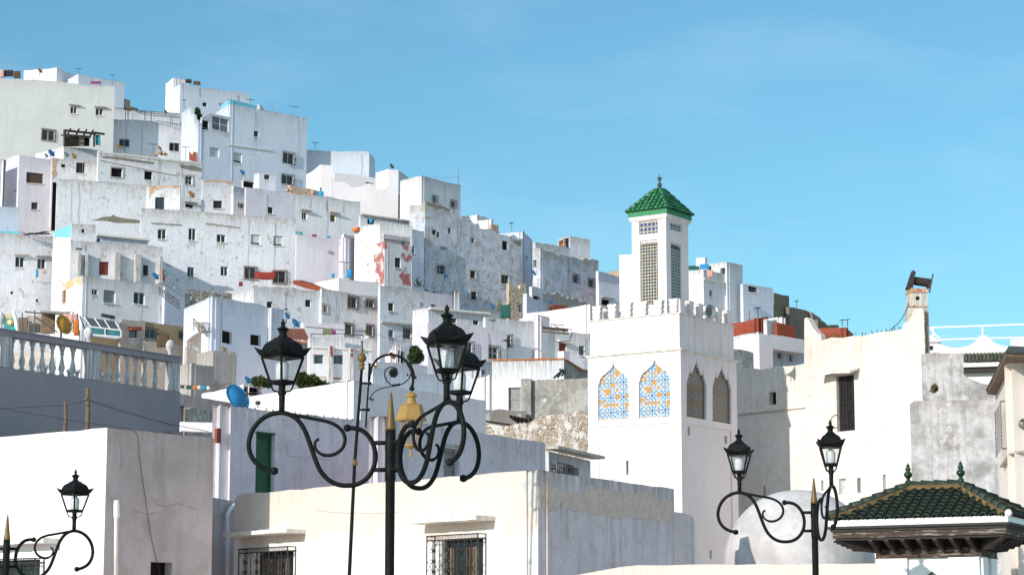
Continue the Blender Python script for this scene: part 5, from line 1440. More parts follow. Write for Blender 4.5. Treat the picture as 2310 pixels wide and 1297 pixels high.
# lantern tower
YT = 91.7
Ct = at(1502, 489, YT); Ct0 = Vector((Ct.x, Ct.y, 0))
pTL = Plane(Ct, dL, nL); pTR = Plane(Ct, dR, nR)
tL = pTL.px(1425, 500)[0]; tR = pTR.px(1552, 502)[0]
zb = zc2 - .2; ztw = Ct.z
bm = bmesh.new(); bm.verts.layers.float.new('topd')
pan = {}
for pl, ln, small, big in ((pTL, tL, (1441.5, 499.5, 1484.5, 525.5), (1443.5, 544, 1485.5, 686)), (pTR, tR, (1511, 499.5, 1537.5, 525), (1513, 545, 1538, 686))):
    a = rect_px(pl, *small); b = rect_px(pl, *big)
    hs = [[(a[0], a[2]), (a[1], a[2]), (a[1], a[3]), (a[0], a[3])], [(b[0], b[2]), (b[1], b[2]), (b[1], b[3]), (b[0], b[3])]]
    pan[pl] = (a, b)
    facade(bm, pl, [(0, zb), (ln, zb), (ln, ztw), (0, ztw)], hs, .2, ztw, True, rev=.07)
for o_, a_, ln in ((Ct + dL * tL, dR, tR), (Ct + dR * tR, dL, tL)):
    b0 = Vector((o_.x, o_.y, 0)); b1 = b0 + a_ * ln
    quad(bm, b0 + Vector((0, 0, zb)), b1 + Vector((0, 0, zb)), b1 + Vector((0, 0, ztw)), b0 + Vector((0, 0, ztw)))
new_obj('lantern_tower', bm, 'minaret', mina)
for pl in (pTL, pTR):
    a, b = pan[pl]
    tile_panel(pl, [(a[0], a[2]), (a[1], a[2]), (a[1], a[3]), (a[0], a[3])], .062, 'minaret', 'panel_bed')
    tile_panel(pl, [(a[0] + .05, a[2] + .02), (a[1] - .02, a[2] + .02), (a[1] - .02, a[3] - .05), (a[0] + .05, a[3] - .05)], .055, 'zelfrieze')
    tile_panel(pl, [(b[0], b[2]), (b[1], b[2]), (b[1], b[3]), (b[0], b[3])], .062, 'minaret', 'panel_bed')
    tile_panel(pl, [(b[0] + .05, b[2]), (b[1] - .02, b[2]), (b[1] - .02, b[3] - .20), (b[0] + .05, b[3] - .20)], .054, 'zellige')
    def teeth(bm):
        pbox(bm, pl, b[0] + .05, b[1] - .02, b[3] - .20, b[3] - .165, .04, .06)
        n = 11
        for i in range(n):
            u = b[0] + .07 + (b[1] - b[0] - .11) * (i + .5) / n
            ppoly(bm, pl, [(u - .012, b[3] - .165), (u + .012, b[3] - .165), (u + .016, b[3] - .11), (u, b[3] - .06), (u - .016, b[3] - .11)], .05, .06)
    obj_in('tile_teeth', teeth, 'dwood', mina)
def tring(bm, out, z0, z1, out2=None):
    o2 = out if out2 is None else out2
    def q(o): return [Ct0 - dL * o - dR * o, Ct0 + dL * (tL + o) - dR * o, Ct0 + dL * (tL + o) + dR * (tR + o), Ct0 - dL * o + dR * (tR + o)]
    lo = [bm.verts.new(p + Vector((0, 0, z0))) for p in q(out)]; hi = [bm.verts.new(p + Vector((0, 0, z1))) for p in q(o2)]
    bm.faces.new(lo[::-1]); bm.faces.new(hi)
    for i in range(4): bm.faces.new((lo[i], lo[(i + 1) % 4], hi[(i + 1) % 4], hi[i]))
zg = ztw + .12
obj_in('cornice', lambda bm: (tring(bm, .03, ztw - .06, ztw + .02, .08), tring(bm, .085, ztw + .022, zg)), 'minaret', mina)
obj_in('green_band', lambda bm: tring(bm, .11, zg + .002, zg + .21), 'greenband', mina)
zr = zg + .212; oe_ = .155
def troof(bm):
    lay = bm.verts.layers.float.new('tint')
    q = [Ct0 - dL * oe_ - dR * oe_, Ct0 + dL * (tL + oe_) - dR * oe_, Ct0 + dL * (tL + oe_) + dR * (tR + oe_), Ct0 - dL * oe_ + dR * (tR + oe_)]
    q = [p + Vector((0, 0, zr)) for p in q]
    ctr = (q[0] + q[2]) / 2; hgt = .98; tp = .14
    top = [ctr + (p - ctr) * tp + Vector((0, 0, hgt)) for p in q]
    for i, j in ((0, 3), (1, 0), (3, 2), (2, 1)):
        a, b = q[i], q[j]; eU = (b - a).normalized(); Wd = (b - a).length
        ta, tb = top[i], top[j]; hl = (ta - a).dot(eU); hr = (tb - a).dot(eU)
        foot = a + eU * hl; eV = (ta - foot); vT = eV.length; eV.normalize()
        tile_roof(bm, lay, a, eU, eV, Wd, hl, hr, vT, .20, .075, .21, 0, 0)
        ridge_tiles(bm, lay, a, ta, .085, .24)
    f = bm.faces.new([bm.verts.new(p + Vector((0, 0, .03))) for p in (top[0], top[3], top[2], top[1])])
    return ctr + Vector((0, 0, hgt))
TOP = []
bm = bmesh.new(); TOP.append(troof(bm)); new_obj('tile_roof', bm, 'tilegreen', mina)
tp = TOP[0]
def finial(bm):
    lathe(bm, [(.07, -.03), (.05, .05), (.03, .07), (.055, .09), (.092, .15), (.098, .19), (.085, .24), (.04, .28), (.025, .30), (.03, .33), (.07, .38), (.082, .43), (.06, .48), (.02, .51), (.005, .66)], tp, 12)
    for k in range(7):
        a = k * .9; tube(bm, [tp + Vector((.05 * math.cos(a), .05 * math.sin(a), .42)), tp + Vector((.11 * math.cos(a), .11 * math.sin(a), .50))], [.02, .004], 5)
obj_in('finial', finial, 'dishdark', mina, smooth=True)
# loudspeaker horn
hb = at(1603, 703, 91.0)
bm = bmesh.new()
ax = Vector((.62, -.76, .06)).normalized(); mt = ax.to_track_quat('Z', 'Y').to_matrix()
lathe(bm, [(.05, -.42), (.05, -.30), (.09, -.26), (.10, -.18), (.17, -.08), (.27, 0), (.285, .01), (.265, .0), (.15, -.09), (.07, -.18), (.03, -.2)], hb, 18, mt)
tube(bm, [hb - ax * .2, hb - ax * .2 - Vector((0, 0, .3))], .025, 6)
tag(new_obj('loudspeaker', bm, 'hornmetal', None, origin=hb, smooth=True), 'grey horn loudspeaker among the merlons on the minaret', 'loudspeaker')

# ================================================================ dome
DY = 62.0
dc = at(1803, 1272, DY); dr = 169 * DY / F
bm = bmesh.new(); prof = [(dr * 1.0, -dc.z + .0)]
for i in range(0, 19):
    a = i / 18 * math.pi / 2; rr = dr * math.cos(a) ** .92; prof.append((max(.01, rr), dr * .98 * math.sin(a) ** 1.02))
lathe(bm, prof, Vector((dc.x, dc.y, dc.z)), 40)
tag(new_obj('dome', bm, 'domeplaster', None, origin=(dc.x, dc.y, 0), smooth=True), 'pale grey weathered plaster dome behind the low front wall', 'dome')
house('F14', 'low_wall', 'low warm white wall along the bottom right of the picture', 'wall', [
    dict(C=(1250, 1300), R=(2010, 1300), Y=50, base=1330, mat='cream2', rough=.01, dep=.6, prof=[(1250, 1308), (1292, 1298), (1350, 1287), (1400, 1278), (1440, 1274), (1560, 1272.5), (2010, 1271)])])

# ================================================================ pavilion
YP = 40.0
Cp = at(2274, 1176, YP)                        # bottom front-right corner of white fascia
Lp = at_z(1868, 1187.5, Cp.z)
e1 = (Lp - Cp); e1.z = 0; WP = e1.length; e1.normalize()      # towards the left
e2 = Vector((-e1.y, e1.x, 0));
if e2.y < 0: e2 = -e2                                          # away from the camera
DP = WP * .74
pav = empty('pavilion', Cp + e1 * WP / 2 + e2 * DP / 2 - Vector((0, 0, Cp.z)), 'small white kiosk with dark green tiled hip roof and carved timber brackets', 'pavilion')
def pring(bm, out, z0, z1, out2=None):
    o2 = out if out2 is None else out2
    def q(o): return [Cp - e1 * o - e2 * o, Cp + e1 * (WP + o) - e2 * o, Cp + e1 * (WP + o) + e2 * (DP + o), Cp - e1 * o + e2 * (DP + o)]
    lo = [bm.verts.new((p.x, p.y, z0)) for p in q(out)]; hi = [bm.verts.new((p.x, p.y, z1)) for p in q(o2)]
    bm.faces.new(lo[::-1]); bm.faces.new(hi)
    for i in range(4): bm.faces.new((lo[i], lo[(i + 1) % 4], hi[(i + 1) % 4], hi[i]))
zf = Cp.z
obj_in('fascia', lambda bm: pring(bm, 0, zf, zf + .105), 'whitepaint', pav)
obj_in('drip_edge', lambda bm: (pring(bm, .02, zf - .045, zf - .002), pring(bm, -.03, zf - .09, zf - .047)), 'dwood', pav)
obj_in('eave_board', lambda bm: pring(bm, -.06, zf - .20, zf - .092), 'oldwood', pav)
ins = .70; zbm = zf - .50
obj_in('beam', lambda bm: (pring(bm, -ins + .06, zbm - .02, zbm + .13), pring(bm, -ins + .08, zbm - .035, zbm - .022)), 'oldwood', pav)
obj_in('soffit', lambda bm: pring(bm, -.10, zf - .235, zf - .203), 'dwood', pav)
zw = zbm - .037
obj_in('core', lambda bm: pring(bm, -ins + .0, zbm + .131, zf - .236), 'dwood', pav)
def wallp(bm):
    pring(bm, -ins, 0, zw)
obj_in('wall', wallp, 'whitepaint', pav)
# pilaster strips and recessed field on the front
pf = Plane(Cp + e1 * (WP - ins) + e2 * ins, -e1, -e2); fw = WP - 2 * ins
def pst(bm):
    for a, b in ((-.02, fw * .285), (fw * .70, fw + .02)): pbox(bm, pf, a, b, 0.2, zw - .001, -.07, .01)
obj_in('pilaster', pst, 'whitepaint', pav)
pr_ = Plane(Cp + e1 * ins + e2 * ins, e2, -e1 if (-e1).x > 0 else e1); dw = DP - 2 * ins
def pst2(bm):
    for a, b in ((0.0, dw * .36), (dw * .60, dw)): pbox(bm, pr_, a, b, 0.2, zw - .001, -.07, .01)
obj_in('pilaster', pst2, 'whitepaint', pav)
def peak(bm):
    u, z = pf.px(2103, 1290)
    ppoly(bm, pf, [(u - .33, z - .9), (u + .33, z - .9), (u + .33, z - .36), (u + .2, z - .15), (u, z + .02), (u - .2, z - .15), (u - .33, z - .36)], -.02, .01)
obj_in('arch_door', peak, 'netting', pav)
# carved brackets
def bracket(bm, base, out, along, top, L=.56, w=.035):
    """stepped corbel in the plane spanned by `out` and z"""
    pts = [(a_, b_ * .70) for a_, b_ in [(0, 0), (L, 0), (L, -.05), (L - .05, -.05), (L - .06, -.09), (L - .12, -.09), (L - .15, -.14), (L - .22, -.14), (L - .25, -.19), (L - .33, -.19), (L - .36, -.25), (0, -.27)]]
    tri = tessellate_polygon([[Vector((a, b, 0)) for a, b in pts]])
    f = [bm.verts.new(base + out * a + Vector((0, 0, top + b)) + along * w) for a, b in pts]; g = [bm.verts.new(base + out * a + Vector((0, 0, top + b)) - along * w) for a, b in pts]
    for t in tri: bm.faces.new([f[i] for i in t]); bm.faces.new([g[i] for i in reversed(t)])
    for i in range(len(pts)): j = (i + 1) % len(pts); bm.faces.new((f[i], f[j], g[j], g[i]))
zbk = zf - .237
for k in range(7):
    p0 = Cp + e1 * (ins + .02 + (WP - 2 * ins - .04) * k / 6) + e2 * (ins - .06); p0.z = 0
    obj_in('bracket', lambda bm: bracket(bm, p0, -e2, e1, zbk), 'dwood', pav)
for k in range(5):
    p0 = Cp + e1 * (ins - .06) + e2 * (ins + .02 + (DP - 2 * ins - .04) * k / 4); p0.z = 0
    obj_in('bracket', lambda bm: bracket(bm, p0, -e1, e2, zbk), 'dwood', pav)
for k in range(4):
    p0 = Cp + e1 * (WP - ins + .06) + e2 * (ins + .02 + (DP - 2 * ins - .04) * k / 3); p0.z = 0
    obj_in('bracket', lambda bm: bracket(bm, p0, e1, e2, zbk), 'dwood', pav)
for sx_, sb in ((-1, Cp + e1 * (ins - .05) + e2 * (ins - .05)), (1, Cp + e1 * (WP - ins + .05) + e2 * (ins - .05))):
    p0 = Vector((sb.x, sb.y, 0)); od = (e1 * sx_ - e2).normalized(); al = Vector((-od.y, od.x, 0))
    obj_in('bracket', lambda bm: bracket(bm, p0, od, al, zbk, .8), 'dwood', pav)
zrr = zf + .10
def proof(bm):
    lay = bm.verts.layers.float.new('tint')
    q = [Cp, Cp + e1 * WP, Cp + e1 * WP + e2 * DP, Cp + e2 * DP]; q = [Vector((p.x, p.y, zrr)) for p in q]
    mid = (q[0] + q[2]) / 2; rl = WP * .30
    zt_ = at(2120, 1083, mid.y).z - .15
    ra = mid - e1 * rl / 2; rb_ = mid + e1 * rl / 2; ra.z = rb_.z = zt_
    for a, b, ta, tb in ((q[1], q[0], rb_, ra), (q[0], q[3], ra, ra), (q[2], q[1], rb_, rb_), (q[3], q[2], ra, rb_)):
        eU = (b - a).normalized(); Wd = (b - a).length; hl = (ta - a).dot(eU); hr = (tb - a).dot(eU)
        foot = a + eU * hl; eV = ta - foot; vT = eV.length; eV.normalize()
        tile_roof(bm, lay, a, eU, eV, Wd, hl, max(hr, hl + .001), vT, .163, .062, .148, 0, 0)
    for a, b in ((q[0], ra), (q[1], rb_), (q[2], rb_), (q[3], ra), (rb_, ra)):
        d = (b - a).normalized(); up = Vector((0, 0, 1)); sd = d.cross(up).normalized()
        vs = []
        for p in (a, b):
            vs.append([bm.verts.new(p + sd * s + up * h) for s, h in ((-.11, -.01), (-.06, .075), (.06, .075), (.11, -.01))])
        for s in range(3): bm.faces.new((vs[0][s], vs[0][s + 1], vs[1][s + 1], vs[1][s])).material_index = 1
        ridge_tiles(bm, lay, a + up * .085, b + up * .085, .075, .25)
    return ra, rb_
bm = bmesh.new(); ra, rb_ = proof(bm); new_obj('tile_roof', bm, ['tiledark', 'mossbed'], pav)
for p in (ra, rb_):
    obj_in('finial', lambda bm: lathe(bm, [(r_ * .70, z_ * .56) for r_, z_ in [(.075, .05), (.085, .16), (.05, .19), (.038, .22), (.06, .26), (.105, .33), (.112, .37), (.09, .43), (.05, .46), (.065, .50), (.075, .53), (.06, .58), (.035, .60), (.05, .625), (.055, .64), (.02, .70), (.004, .74)]], p + Vector((0, 0, .06)), 14), 'finialgreen', pav, smooth=True)
obj_in('corner_ball', lambda bm: ball(bm, Vector((Cp.x, Cp.y, zrr + .04)) - e1 * .02 - e2 * .03, .066, 12, 8), 'clean', pav, smooth=True)

# ================================================================ chimney with metal cowl
YC = 94.0
ch = empty('chimney', at(2072, 800, YC), 'crumbling brick chimney stack with rusty sheet metal cowl', 'chimney')
def cbox(bm, x0, x1, y0, y1, Y, dY):
    a = at(x0, y1, Y); b = at(x1, y0, Y); bx(bm, (a.x, Y, a.z), (b.x, Y + dY, b.z))
def stackm(bm):
    lay = bm.verts.layers.float.new('topd')
    cbox(bm, 2051, 2092, 692.5, 830, YC, .7); cbox(bm, 2051, 2092, 660, 689, YC, .7)
obj_in('stack', stackm, 'ochrespall', ch)
def bands(bm):
    cbox(bm, 2049, 2094.5, 689.2, 692.3, YC - .05, .8); cbox(bm, 2049, 2094, 653, 659.8, YC - .04, .78); cbox(bm, 2053, 2091, 650, 652.8, YC, .7)
obj_in('band', bands, 'brick', ch)
obj_in('flue_hole', lambda bm: cbox(bm, 2066, 2074, 668.6, 676.7, YC - .004, .05), 'dark', ch)
def cowl(bm):
    def slab(pts, Y, t):
        f = [bm.verts.new(at(x, y, Y)) for x, y in pts]; g = [bm.verts.new(at(x, y, Y) + Vector((0, t, 0))) for x, y in pts]
        bm.faces.new(f[::-1]); bm.faces.new(g)
        for i in range(len(pts)): j = (i + 1) % len(pts); bm.faces.new((f[i], f[j], g[j], g[i]))
    slab([(2046.5, 649), (2060, 609), (2066.5, 614), (2063, 625), (2060, 648), (2052, 651)], YC, .55)
    a = at(2058, 633, YC + .3); b = at(2099, 639, YC + .3); tube(bm, [a, b], [.17, .175], 14)
    slab([(2093, 640), (2100, 634), (2097, 650), (2092, 651)], YC + .1, .4)
obj_in('cowl', cowl, 'sheet', ch)
obj_in('rod', lambda bm: tube(bm, [at(2096.5, 660, YC + .1), at(2105, 618, YC + .1)], .03, 6), 'iron', ch)
bm = bmesh.new(); tube(bm, smooth_pts([at(2050, 683, YC), at(2043, 703, YC), at(2032, 722, YC), at(2017, 737, YC + .6), at(2005, 746, YC + 1.4)], 4), .016, 5)
tag(new_obj('cable', bm, 'wirem', None, origin=at(2005, 746, YC + 1.4)), 'thin cable sagging from the chimney to the kasbah roofline', 'cable')
# ================================================================ street lamps
K = 25.0 / F / 2.136
def nz(zx, zy): return Vector(((750 - zx) * K, 0, (1525 - (690 + zy / 2.136)) * 25.0 / F + 1.7))
def sect(bm, Rc, zc, Rm, zm):
    out = []
    for k in range(8):
        a = k * math.pi / 4
        r, z = (Rc, zc) if k % 2 == 0 else (Rm, zm)
        out.append(bm.verts.new((r * math.cos(a), r * math.sin(a), z)))
    return out
def loft(bm, secs, cap=True):
    for a, b in zip(secs[:-1], secs[1:]):
        n = len(a)
        for k in range(n): bm.faces.new((a[k], a[(k + 1) % n], b[(k + 1) % n], b[k]))
    if cap: bm.faces.new(secs[0][::-1]); bm.faces.new(secs[-1])
def mk(name, fn, mat, smooth=False):
    bm = bmesh.new(); fn(bm); me = bpy.data.meshes.new(name); bm.to_mesh(me); bm.free(); me.materials.append(M[mat])
    if smooth:
        for p in me.polygons: p.use_smooth = True
    return me
def child(name, me, parent, loc=(0, 0, 0), rz=0.0):
    o = bpy.data.objects.new(name, me); COL.objects.link(o); o.parent = parent; o.location = loc; o.rotation_euler = (0, 0, rz); return o
q7 = .7071
def lan_frame(bm):
    lathe(bm, [(.033, -.02), (.033, .05), (.045, .055), (.045, .09), (.037, .092), (.037, .15), (.03, .16)], n=14)
    for k in range(4):
        a = k * math.pi / 2; c = Vector((math.cos(a), math.sin(a), 0))
        tube(bm, [c * .125 + Vector((0, 0, .18)), c * .220 + Vector((0, 0, .452))], .0135, 6)
        tube(bm, [c * .122 + Vector((0, 0, .165)), c * .100 + Vector((0, 0, .11)), c * .085 + Vector((0, 0, .092)), c * .03 + Vector((0, 0, .082))], .009, 6)
        a2 = a + math.pi / 2; c2 = Vector((math.cos(a2), math.sin(a2), 0))
        for (R, z, r) in ((.124, .172, .014), (.126, .192, .010), (.218, .445, .013)):
            tube(bm, [c * R + Vector((0, 0, z)), c2 * R + Vector((0, 0, z))], r, 6)
def lan_roof(bm):
    s = [sect(bm, *v) for v in ((.205, .452, .145, .452), (.235, .462, .166, .462), (.262, .492, .178, .468), (.300, .548, .186, .474), (.303, .556, .188, .482), (.268, .530, .182, .500), (.225, .515, .166, .512),
        (.213, .545, .152, .545), (.196, .578, .139, .580), (.168, .606, .119, .606), (.150, .613, .106, .614), (.126, .628, .089, .630), (.108, .634, .077, .638), (.092, .652, .065, .655), (.066, .660, .047, .664))]
    loft(bm, s)
    lathe(bm, [(.055, .655), (.055, .672), (.041, .678), (.040, .70), (.046, .722), (.060, .738), (.068, .744), (.066, .750), (.045, .762), (.028, .772), (.018, .782), (.016, .79), (.024, .80), (.026, .81), (.020, .825), (.010, .832), (.013, .838), (.009, .85), (.001, .868)], n=14)
def lan_glass(bm):
    for k in range(4):
        a = k * math.pi / 2; b = a + math.pi / 2
        c = Vector((math.cos(a), math.sin(a), 0)); d = Vector((math.cos(b), math.sin(b), 0))
        quad(bm, c * .124 + Vector((0, 0, .196)), d * .124 + Vector((0, 0, .196)), d * .214 + Vector((0, 0, .44)), c * .214 + Vector((0, 0, .44)))
def lan_bulb(bm):
    lathe(bm, [(.02, .195), (.06, .20), (.067, .215), (.070, .31), (.070, .315), (.072, .32), (.068, .372), (.045, .398), (.03, .41), (.028, .45)], n=16)
ME_frame = mk('lantern', lan_frame, 'lampiron'); ME_roof = mk('lantern_roof', lan_roof, 'lampiron'); ME_glass = mk('lantern_glass', lan_glass, 'lglass'); ME_bulb = mk('bulb', lan_bulb, 'bulb', True)
big = [nz(*p) for p in ((545, 590), (580, 592), (615, 604), (648, 635), (670, 680), (678, 730), (668, 785), (638, 832), (595, 860), (545, 868), (495, 862), (450, 838), (412, 795), (385, 735), (362, 670), (338, 608), (308, 560), (272, 530), (225, 516), (175, 522), (125, 548), (85, 595), (66, 655), (72, 710), (100, 757), (145, 786), (190, 797))]
small = [nz(*p) for p in ((240, 518), (300, 530), (370, 544), (440, 558), (490, 580), (522, 615), (530, 655), (512, 695), (470, 720), (425, 720), (393, 698), (384, 668), (392, 650), (405, 645))]
r_arm_l = (750 - 222) * K; z_arm = nz(222, 510).z
def arm_fn(bm):
    tube(bm, smooth_pts(big, 3), .0260, 10); tube(bm, smooth_pts(small, 3), [.019] * 28 + [.0155] * 12, 8)
    ball(bm, big[0] + Vector((.01, 0, 0)), .041, 10, 6); ball(bm, big[-1], .042, 10, 6)
    lathe(bm, [(.034, -.03), (.042, -.02), (.042, .02), (.034, .03)], big[-1], 10)
    for zy in (662, 792):
        a = nz(672 if zy < 700 else 662, zy); tube(bm, [a, Vector((.0, 0, a.z))], .023, 8)
    tube(bm, [Vector((r_arm_l, 0, z_arm)), Vector((r_arm_l, 0, z_arm + .12))], .032, 10)
ME_arm = mk('arm', arm_fn, 'lampiron', True)
z_sp0 = nz(750, 600).z; z_sp1 = nz(762, 415).z
def pole_fn(bm):
    lathe(bm, [(.16, 0), (.16, .35), (.12, .42), (.10, .5), (.085, .9), (.047, 1.0), (.043, nz(0, 1290).z), (.043, nz(0, 845).z), (.049, nz(0, 838).z), (.049, nz(0, 800).z), (.0475, z_sp0 - .22), (.052, z_sp0 - .2), (.052, z_sp0 - .12), (.047, z_sp0 - .1), (.0465, z_sp0 - .0)], n=16)
ME_pole = mk('pole', pole_fn, 'lampiron', True)
ME_spike = mk('spike', lambda bm: lathe(bm, [(.0475, z_sp0), (.049, z_sp0 + .02), (.044, z_sp0 + .07), (.038, z_sp0 + .10), (.012, z_sp1 - .02), (.003, z_sp1)], n=14), 'gold', True)
def street_lamp(px, py, Y, angles, label, lean=0):
    p = at(px, py, Y)
    root = empty('street_lamp', (p.x, p.y, p.z - z_sp1), label, 'street lamp', 'black street lamps with scroll arms and glass lanterns')
    child('pole', ME_pole, root).scale = (1.15, 1.15, 1); child('spike', ME_spike, root).scale = (1.12, 1.12, 1)
    for a, lr in angles:
        child('arm', ME_arm, root, (0, 0, 0), R_(a))
        l = child('lantern', ME_frame, root, (r_arm_l * math.cos(R_(a)), r_arm_l * math.sin(R_(a)), z_arm + .125), R_(lr))
        child('lantern_roof', ME_roof, l); child('lantern_glass', ME_glass, l); child('bulb', ME_bulb, l)
    return root
street_lamp(882, 884, 25.0, [(180, -88), (-57.7, -24), (52.2, -80)], 'tall black street lamp in the foreground with three scroll arms and gilded spike')
street_lamp(1835.5, 1077, 37.0, [(172, -60), (-84, 41)], 'black street lamp with two visible lanterns beside the green tiled pavilion')
street_lamp(17.5, 1160, 38.0, [(35, -82), (168, 10)], 'black street lamp cut off at the lower left corner')

# ================================================================ leaning scroll lamp with yellow lantern
YS = 48.8
def sp(x, y, d=0): return at(780 + x / 5.405, 770 + y / 5.405, YS + d)
sl = empty('scroll_lamp', at(783, 1330, YS), 'leaning dark pole lamp with spiral bracket and yellow ochre lantern', 'street lamp')
bot = at(770, 1525 + 1.7 * F / YS, YS)
def spole(bm):
    tube(bm, [bot, at(788, 1297, YS), at(800, 1045, YS), sp(195, 330)], [.045, .040, .036, .030], 10)
    tube(bm, [sp(246, 1030), sp(255, 850), sp(274, 560), sp(283, 470)], .019, 8)
    tube(bm, [sp(283, 480), sp(289, 400), sp(290, 285)], [.028, .034, .022], 8); ball(bm, sp(290, 280), .03); ball(bm, sp(244, 1042), .02)
    for (a, b, y) in ((185, 295, 510), (160, 275, 832)):
        tube(bm, [sp(a, y), sp(b, y)], .020, 8)
        for x in (a, b, (a + b) / 2): ball(bm, sp(x, y), .036 if x != (a + b) / 2 else .03)
obj_in('pole', spole, 'lampiron', sl, smooth=True)
def sbr(bm):
    big_ = smooth_pts([sp(x, y) for x, y in ((300, 400), (315, 320), (350, 255), (400, 205), (460, 174), (530, 162), (600, 168), (665, 190), (730, 235), (780, 300), (812, 370), (822, 440), (818, 510), (806, 585))], 3)
    tube(bm, big_, [.027] * 20 + [.031] * 6 + [.042] * 8 + [.026] * (len(big_) - 34), 8)
    s2 = smooth_pts([sp(x, y) for x, y in ((795, 395), (770, 450), (720, 500), (660, 528), (600, 540), (540, 520), (495, 470), (473, 405), (485, 350), (520, 322), (565, 315), (605, 325), (632, 352))], 3)
    tube(bm, s2, .0125, 7)
    s3 = smooth_pts([sp(x, y) for x, y in ((660, 530), (590, 545), (510, 555), (430, 575), (360, 610), (315, 655), (297, 700), (315, 722), (338, 712), (335, 695))], 3)
    tube(bm, s3, .0105, 7); tube(bm, [sp(255, 690), sp(340, 706)], .012, 6)
    for k in range(3): ball(bm, sp(580 + 35 * k, 535 - 4 * k), .03, 8, 5)
    for k in range(9):
        a = k * 2 * math.pi / 9; tube(bm, [sp(582, 385), sp(582 + 56 * math.cos(a), 385 + 56 * math.sin(a))], [.012, .030], 6)
    ball(bm, sp(582, 385), .04, 8, 5)
    ball(bm, sp(852, 440), .025); ball(bm, sp(752, 408), .022); lathe(bm, [(.02, .0), (.055, .03), (.06, .055), (.03, .10), (.02, .14)], sp(806, 605), 10)
obj_in('bracket', sbr, 'lampiron', sl, smooth=True)
obj_in('finial', lambda bm: lathe(bm, [(.036, -.02), (.058, .0), (.062, .03), (.045, .05), (.045, .065), (.07, .085), (.068, .10), (.04, .12), (.06, .15), (.092, .19), (.096, .23), (.082, .27), (.05, .315), (.03, .335), (.028, .35), (.018, .52), (.014, .53), (.026, .545), (.028, .56), (.018, .58), (.002, .59)], sp(196, 335), 14), 'gold', sl, smooth=True)
obj_in('collar', lambda bm: lathe(bm, [(.037, -.06), (.062, -.045), (.062, -.01), (.045, .0), (.045, .03), (.037, .06)], at(800.5, 1043, YS), 12), 'gold', sl, smooth=True)
lt = sp(800, 615)
def ylan(bm):
    mt = Matrix.Rotation(R_(12), 3, 'Z')
    lathe(bm, [(.12, -.25), (.115, -.22), (.09, -.20), (.085, -.12), (.115, -.10), (.12, -.06), (.10, -.045), (.06, -.02), (.03, .0)], lt, 14)
    lathe(bm, [(.315, -.60), (.33, -.575), (.31, -.555), (.235, -.29), (.245, -.275), (.20, -.255)], lt, 6, mt)
    for k in range(6):
        a = 2 * math.pi * k / 6 + R_(12); c = Vector((math.cos(a), math.sin(a), 0))
        tube(bm, [lt + c * .235 + Vector((0, 0, -.59)), lt + c * .13 + Vector((0, 0, -1.1))], .014, 6)
    lathe(bm, [(.02, -1.34), (.035, -1.32), (.035, -1.28), (.02, -1.26), (.02, -1.18), (.08, -1.15), (.145, -1.11), (.145, -1.085)], lt, 12)
obj_in('lantern', ylan, 'yellowpaint', sl)
obj_in('lantern_glass', lambda bm: lathe(bm, [(.13, -1.09), (.225, -.60)], lt, 6, Matrix.Rotation(R_(12), 3, 'Z')), 'lglass', sl)

# ================================================================ balustrade
pb = HP['F9'][0]['R']; zwl = HP['F9'][0]['zt'] + .004
zrail = pb.px(10, 745)[1]
bal = empty('balustrade', pb.P(pb.px(10, 800)[0], zwl), 'white turned balustrade with ball finials on the shaded terrace wall', 'balustrade')
bh = zrail - .14 - zwl
def balus_prof(h): return [(.075, 0), (.075, .06 * h), (.05, .08 * h), (.055, .12 * h), (.082, .22 * h), (.085, .28 * h), (.07, .38 * h), (.045, .52 * h), (.040, .64 * h), (.044, .70 * h), (.06, .715 * h), (.06, .735 * h), (.046, .75 * h), (.055, .82 * h), (.082, .90 * h), (.085, .93 * h), (.085, h)]
ME_bal = None
def ub(x): return pb.px(x, 800)[0]
def balu(u, dep, h, root=bal, n=12):
    c = pb.P(u, zwl + .0, dep)
    obj_in('baluster', lambda bm: lathe(bm, balus_prof(h), c, n), 'white', root, smooth=True)
for x in (34.5, 58, 81, 103.6, 126, 148, 172.7, 232, 253, 272.6, 295, 314.5, 334.5, 359): balu(ub(x), .13, bh)
def rail_(bm):
    pbox(bm, pb, ub(-55), ub(407.5), zrail - .14, zrail, -.03, .27); pbox(bm, pb, ub(-55), ub(408), zrail + .003, zrail + .03, -.06, .30)
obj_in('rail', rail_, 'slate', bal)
for a, b in ((1, 25.5), (202, 227), (390, 407)):
    obj_in('pillar', lambda bm: pbox(bm, pb, ub(a), ub(b), zwl, zrail - .141, 0.0, .26), 'white', bal)
for x in (6, 206, 391):
    obj_in('finial', lambda bm: lathe(bm, [(.10, .0), (.10, .03), (.05, .06), (.045, .10), (.09, .16), (.122, .24), (.128, .29), (.11, .36), (.06, .42), (.02, .445)], pb.P(ub(x), zrail + .03, .12), 14), 'white', bal, smooth=True)
far = empty('balustrade', pb.P(ub(60), zwl, 2.6), 'second sunlit balustrade seen through the gaps of the front one', 'balustrade')
LOC[far.name] = Vector(far.location)
def balf(x):
    u = ub(x); balu(u, 2.6, bh * .82, far, 10)
for x in (60, 82, 104, 122, 150, 178, 240, 258, 276, 294, 312, 330, 348, 366, 384, 402): balf(x)
obj_in('rail', lambda bm: pbox(bm, pb, ub(52), ub(412), zwl - .06, zwl + .001, 2.5, 2.72), 'white', far)
for x in (158, 420):
    obj_in('finial', lambda bm: lathe(bm, [(.07, .0), (.07, .1), (.05, .13), (.045, .17), (.09, .23), (.11, .30), (.09, .38), (.03, .44)], pb.P(ub(x), zwl + .1, 2.6), 12), 'white', far, smooth=True)

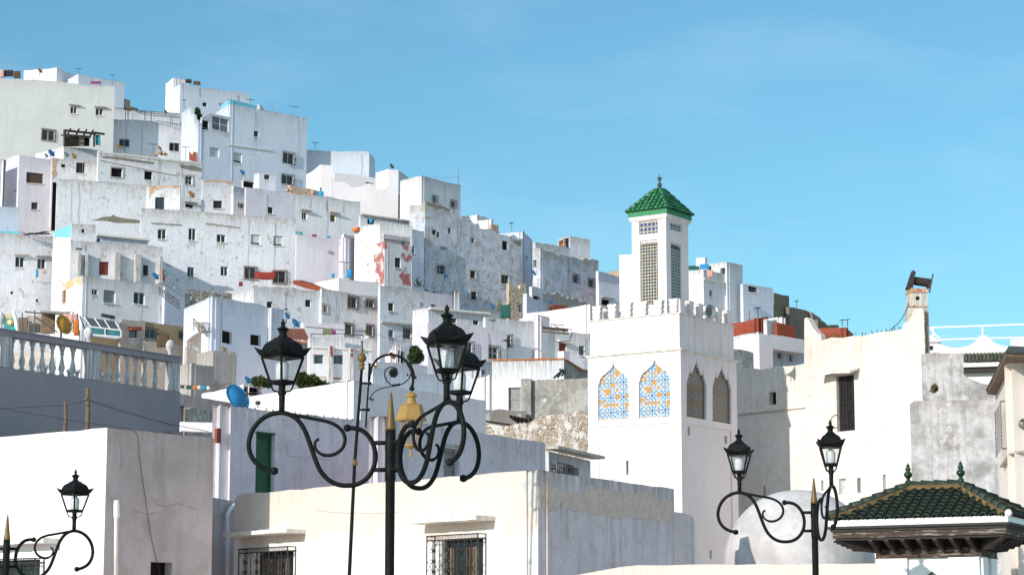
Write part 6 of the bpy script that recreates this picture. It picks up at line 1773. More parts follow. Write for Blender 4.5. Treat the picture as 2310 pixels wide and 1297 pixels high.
# ================================================================ wooden posts with wires
def post_thing(label, x, y0, y1, Y, r, mat='wood', cat='post'):
    bm = bmesh.new(); a, b = at(x - 1.2, y1, Y), at(x + .6, y0, Y); m = (a + b) / 2 + Vector((.02, 0, 0))
    tube(bm, [a, m, b], [r, r * .95, r * .85], 8)
    return bm, a
bm, a = post_thing('', 197, 876, 985, 58.2, .062)
for dz in (.0, .03, .06): tube(bm, [at(190, 902 - dz * 60, 58.15), at(197, 899 - dz * 60, 58.1), at(205, 902 - dz * 60, 58.15)], .014, 6)
tag(new_obj('wooden_post', bm, 'wood', None, origin=a), 'rough wooden post with rope lashing before the shaded balustrade wall', 'post')
bm, a = post_thing('', 147, 907, 985, 58.4, .05)
tag(new_obj('wooden_post', bm, 'wood', None, origin=a), 'shorter thin dark post left of the lashed wooden post', 'post')
def wire(label, pts, Y, r=.007, name='wire'):
    bm = bmesh.new(); P = [at(x, y, Y(x) if callable(Y) else Y) for x, y in pts]
    tube(bm, smooth_pts(P, 4), r, 5)
    tag(new_obj(name, bm, 'wirem', None, origin=P[0]), label, 'wire')
wire('upper wire from the lashed post down to the right wall corner', [(203, 903), (260, 920), (330, 942), (400, 963)], 57.8)
wire('middle wire from the lashed post towards the red brick end', [(204, 905), (280, 930), (380, 955), (470, 973)], 57.8)
wire('lower wire crossing in front of the shaded wall from the left edge', [(-5, 920), (90, 936), (190, 952), (300, 968)], 58.0)
wire('faint upper wire from the left edge to the short post', [(-5, 922), (60, 918), (150, 913), (195, 903)], 58.0)

# ================================================================ satellite dishes
DME = {}
def dish_mesh(mat):
    if mat in DME: return DME[mat]
    bm = bmesh.new(); n = 22
    rows = []
    for rr in (0.02, .35, .7, .95, 1.0):
        rows.append([bm.verts.new((rr * math.cos(2 * math.pi * k / n) * .92, rr * math.sin(2 * math.pi * k / n), .22 * rr * rr)) for k in range(n)])
    for a, b in zip(rows[:-1], rows[1:]):
        for k in range(n): bm.faces.new((a[k], a[(k + 1) % n], b[(k + 1) % n], b[k]))
    back = [bm.verts.new((v.co.x, v.co.y, v.co.z - .05)) for v in rows[-1]]
    for k in range(n): bm.faces.new((rows[-1][k], rows[-1][(k + 1) % n], back[(k + 1) % n], back[k]))
    bm.faces.new(back[::-1])
    a = mk_from(bm, 'reflector', mat)
    DME[mat] = a; return a
def mk_from(bm, name, mat):
    me = bpy.data.meshes.new(name); bm.to_mesh(me); bm.free(); me.materials.append(M[mat])
    for p in me.polygons: p.use_smooth = True
    return me
def arm_mesh():
    bm = bmesh.new()
    tube(bm, [Vector((0, -1.0, .2)), Vector((0, -.75, .75)), Vector((0, -.35, 1.05))], .035, 6)
    bx(bm, (-.08, -.45, .95), (.08, -.25, 1.2)); return mk_from(bm, 'feed_arm', 'rail')
ME_feed = arm_mesh()
def mast_mesh():
    bm = bmesh.new(); tube(bm, [Vector((0, 0, -.12)), Vector((0, -.1, -.45)), Vector((0, -.6, -.6)), ], .06, 6); return mk_from(bm, 'mount', 'rail')
ME_mount = mast_mesh()
DN = Vector((.70, -.50, .50)).normalized()
def dish(x, y, Y, rpx, col, label, n=None, mast=True):
    p = at(x, y, Y); r = rpx * Y / F
    root = empty('satellite_dish', p, label, 'satellite dish', 'satellite dishes on the roofs and walls')
    nn = (n or DN)
    rot = nn.to_track_quat('Z', 'Y').to_euler()
    for nm, me in (('reflector', dish_mesh(col)), ('feed_arm', ME_feed), ('mount', ME_mount)):
        if nm == 'feed_arm' and rpx < 7: continue
        o = child(nm, me, root); o.rotation_euler = rot; o.scale = (r, r, r)
    if mast:
        o = obj_in('mast', lambda bm: tube(bm, [p - nn * .3 * r + Vector((0, 0, -r * 1.7)), p - nn * .25 * r], .03 + .02 * r, 6), 'rail', root)
    return root
B, GY, YL, RU, DK = 'dishblue', 'dishgrey', 'dishyellow', 'dishrust', 'dishdark'
for a in [
    (115, 347, 230, 10, B, 'blue satellite dish on the roof line above the brown shuttered house'),
    (104, 352, 229, 6, GY, 'small grey dish just left of the blue roof dish'),
    (149, 350, 229, 8, GY, 'grey satellite dish right of the blue roof dish'),
    (166, 353, 228, 8, YL, 'ochre satellite dish at the roof corner of the brick edged row house'),
    (90, 161, 258, 7, RU, 'brown dish on the rooftop room behind the cream block'),
    (290, 246, 249, 8, YL, 'yellow dish on the terrace railing beside the cream block'),
    (373, 253, 250, 6, RU, 'brown dish on the railing below the tower house'),
    (266, 331, 243, 7, YL, 'yellow dish on the wall at the cream block corner'),
    (360, 335, 240, 6, RU, 'rust dish on a small brick pile above the row house'),
    (431, 440, 211, 10, YL, 'yellow dish on the row house right end wall'),
    (546, 390, 238, 8, B, 'blue dish under the shuttered window of the big bluish house'),
    (883, 376, 224, 7, DK, 'dark dish on the narrow white tower end of the stepped house'),
    (350, 624, 189, 10, B, 'blue dish at the foot of the buttressed house'),
    (647, 713, 160, 9, B, 'upper of two blue dishes over the rust tin roof'),
    (666, 730, 158, 12, B, 'lower of two blue dishes over the rust tin roof'),
    (1004, 622, 205, 8, B, 'blue dish below the barred window of the eroded house'),
    (1203, 616, 212, 8, B, 'blue dish on the corner of the stained bluish house'),
    (1110, 692, 168, 8, B, 'blue dish left of the hanging green net'),
    (1240, 682, 184, 7, B, 'blue dish beside the red parapet strip'),
    (950, 687, 170, 7, GY, 'pale grey dish on the roof beside the weathered wall'),
    (558, 858, 113, 10, B, 'small blue dish above the dark open shed'),
    (884, 803, 150, 10, RU, 'brown dish on the little stair hut behind the scroll lamp'),
    (845, 828, 146, 7, YL, 'yellow dish half hidden by the scroll lamp bracket'),
    (505, 788, 151, 7, YL, 'yellow dish on top of the cement hut'),
    (940, 628, 193, 8, GY, 'grey dish beside the red peeled house'),
]: dish(*a)
# large ochre and large blue dishes
d1 = dish(142, 734, 66.0, 24, YL, 'large ochre satellite dish standing behind the balustrade', Vector((.72, -.62, .32)).normalized())
d2 = dish(533, 899, 70.0, 34, B, 'large blue satellite dish behind the lavender house parapet', Vector((.62, -.62, .48)).normalized(), mast=True)
def marks(root, r, nn, mat, cx, cy, kind):
    q = nn.to_track_quat('Z', 'Y')
    bm = bmesh.new()
    def pt(x, y): return q @ Vector((x, y, .22 * (x * x / .85 + y * y) + .012)) * r
    def stroke(x0, y0, x1, y1, w):
        d = Vector((x1 - x0, y1 - y0)); n = Vector((-d.y, d.x)).normalized() * w; k = 4
        for i in range(k):
            a = Vector((x0, y0)) + d * i / k; b = Vector((x0, y0)) + d * (i + 1) / k
            quad(bm, pt(a.x - n.x, a.y - n.y), pt(b.x - n.x, b.y - n.y), pt(b.x + n.x, b.y + n.y), pt(a.x + n.x, a.y + n.y))
    if kind == 'word':
        x = cx
        for i in range(9):
            h = .075 if i % 3 else .11
            stroke(x, cy - h, x + random.uniform(-.02, .02), cy + h, .02); 
            if i % 2: stroke(x, cy + random.choice((-.06, .05, 0)), x + .075, cy, .02)
            x += .085
    else:
        for a in ((-.13, .13, .13, .13), (.13, .13, .13, -.10), (.13, -.10, -.13, -.10), (-.13, -.10, -.13, .13), (-.06, .04, .06, .04), (-.09, -.17, .02, -.17), (-.06, -.02, .07, -.02)):
            stroke(cx + a[0], cy + a[1], cx + a[2], cy + a[3], .016)
        x = cx - .26
        for i in range(10):
            stroke(x, cy - .30, x, cy - .25, .012); stroke(x, cy - .275, x + .04, cy - .275, .012); x += .055
    me = bpy.data.meshes.new('lettering'); bm.to_mesh(me); bm.free(); me.materials.append(M[mat])
    o = bpy.data.objects.new('lettering', me); COL.objects.link(o); o.parent = root
marks(d1, 24 * 66.0 / F, Vector((.72, -.62, .32)).normalized(), 'clothblack', -.42, .12, 'word')
marks(d2, 34 * 70.0 / F, Vector((.62, -.62, .48)).normalized(), 'clothteal', -.12, .38, 'logo')

# ================================================================ antennas and poles
def antenna(x, y0, y1, Y, w, label, boom=0.0, kind='yagi'):
    bm = bmesh.new(); a, b = at(x, y1, Y), at(x, y0, Y); s = Y / F; r = .028
    tube(bm, [a, b], r, 6)
    if kind == 'yagi':
        d = Vector((.9, .35, 0)).normalized(); L = w * s
        tube(bm, [b - d * L * .5, b + d * L * .5], .022, 5)
        e = Vector((-.35, .9, 0)).normalized()
        for k in range(6):
            c = b + d * (L * (k / 5 - .5)); h = .28 + .12 * (k == 0)
            tube(bm, [c - e * h, c + e * h], .014, 4)
    tag(new_obj('antenna', bm, 'iron', None, origin=a), label, 'antenna', 'thin rooftop antennas')
for a in [
    (178, 157, 172, 262, 11, 'thin yagi antenna on the white roof room behind the cream block'),
    (254, 170, 196, 258, 8, 'bent antenna mast above the cream block right end'),
    (407, 170, 190, 255, 0, 'bare pole at the corner of the tower house', 0, 'pole'),
    (564, 224, 240, 250, 20, 'yagi antenna over the cyan parapet'),
    (416, 226, 245, 254, 8, 'small antenna before the tower house wall'),
    (614, 231, 248, 247, 0, 'short bare pole on the big bluish house roof', 0, 'pole'),
    (663, 241, 262, 248, 22, 'broad yagi antenna at the right of the big bluish house roof'),
    (711, 324, 338, 254, 17, 'yagi antenna on the half shaded flat roofed house'),
    (1034, 383, 417, 220, 0, 'tall whip pole on the plain skyline house', 0, 'pole'),
    (1154, 502, 521, 217, 8, 'thin antenna on the narrow bluish skyline house'),
    (345, 326, 352, 236, 18, 'yagi antenna on the worn row house roof middle'),
    (419, 333, 362, 232, 17, 'yagi antenna beside the red brick corner'),
    (34, 432, 464, 207, 8, 'crooked antenna over the low wall at the left edge'),
    (399, 631, 655, 187, 5, 'small antenna over the fieldstone wall'),
    (777, 594, 640, 190, 24, 'white mast antenna over the lit upper block'),
    (1144, 768, 813, 114, 16, 'thin mast antenna over the orange edged cottage'),
    (1316, 668, 690, 171, 0, 'pale pole at the corner of the big lit wall', 0, 'pole'),
    (1710, 696, 722, 165, 10, 'antenna over the rust red roof walls'),
    (1691, 702, 722, 164, 0, 'thin pole on the rust red roof walls', 0, 'pole'),
    (1112, 722, 742, 164, 12, 'leaning antenna on the violet house roof'),
    (531, 868, 900, 108, 0, 'white pipe pole beside the cement hut', 0, 'pole'),
    (1797, 678, 694, 193, 4, 'short mast on the olive unplastered house'),
    (1900, 723, 736, 155, 3, 'short mast on the red terrace house'),
    (1912, 722, 738, 155, 3, 'right hand short mast on the red terrace house'),
    (645, 697, 720, 163, 5, 'short mast between the pilaster house and blue dishes'),
]: antenna(*a)

# ================================================================ railings on the hill
railing('railing', 'dark iron terrace railing between cream block and tower house', 247.5, [(283, 241, 270), (289, 243, 271), (327, 252, 275), (341, 251, 274), (384, 256, 281), (389, 257, 282)],
        [[(259, 244), (330, 251), (405, 257)], [(306, 252), (405, 263)], [(310, 255), (340, 260), (405, 266)], [(352, 272), (402, 280)]], .035, 'iron')
railing('stair_railing', 'black wrought iron stair railing beside the white corner house', lambda x: 180.0, [(358, 646, 664), (368, 652, 671), (378, 660, 680), (388, 667, 688), (396, 673, 692), (404, 680, 700)],
        [[(358, 646), (404, 681), (405, 700)], [(358, 662), (404, 699)], [(358, 655), (404, 690)]] + [[(360 + 5 * k, 648 + 3.8 * k), (363 + 5 * k, 660 + 3.8 * k), (359 + 5 * k, 664 + 3.8 * k)] for k in range(9)], .028, 'iron')
railing('railing', 'thin terrace railing of the balcony house where the man leans', lambda x: 157.05 + (x - 700) * .0123, [(703, 751, 760), (777, 753, 764), (838, 757, 766)], [[(700, 750), (770, 754), (839, 758)], [(690, 734), (770, 745), (838, 748)]], .028, 'rail')
railing('railing', 'white bar balcony railing beside the stair by the bluish house', 166.4, [(456 + 4.4 * k, 731, 751) for k in range(5)], [[(456, 731), (475, 731)], [(456, 750), (476, 751)]], .03, 'rail')
railing('roof_frame', 'bent iron frame standing on the bluish house with the red door', 158.5, [], [[(1224, 725), (1224, 742)], [(1224, 736), (1290, 743), (1291, 750)], [(1251, 746), (1248, 764), (1256, 768), (1286, 768), (1289, 752)], [(1243, 728), (1243, 744)], [(1243, 729), (1272, 731), (1272, 748)], [(1250, 731), (1274, 746)]], .03, 'iron')
bm = bmesh.new(); a, b = at(1223, 737, 158.6), at(1282, 743, 158.6)
tube(bm, [a, b], .10, 4); tube(bm, [a - Vector((0, 0, .25)), b - Vector((0, 0, .25))], .06, 4)
tag(new_obj('roof_beam', bm, 'wood', None, origin=a), 'weathered timber beam on the roof left of the red door house', 'beam')

# pergola
pg = empty('pergola', at(146, 334, 232), 'dark timber pergola with poles against the cream block', 'pergola')
def pgl(bm):
    Y = 231.5
    for x0, y0, x1, y1, r in ((146, 293, 146, 330, .16), (212, 300, 212, 333, .11), (144, 304, 205, 311, .12), (146, 294, 216, 303, .12), (137, 305, 148, 305, .07), (213, 301, 236, 303, .12)): tube(bm, [at(x0, y0, Y), at(x1, y1, Y)], r, 6)
    for x in (159, 178, 195, 210): tube(bm, [at(x, 291 + (x - 159) * .09, Y - .6), at(x - 6, 302 + (x - 159) * .1, Y + 1.4)], .10, 6)
obj_in('beams', pgl, 'dwood', pg)
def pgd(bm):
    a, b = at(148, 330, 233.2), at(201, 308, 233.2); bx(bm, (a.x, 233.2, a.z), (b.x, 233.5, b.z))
obj_in('interior_shade', pgd, 'dark', pg)  # dark sheet standing in for the shade inside the pergola
def pgs(bm):
    for x0, y0, x1, y1 in ((177, 310, 190, 330),): a, b = at(x0, y1, 232.8), at(x1, y0, 232.8); bx(bm, (a.x, 232.8, a.z), (b.x, 232.9, b.z))
obj_in('board', pgs, 'netting', pg)
def cloth(name, label, x0, y0, x1, y1, Y, mat, cat='laundry', sag=.0, skew=0.0, group=None, waves=3):
    bm = bmesh.new(); nx, ny = 8, 4; g = []
    for j in range(ny + 1):
        row = []
        for i in range(nx + 1):
            u, v = i / nx, j / ny
            x = x0 + (x1 - x0) * u + skew * v; y = y0 + (y1 - y0) * v + sag * 4 * u * (1 - u) + random.uniform(-.25, .25) * (j == ny)
            p = at(x, y, Y); p.y += math.sin(u * waves * 6.28 + .6) * .05 * (.3 + v); row.append(bm.verts.new(p))
        g.append(row)
    for j in range(ny):
        for i in range(nx): bm.faces.new((g[j][i], g[j][i + 1], g[j + 1][i + 1], g[j + 1][i]))
    o = new_obj(name, bm, mat, None, origin=at((x0 + x1) / 2, y1, Y), smooth=True)
    md = o.modifiers.new('thickness', 'SOLIDIFY'); md.thickness = .02
    return tag(o, label, cat, group)
cloth('curtain', 'turquoise patterned curtain right of the timber pergola', 215, 305, 226, 329, 231.8, 'clothteal', 'curtain')
cloth('blanket', 'dark brown blanket hanging before the khaki wall', 354, 759, 381, 786, 169.5, 'clothbrown', 'blanket', 0, -1)
cloth('towel', 'blue towel hanging from the left hooded window', 81, 606, 86, 623, 195.5, 'clothblue', 'towel')
cloth('towel', 'pink towel hanging right of the blue towel', 96, 607, 102, 616, 195.5, 'clothpink', 'towel')
cloth('towel', 'red towel on the drying rack beside the buttressed house', 366.5, 608, 371.5, 633, 192.5, 'darkred', 'towel')
cloth('towel', 'pale turquoise towel beside the red towel', 372, 607, 376, 624, 192.4, 'clothteal', 'towel')
cloth('rug', 'patterned grey rug over the balcony railing', 728, 743, 750, 758, 156.3, 'netting', 'rug')
cloth('rug', 'purple cloth on the balcony railing beside the rug', 749, 748, 757, 758, 156.2, 'clothmag', 'cloth')
cloth('net', 'olive net curtain hanging left of the stone ruin', 1121, 671, 1131, 700, 182.5, 'netting', 'net')
cloth('net', 'dark green tarpaulin hanging below the net by the stone ruin', 1128, 685, 1151, 716, 182.3, 'clothgreen', 'tarpaulin')
cloth('towel', 'pink sheet over the roof wall right of the minaret', 1595, 609, 1607, 627, 180.5, 'clothpink', 'laundry', 0, 2)
cloth('tarpaulin', 'bright blue tarpaulin on the roof right of the minaret', 1578, 598, 1600, 610, 183.5, 'clothblue', 'tarpaulin', -2)
cloth('tarpaulin', 'green tarpaulin left of the blue one behind the minaret', 1553, 603, 1577, 612, 183.8, 'clothgreen', 'tarpaulin', -1)
cloth('red_sheet', 'sagging dark red sheet on the roof of the rust streaked house', 575, 612, 624, 628, 183, 'darkred', 'sheet', 4)
cloth('red_sheet', 'small dark red sheet at the left end of that roof', 539, 636, 547, 646, 181, 'darkred', 'sheet')
bm = bmesh.new(); Yq = 181.0
pts = [(661, 634), (675, 633), (700, 641), (728, 651), (728, 658), (700, 654), (680, 648), (661, 643)]
f = [bm.verts.new(at(x, y, Yq)) for x, y in pts]; g = [bm.verts.new(at(x + 6, y - 1.2, Yq + 2.5)) for x, y in pts]
bm.faces.new(f); bm.faces.new(g[::-1])
for i in range(8): bm.faces.new((f[i], f[(i + 1) % 8], g[(i + 1) % 8], g[i]))
tag(new_obj('roof_tarpaulin', bm, 'red', None, origin=at(690, 655, Yq)), 'orange red tarpaulin heap on the rust streaked house roof', 'tarpaulin')
# rust tin roof by the two blue dishes
bm = bmesh.new()
A, B_, C_, D_ = at(639, 738, 163.5), at(686, 742, 163.5), at(701, 768, 158), at(643, 762, 158.3)
k = 14
for i in range(k):
    a0, a1 = A.lerp(B_, i / k), A.lerp(B_, (i + 1) / k); d0, d1 = D_.lerp(C_, i / k), D_.lerp(C_, (i + 1) / k)
    up = Vector((0, 0, .06)); quad(bm, a0, (a0 + a1) / 2 + up, (d0 + d1) / 2 + up, d0); quad(bm, (a0 + a1) / 2 + up, a1, d1, (d0 + d1) / 2 + up)
quad(bm, D_, C_, C_ - Vector((0, 0, .14)), D_ - Vector((0, 0, .14)))
tag(new_obj('tin_roof', bm, 'rust', None, origin=D_), 'rust brown tin roof below the two blue dishes', 'roof')
# bunting line
bm = bmesh.new(); a, b = at(440, 873, 118), at(524, 861, 118); tube(bm, [a, b], .035, 6)
tube(bm, [at(481, 866, 118), at(481, 904, 118)], .03, 6)
tag(new_obj('drying_pole', bm, 'wood', None, origin=at(481, 904, 118)), 'wooden drying pole on a post before the cement huts', 'pole')
for (x, c, l, w) in ((411, 'clothbrown', 'brown pennant at the left of the pennant string', 8), (425, 'clothgreen', 'dark green pennant in the pennant string', 10), (440, 'clothorange', 'orange pennant in the string', 9), (449, 'clothwhite', 'white pennant right of the orange one', 6), (460, 'clothblue', 'blue pennant in the string', 9), (470, 'clothwhite', 'white pennant at the right end of the string', 6)):
    cloth('pennant', l, x - w / 2, 869.5, x + w / 2, 876 + (x % 3), 117.6, c, 'pennant', 0, 0, 'pennants on the drying pole')
wire('string the pennants hang from', [(400, 868), (440, 869.5), (478, 868)], 117.7, .01, 'string')
# roof laundry on the skyline
for i, (x0, y0, x1, y1, Y, c, l) in enumerate([
    (0, 157, 8, 176, 255, 'clothpink', 'pink striped sheet at the far left of the hilltop roof'), (9, 158, 30, 173, 255.3, 'clothblack', 'black blanket on the hilltop roof line'), (31, 160, 46, 177, 255.2, 'clothbrown', 'dark brown blanket on the hilltop roof line'),
    (204, 186, 226, 192, 256, 'clothmag', 'faded purple cloth behind the cream block edge'), (418, 180, 432, 189, 254.6, 'clothblack', 'black cloth on the tower house roof'), (436, 184, 452, 193, 254.7, 'clothbrown', 'brown cloth on the tower house roof'),
    (897, 509, 905, 513, 202.5, 'darkred', 'red cloth on the line above the pale blue wall'), (909, 512, 930, 516, 202.5, 'clothyellow', 'yellow cloth on the line above the pale blue wall'),
    (674, 524, 682, 531, 200.8, 'clothteal', 'turquoise cloth at the left end of the ragged wall'), (704, 527, 714, 533, 201, 'clothmag', 'magenta cloth on the ragged lilac wall'), (738, 531, 745, 535, 201, 'clothblue', 'blue cloth on the ragged lilac wall'),
    (782, 610, 793, 627, 188, 'clothblue', 'blue cloth hanging above the lit upper block'), (1600, 601, 1604, 612, 182, 'clothblack', 'black cloth right of the blue tarpaulin')]):
    cloth('laundry', l, x0, y0, x1, y1, Y, c)

# blue-yellow beach panel, shelter, surfboard on the left terrace
Yp = 72.0
pn = empty('beach_mural', at(20, 742, Yp), 'painted panel of cream stripes over blue with a yellow flower disc', 'panel')
def box_px(bm, x0, y0, x1, y1, Y, t=.05):
    a, b = at(x0, y1, Y), at(x1, y0, Y); bx(bm, (a.x, Y, a.z), (b.x, Y + t, b.z))
obj_in('blue_board', lambda bm: box_px(bm, 8, 718, 36, 745, Yp), 'clothteal', pn)
obj_in('striped_board', lambda bm: [box_px(bm, 8 + 4.2 * k, 708.5, 10.4 + 4.2 * k, 717.8, Yp) for k in range(7)], 'clothyellow', pn)
obj_in('striped_board', lambda bm: [box_px(bm, 10.5 + 4.2 * k, 708.8, 12.1 + 4.2 * k, 717.7, Yp + .005) for k in range(6)], 'clothwhite', pn)
def disc(bm, x, y, rp, Y, n=16):
    c = at(x, y, Y); r = rp * Y / F
    f = [bm.verts.new(c + Vector((r * math.cos(2 * math.pi * k / n) * (1 + .1 * (k % 2)), 0, r * math.sin(2 * math.pi * k / n) * (1 + .1 * (k % 2))))) for k in range(n)]; g = [bm.verts.new(v.co + Vector((0, .03, 0))) for v in f]
    bm.faces.new(f); bm.faces.new(g[::-1])
    for k in range(n): bm.faces.new((f[k], f[(k + 1) % n], g[(k + 1) % n], g[k]))
obj_in('flower_disc', lambda bm: disc(bm, 22, 727, 7, Yp - .04), 'clothyellow', pn)
obj_in('flower_disc', lambda bm: disc(bm, 22, 727, 3.4, Yp - .07), 'clothwhite', pn)
bm = bmesh.new(); tube(bm, smooth_pts([at(30, 697, Yp - .3), at(34, 715, Yp - .3), at(38, 735, Yp - .3), at(40, 746, Yp - .3)], 3), [.02, .04, .055, .06, .065, .07, .07, .06, .05, .03], 8)
tag(new_obj('surfboard', bm, 'clothwhite', None, origin=at(40, 746, Yp)), 'white surfboard leaning beside the painted panel', 'surfboard')
sh = empty('roof_shelter', at(80, 750, 71), 'brown roof shelter of poles and sheets behind the balustrade', 'shelter')
for a_ in ((40, 716, 62, 748, 73), (92, 704, 124, 752, 73.2)): obj_in('side_sheet', lambda bm: box_px(bm, *a_, .1), 'wood', sh)
obj_in('back_sheet', lambda bm: box_px(bm, 60, 712, 95, 750, 73.4, .1), 'beige', sh)
def shr(bm):
    q = [at(90, 703, 71.5), at(160, 706, 71.5), at(150, 712, 73.5), at(92, 708, 73.5)]
    f = [bm.verts.new(p) for p in q]; g = [bm.verts.new(p + Vector((0, 0, .05))) for p in q]
    bm.faces.new(f); bm.faces.new(g[::-1])
    for i in range(4): bm.faces.new((f[i], f[(i + 1) % 4], g[(i + 1) % 4], g[i]))
obj_in('roof', shr, 'gframe', sh)
obj_in('poles', lambda bm: [tube(bm, [at(a, b, 71.4), at(c, d, 71.4)], .022, 6) for a, b, c, d in ((50, 705, 50, 746), (78, 700, 78, 752), (78, 714, 130, 750), (56, 703, 92, 707), (60, 728, 72, 726), (60, 728, 60, 748), (165, 703, 165, 750), (180, 712, 199, 762), (180, 745, 180, 775))], 'rail', sh)
cloth('bedding', 'orange pink striped bedding behind the large ochre dish', 143, 707, 176, 726, 70.8, 'clothpink', 'bedding', 2)
cloth('bedding', 'rust orange bedding hanging right of the large ochre dish', 167, 722, 177, 757, 70.6, 'clothorange', 'bedding')
# glass lean-to
gl = empty('glass_lean_to', at(240, 757, 169.5), 'sloping glass lean-to with white bars and teal windows', 'lean-to')
def glf(bm):
    for x0, y0, x1, y1 in ((190, 717, 205, 739), (213, 718, 228, 740), (235, 719, 249, 741), (259, 721, 272, 743), (205, 739, 273, 743)): tube(bm, [at(x0, y0, 171.3 if y0 < 725 else 169.3), at(x1, y1, 169.3)], .05, 4)
    for x in (205, 237, 273): tube(bm, [at(x, 740 + (x - 205) * .05, 169.3), at(x, 757 + (x - 205) * .04, 169.3)], .05, 4)
    tube(bm, [at(205, 756, 169.3), at(273, 759, 169.3)], .05, 4)
obj_in('frame', glf, 'wframe', gl)
def glr(bm):
    q = [at(190, 717, 171.3), at(259, 721, 171.3), at(272, 743, 169.35), at(205, 739, 169.35)]; bm.faces.new([bm.verts.new(p) for p in q])
    q = [p + Vector((0, .1, -.1)) for p in q]; bm.faces.new([bm.verts.new(p) for p in q][::-1])
obj_in('glass_roof', glr, 'glassdark', gl)
obj_in('windows', lambda bm: box_px(bm, 206, 741, 272, 757, 169.4), 'tealglass', gl)
bm = bmesh.new(); tube(bm, [at(229, 709, 170.5), at(259, 713, 170.5)], .13, 8)
tag(new_obj('rolled_mat', bm, 'clothblack', None, origin=at(244, 712, 170.5)), 'dark rolled mat on the wall above the glass lean-to', 'roll')
# stair pile
st_ = empty('outdoor_stair', at(446, 752, 166.5), 'narrow brick outdoor stair between terrace wall and bluish house', 'stair')
obj_in('steps', lambda bm: [box_px(bm, 437 + 2.2 * k, 727 + 4 * k, 452 + 2.0 * k, 731 + 4 * k, 168.5 - .3 * k, .5) for k in range(6)], 'beige', st_)
obj_in('handrail', lambda bm: [tube(bm, [at(a, b, 166.4), at(c, d, 166.4)], .03, 5) for a, b, c, d in ((437, 722, 437, 748), (437, 722, 456, 744), (449, 729, 449, 750))], 'rail', st_)

# barrels and small roof clutter
def barrel(x, y, Y, rp, mat, label):
    c = at(x, y, Y); r = rp * Y / F; bm = bmesh.new()
    lathe(bm, [(r * .9, -r * 1.2), (r, -r * .5), (r, r * .6), (r * .85, r * 1.2), (r * .4, r * 1.3)], c, 12)
    tag(new_obj('barrel', bm, mat, None, origin=c, smooth=True), label, 'barrel')
barrel(837, 498, 206, 4, 'clothblue', 'blue barrel under the lean-to roof below the stepped house')
barrel(909, 546, 197, 4, 'clothteal', 'teal barrel on the open roof of the red peeled house')
barrel(751, 624, 186, 4, 'clothblue', 'small blue barrel left of the lit upper block')
# ================================================================ plants
def shrub(name, label, blobs, Y, n, leaf, mat='leaf', trunk=None, cat='shrub'):
    c0 = at(blobs[0][0], blobs[0][1] + blobs[0][3], Y)
    root = empty(name, c0, label, cat)
    bm = bmesh.new(); lay = bm.verts.layers.float.new('tint'); s = Y / F
    for (x, y, rx, ry) in blobs:
        c = at(x, y, Y)
        for i in range(int(n)):
            while True:
                p = Vector((random.uniform(-1, 1), random.uniform(-1, 1), random.uniform(-1, 1)))
                if .35 < p.length < 1.0 + .18 * math.sin(p.x * 9 + p.z * 7): break
            q = c + Vector((p.x * rx * s, p.y * (rx + ry) * .5 * s, p.z * ry * s))
            a = Vector((random.gauss(0, 1), random.gauss(0, 1), random.gauss(0, 1))).normalized(); b = a.cross(Vector((random.gauss(0, 1), random.gauss(0, 1), random.gauss(0, 1)))).normalized()
            l = leaf * random.uniform(.6, 1.3); t = random.random() * (.55 + .45 * max(0, p.z))
            vs = [bm.verts.new(q + v) for v in (-a * l, b * l * .45, a * l, -b * l * .45)]
            for v in vs: v[lay] = t
            bm.faces.new(vs)
    new_obj('foliage', bm, mat, root)
    c = at(blobs[0][0], blobs[0][1], Y)
    if trunk is not False: obj_in('stem', lambda bm: [tube(bm, [Vector((c.x + dx * .2 * min(1, blobs[0][2] * s), c.y, c.z - blobs[0][3] * s * 2.2)), Vector((c.x + dx * .4 * min(1, blobs[0][2] * s), c.y, c.z - blobs[0][3] * s * .4)), Vector((c.x + dx * min(1, blobs[0][2] * s), c.y + .1 * s, c.z + .3 * blobs[0][3] * s))], [.035, .03, .012], 6) for dx in (-.5, .1, .6)], 'wood', root)
shrub('bush', 'dense dark green bush right of the front left lantern', [(700, 864, 26, 16), (724, 872, 16, 10), (684, 856, 12, 12)], 100, 900, .16)
shrub('bush', 'small dark bush left of the front left lantern', [(585, 860, 16, 9), (603, 864, 9, 7)], 106, 500, .15)
shrub('shrub', 'small dark green shrub on the terrace behind the upper right lantern', [(939, 801, 12, 15), (930, 806, 9, 9), (947, 808, 7, 8), (934, 790, 8, 7), (937, 813, 13, 8)], 149, 420, .19, cat='shrub', trunk=False)
shrub('weed_tuft', 'dry weed tuft growing between the kasbah house and stained wall', [(2108, 876, 7, 9)], 88, 90, .11, 'dryleaf', cat='weed', trunk=False)
shrub('potted_plant', 'dark plant in a pot on the hilltop balcony', [(446, 253, 6, 8), (450, 265, 6, 8)], 244, 120, .22, cat='plant')
def weeds(name, label, pts, Y, hpx, mat='dryleaf'):
    bm = bmesh.new(); bm.verts.layers.float.new('tint'); o = at(*pts[0], Y(pts[0][0]) if callable(Y) else Y)
    for (x, y) in pts:
        yy = Y(x) if callable(Y) else Y; b = at(x, y, yy)
        for k in range(3):
            h = hpx * yy / F * random.uniform(.5, 1.1); t = b + Vector((random.uniform(-.25, .25) * h, random.uniform(-.1, .1), h))
            tube(bm, [b, (b + t) / 2 + Vector((.03, 0, 0)), t], [.012, .009, .004], 4)
            if k == 0: ball(bm, t, .018, 5, 4)
    tag(new_obj(name, bm, mat, None, origin=o), label, 'weeds')
pk_ = HP['H44'][0]['R']
def yk(x): return pk_.P(pk_.px(x, 780)[0], 0, .15).y
weeds('roof_weeds', 'dry weeds along the kasbah roof edge', [(1900 + 11 * k + random.uniform(-4, 4), 765 - (1900 + 11 * k - 1900) * .165) for k in range(13)], yk, 9)
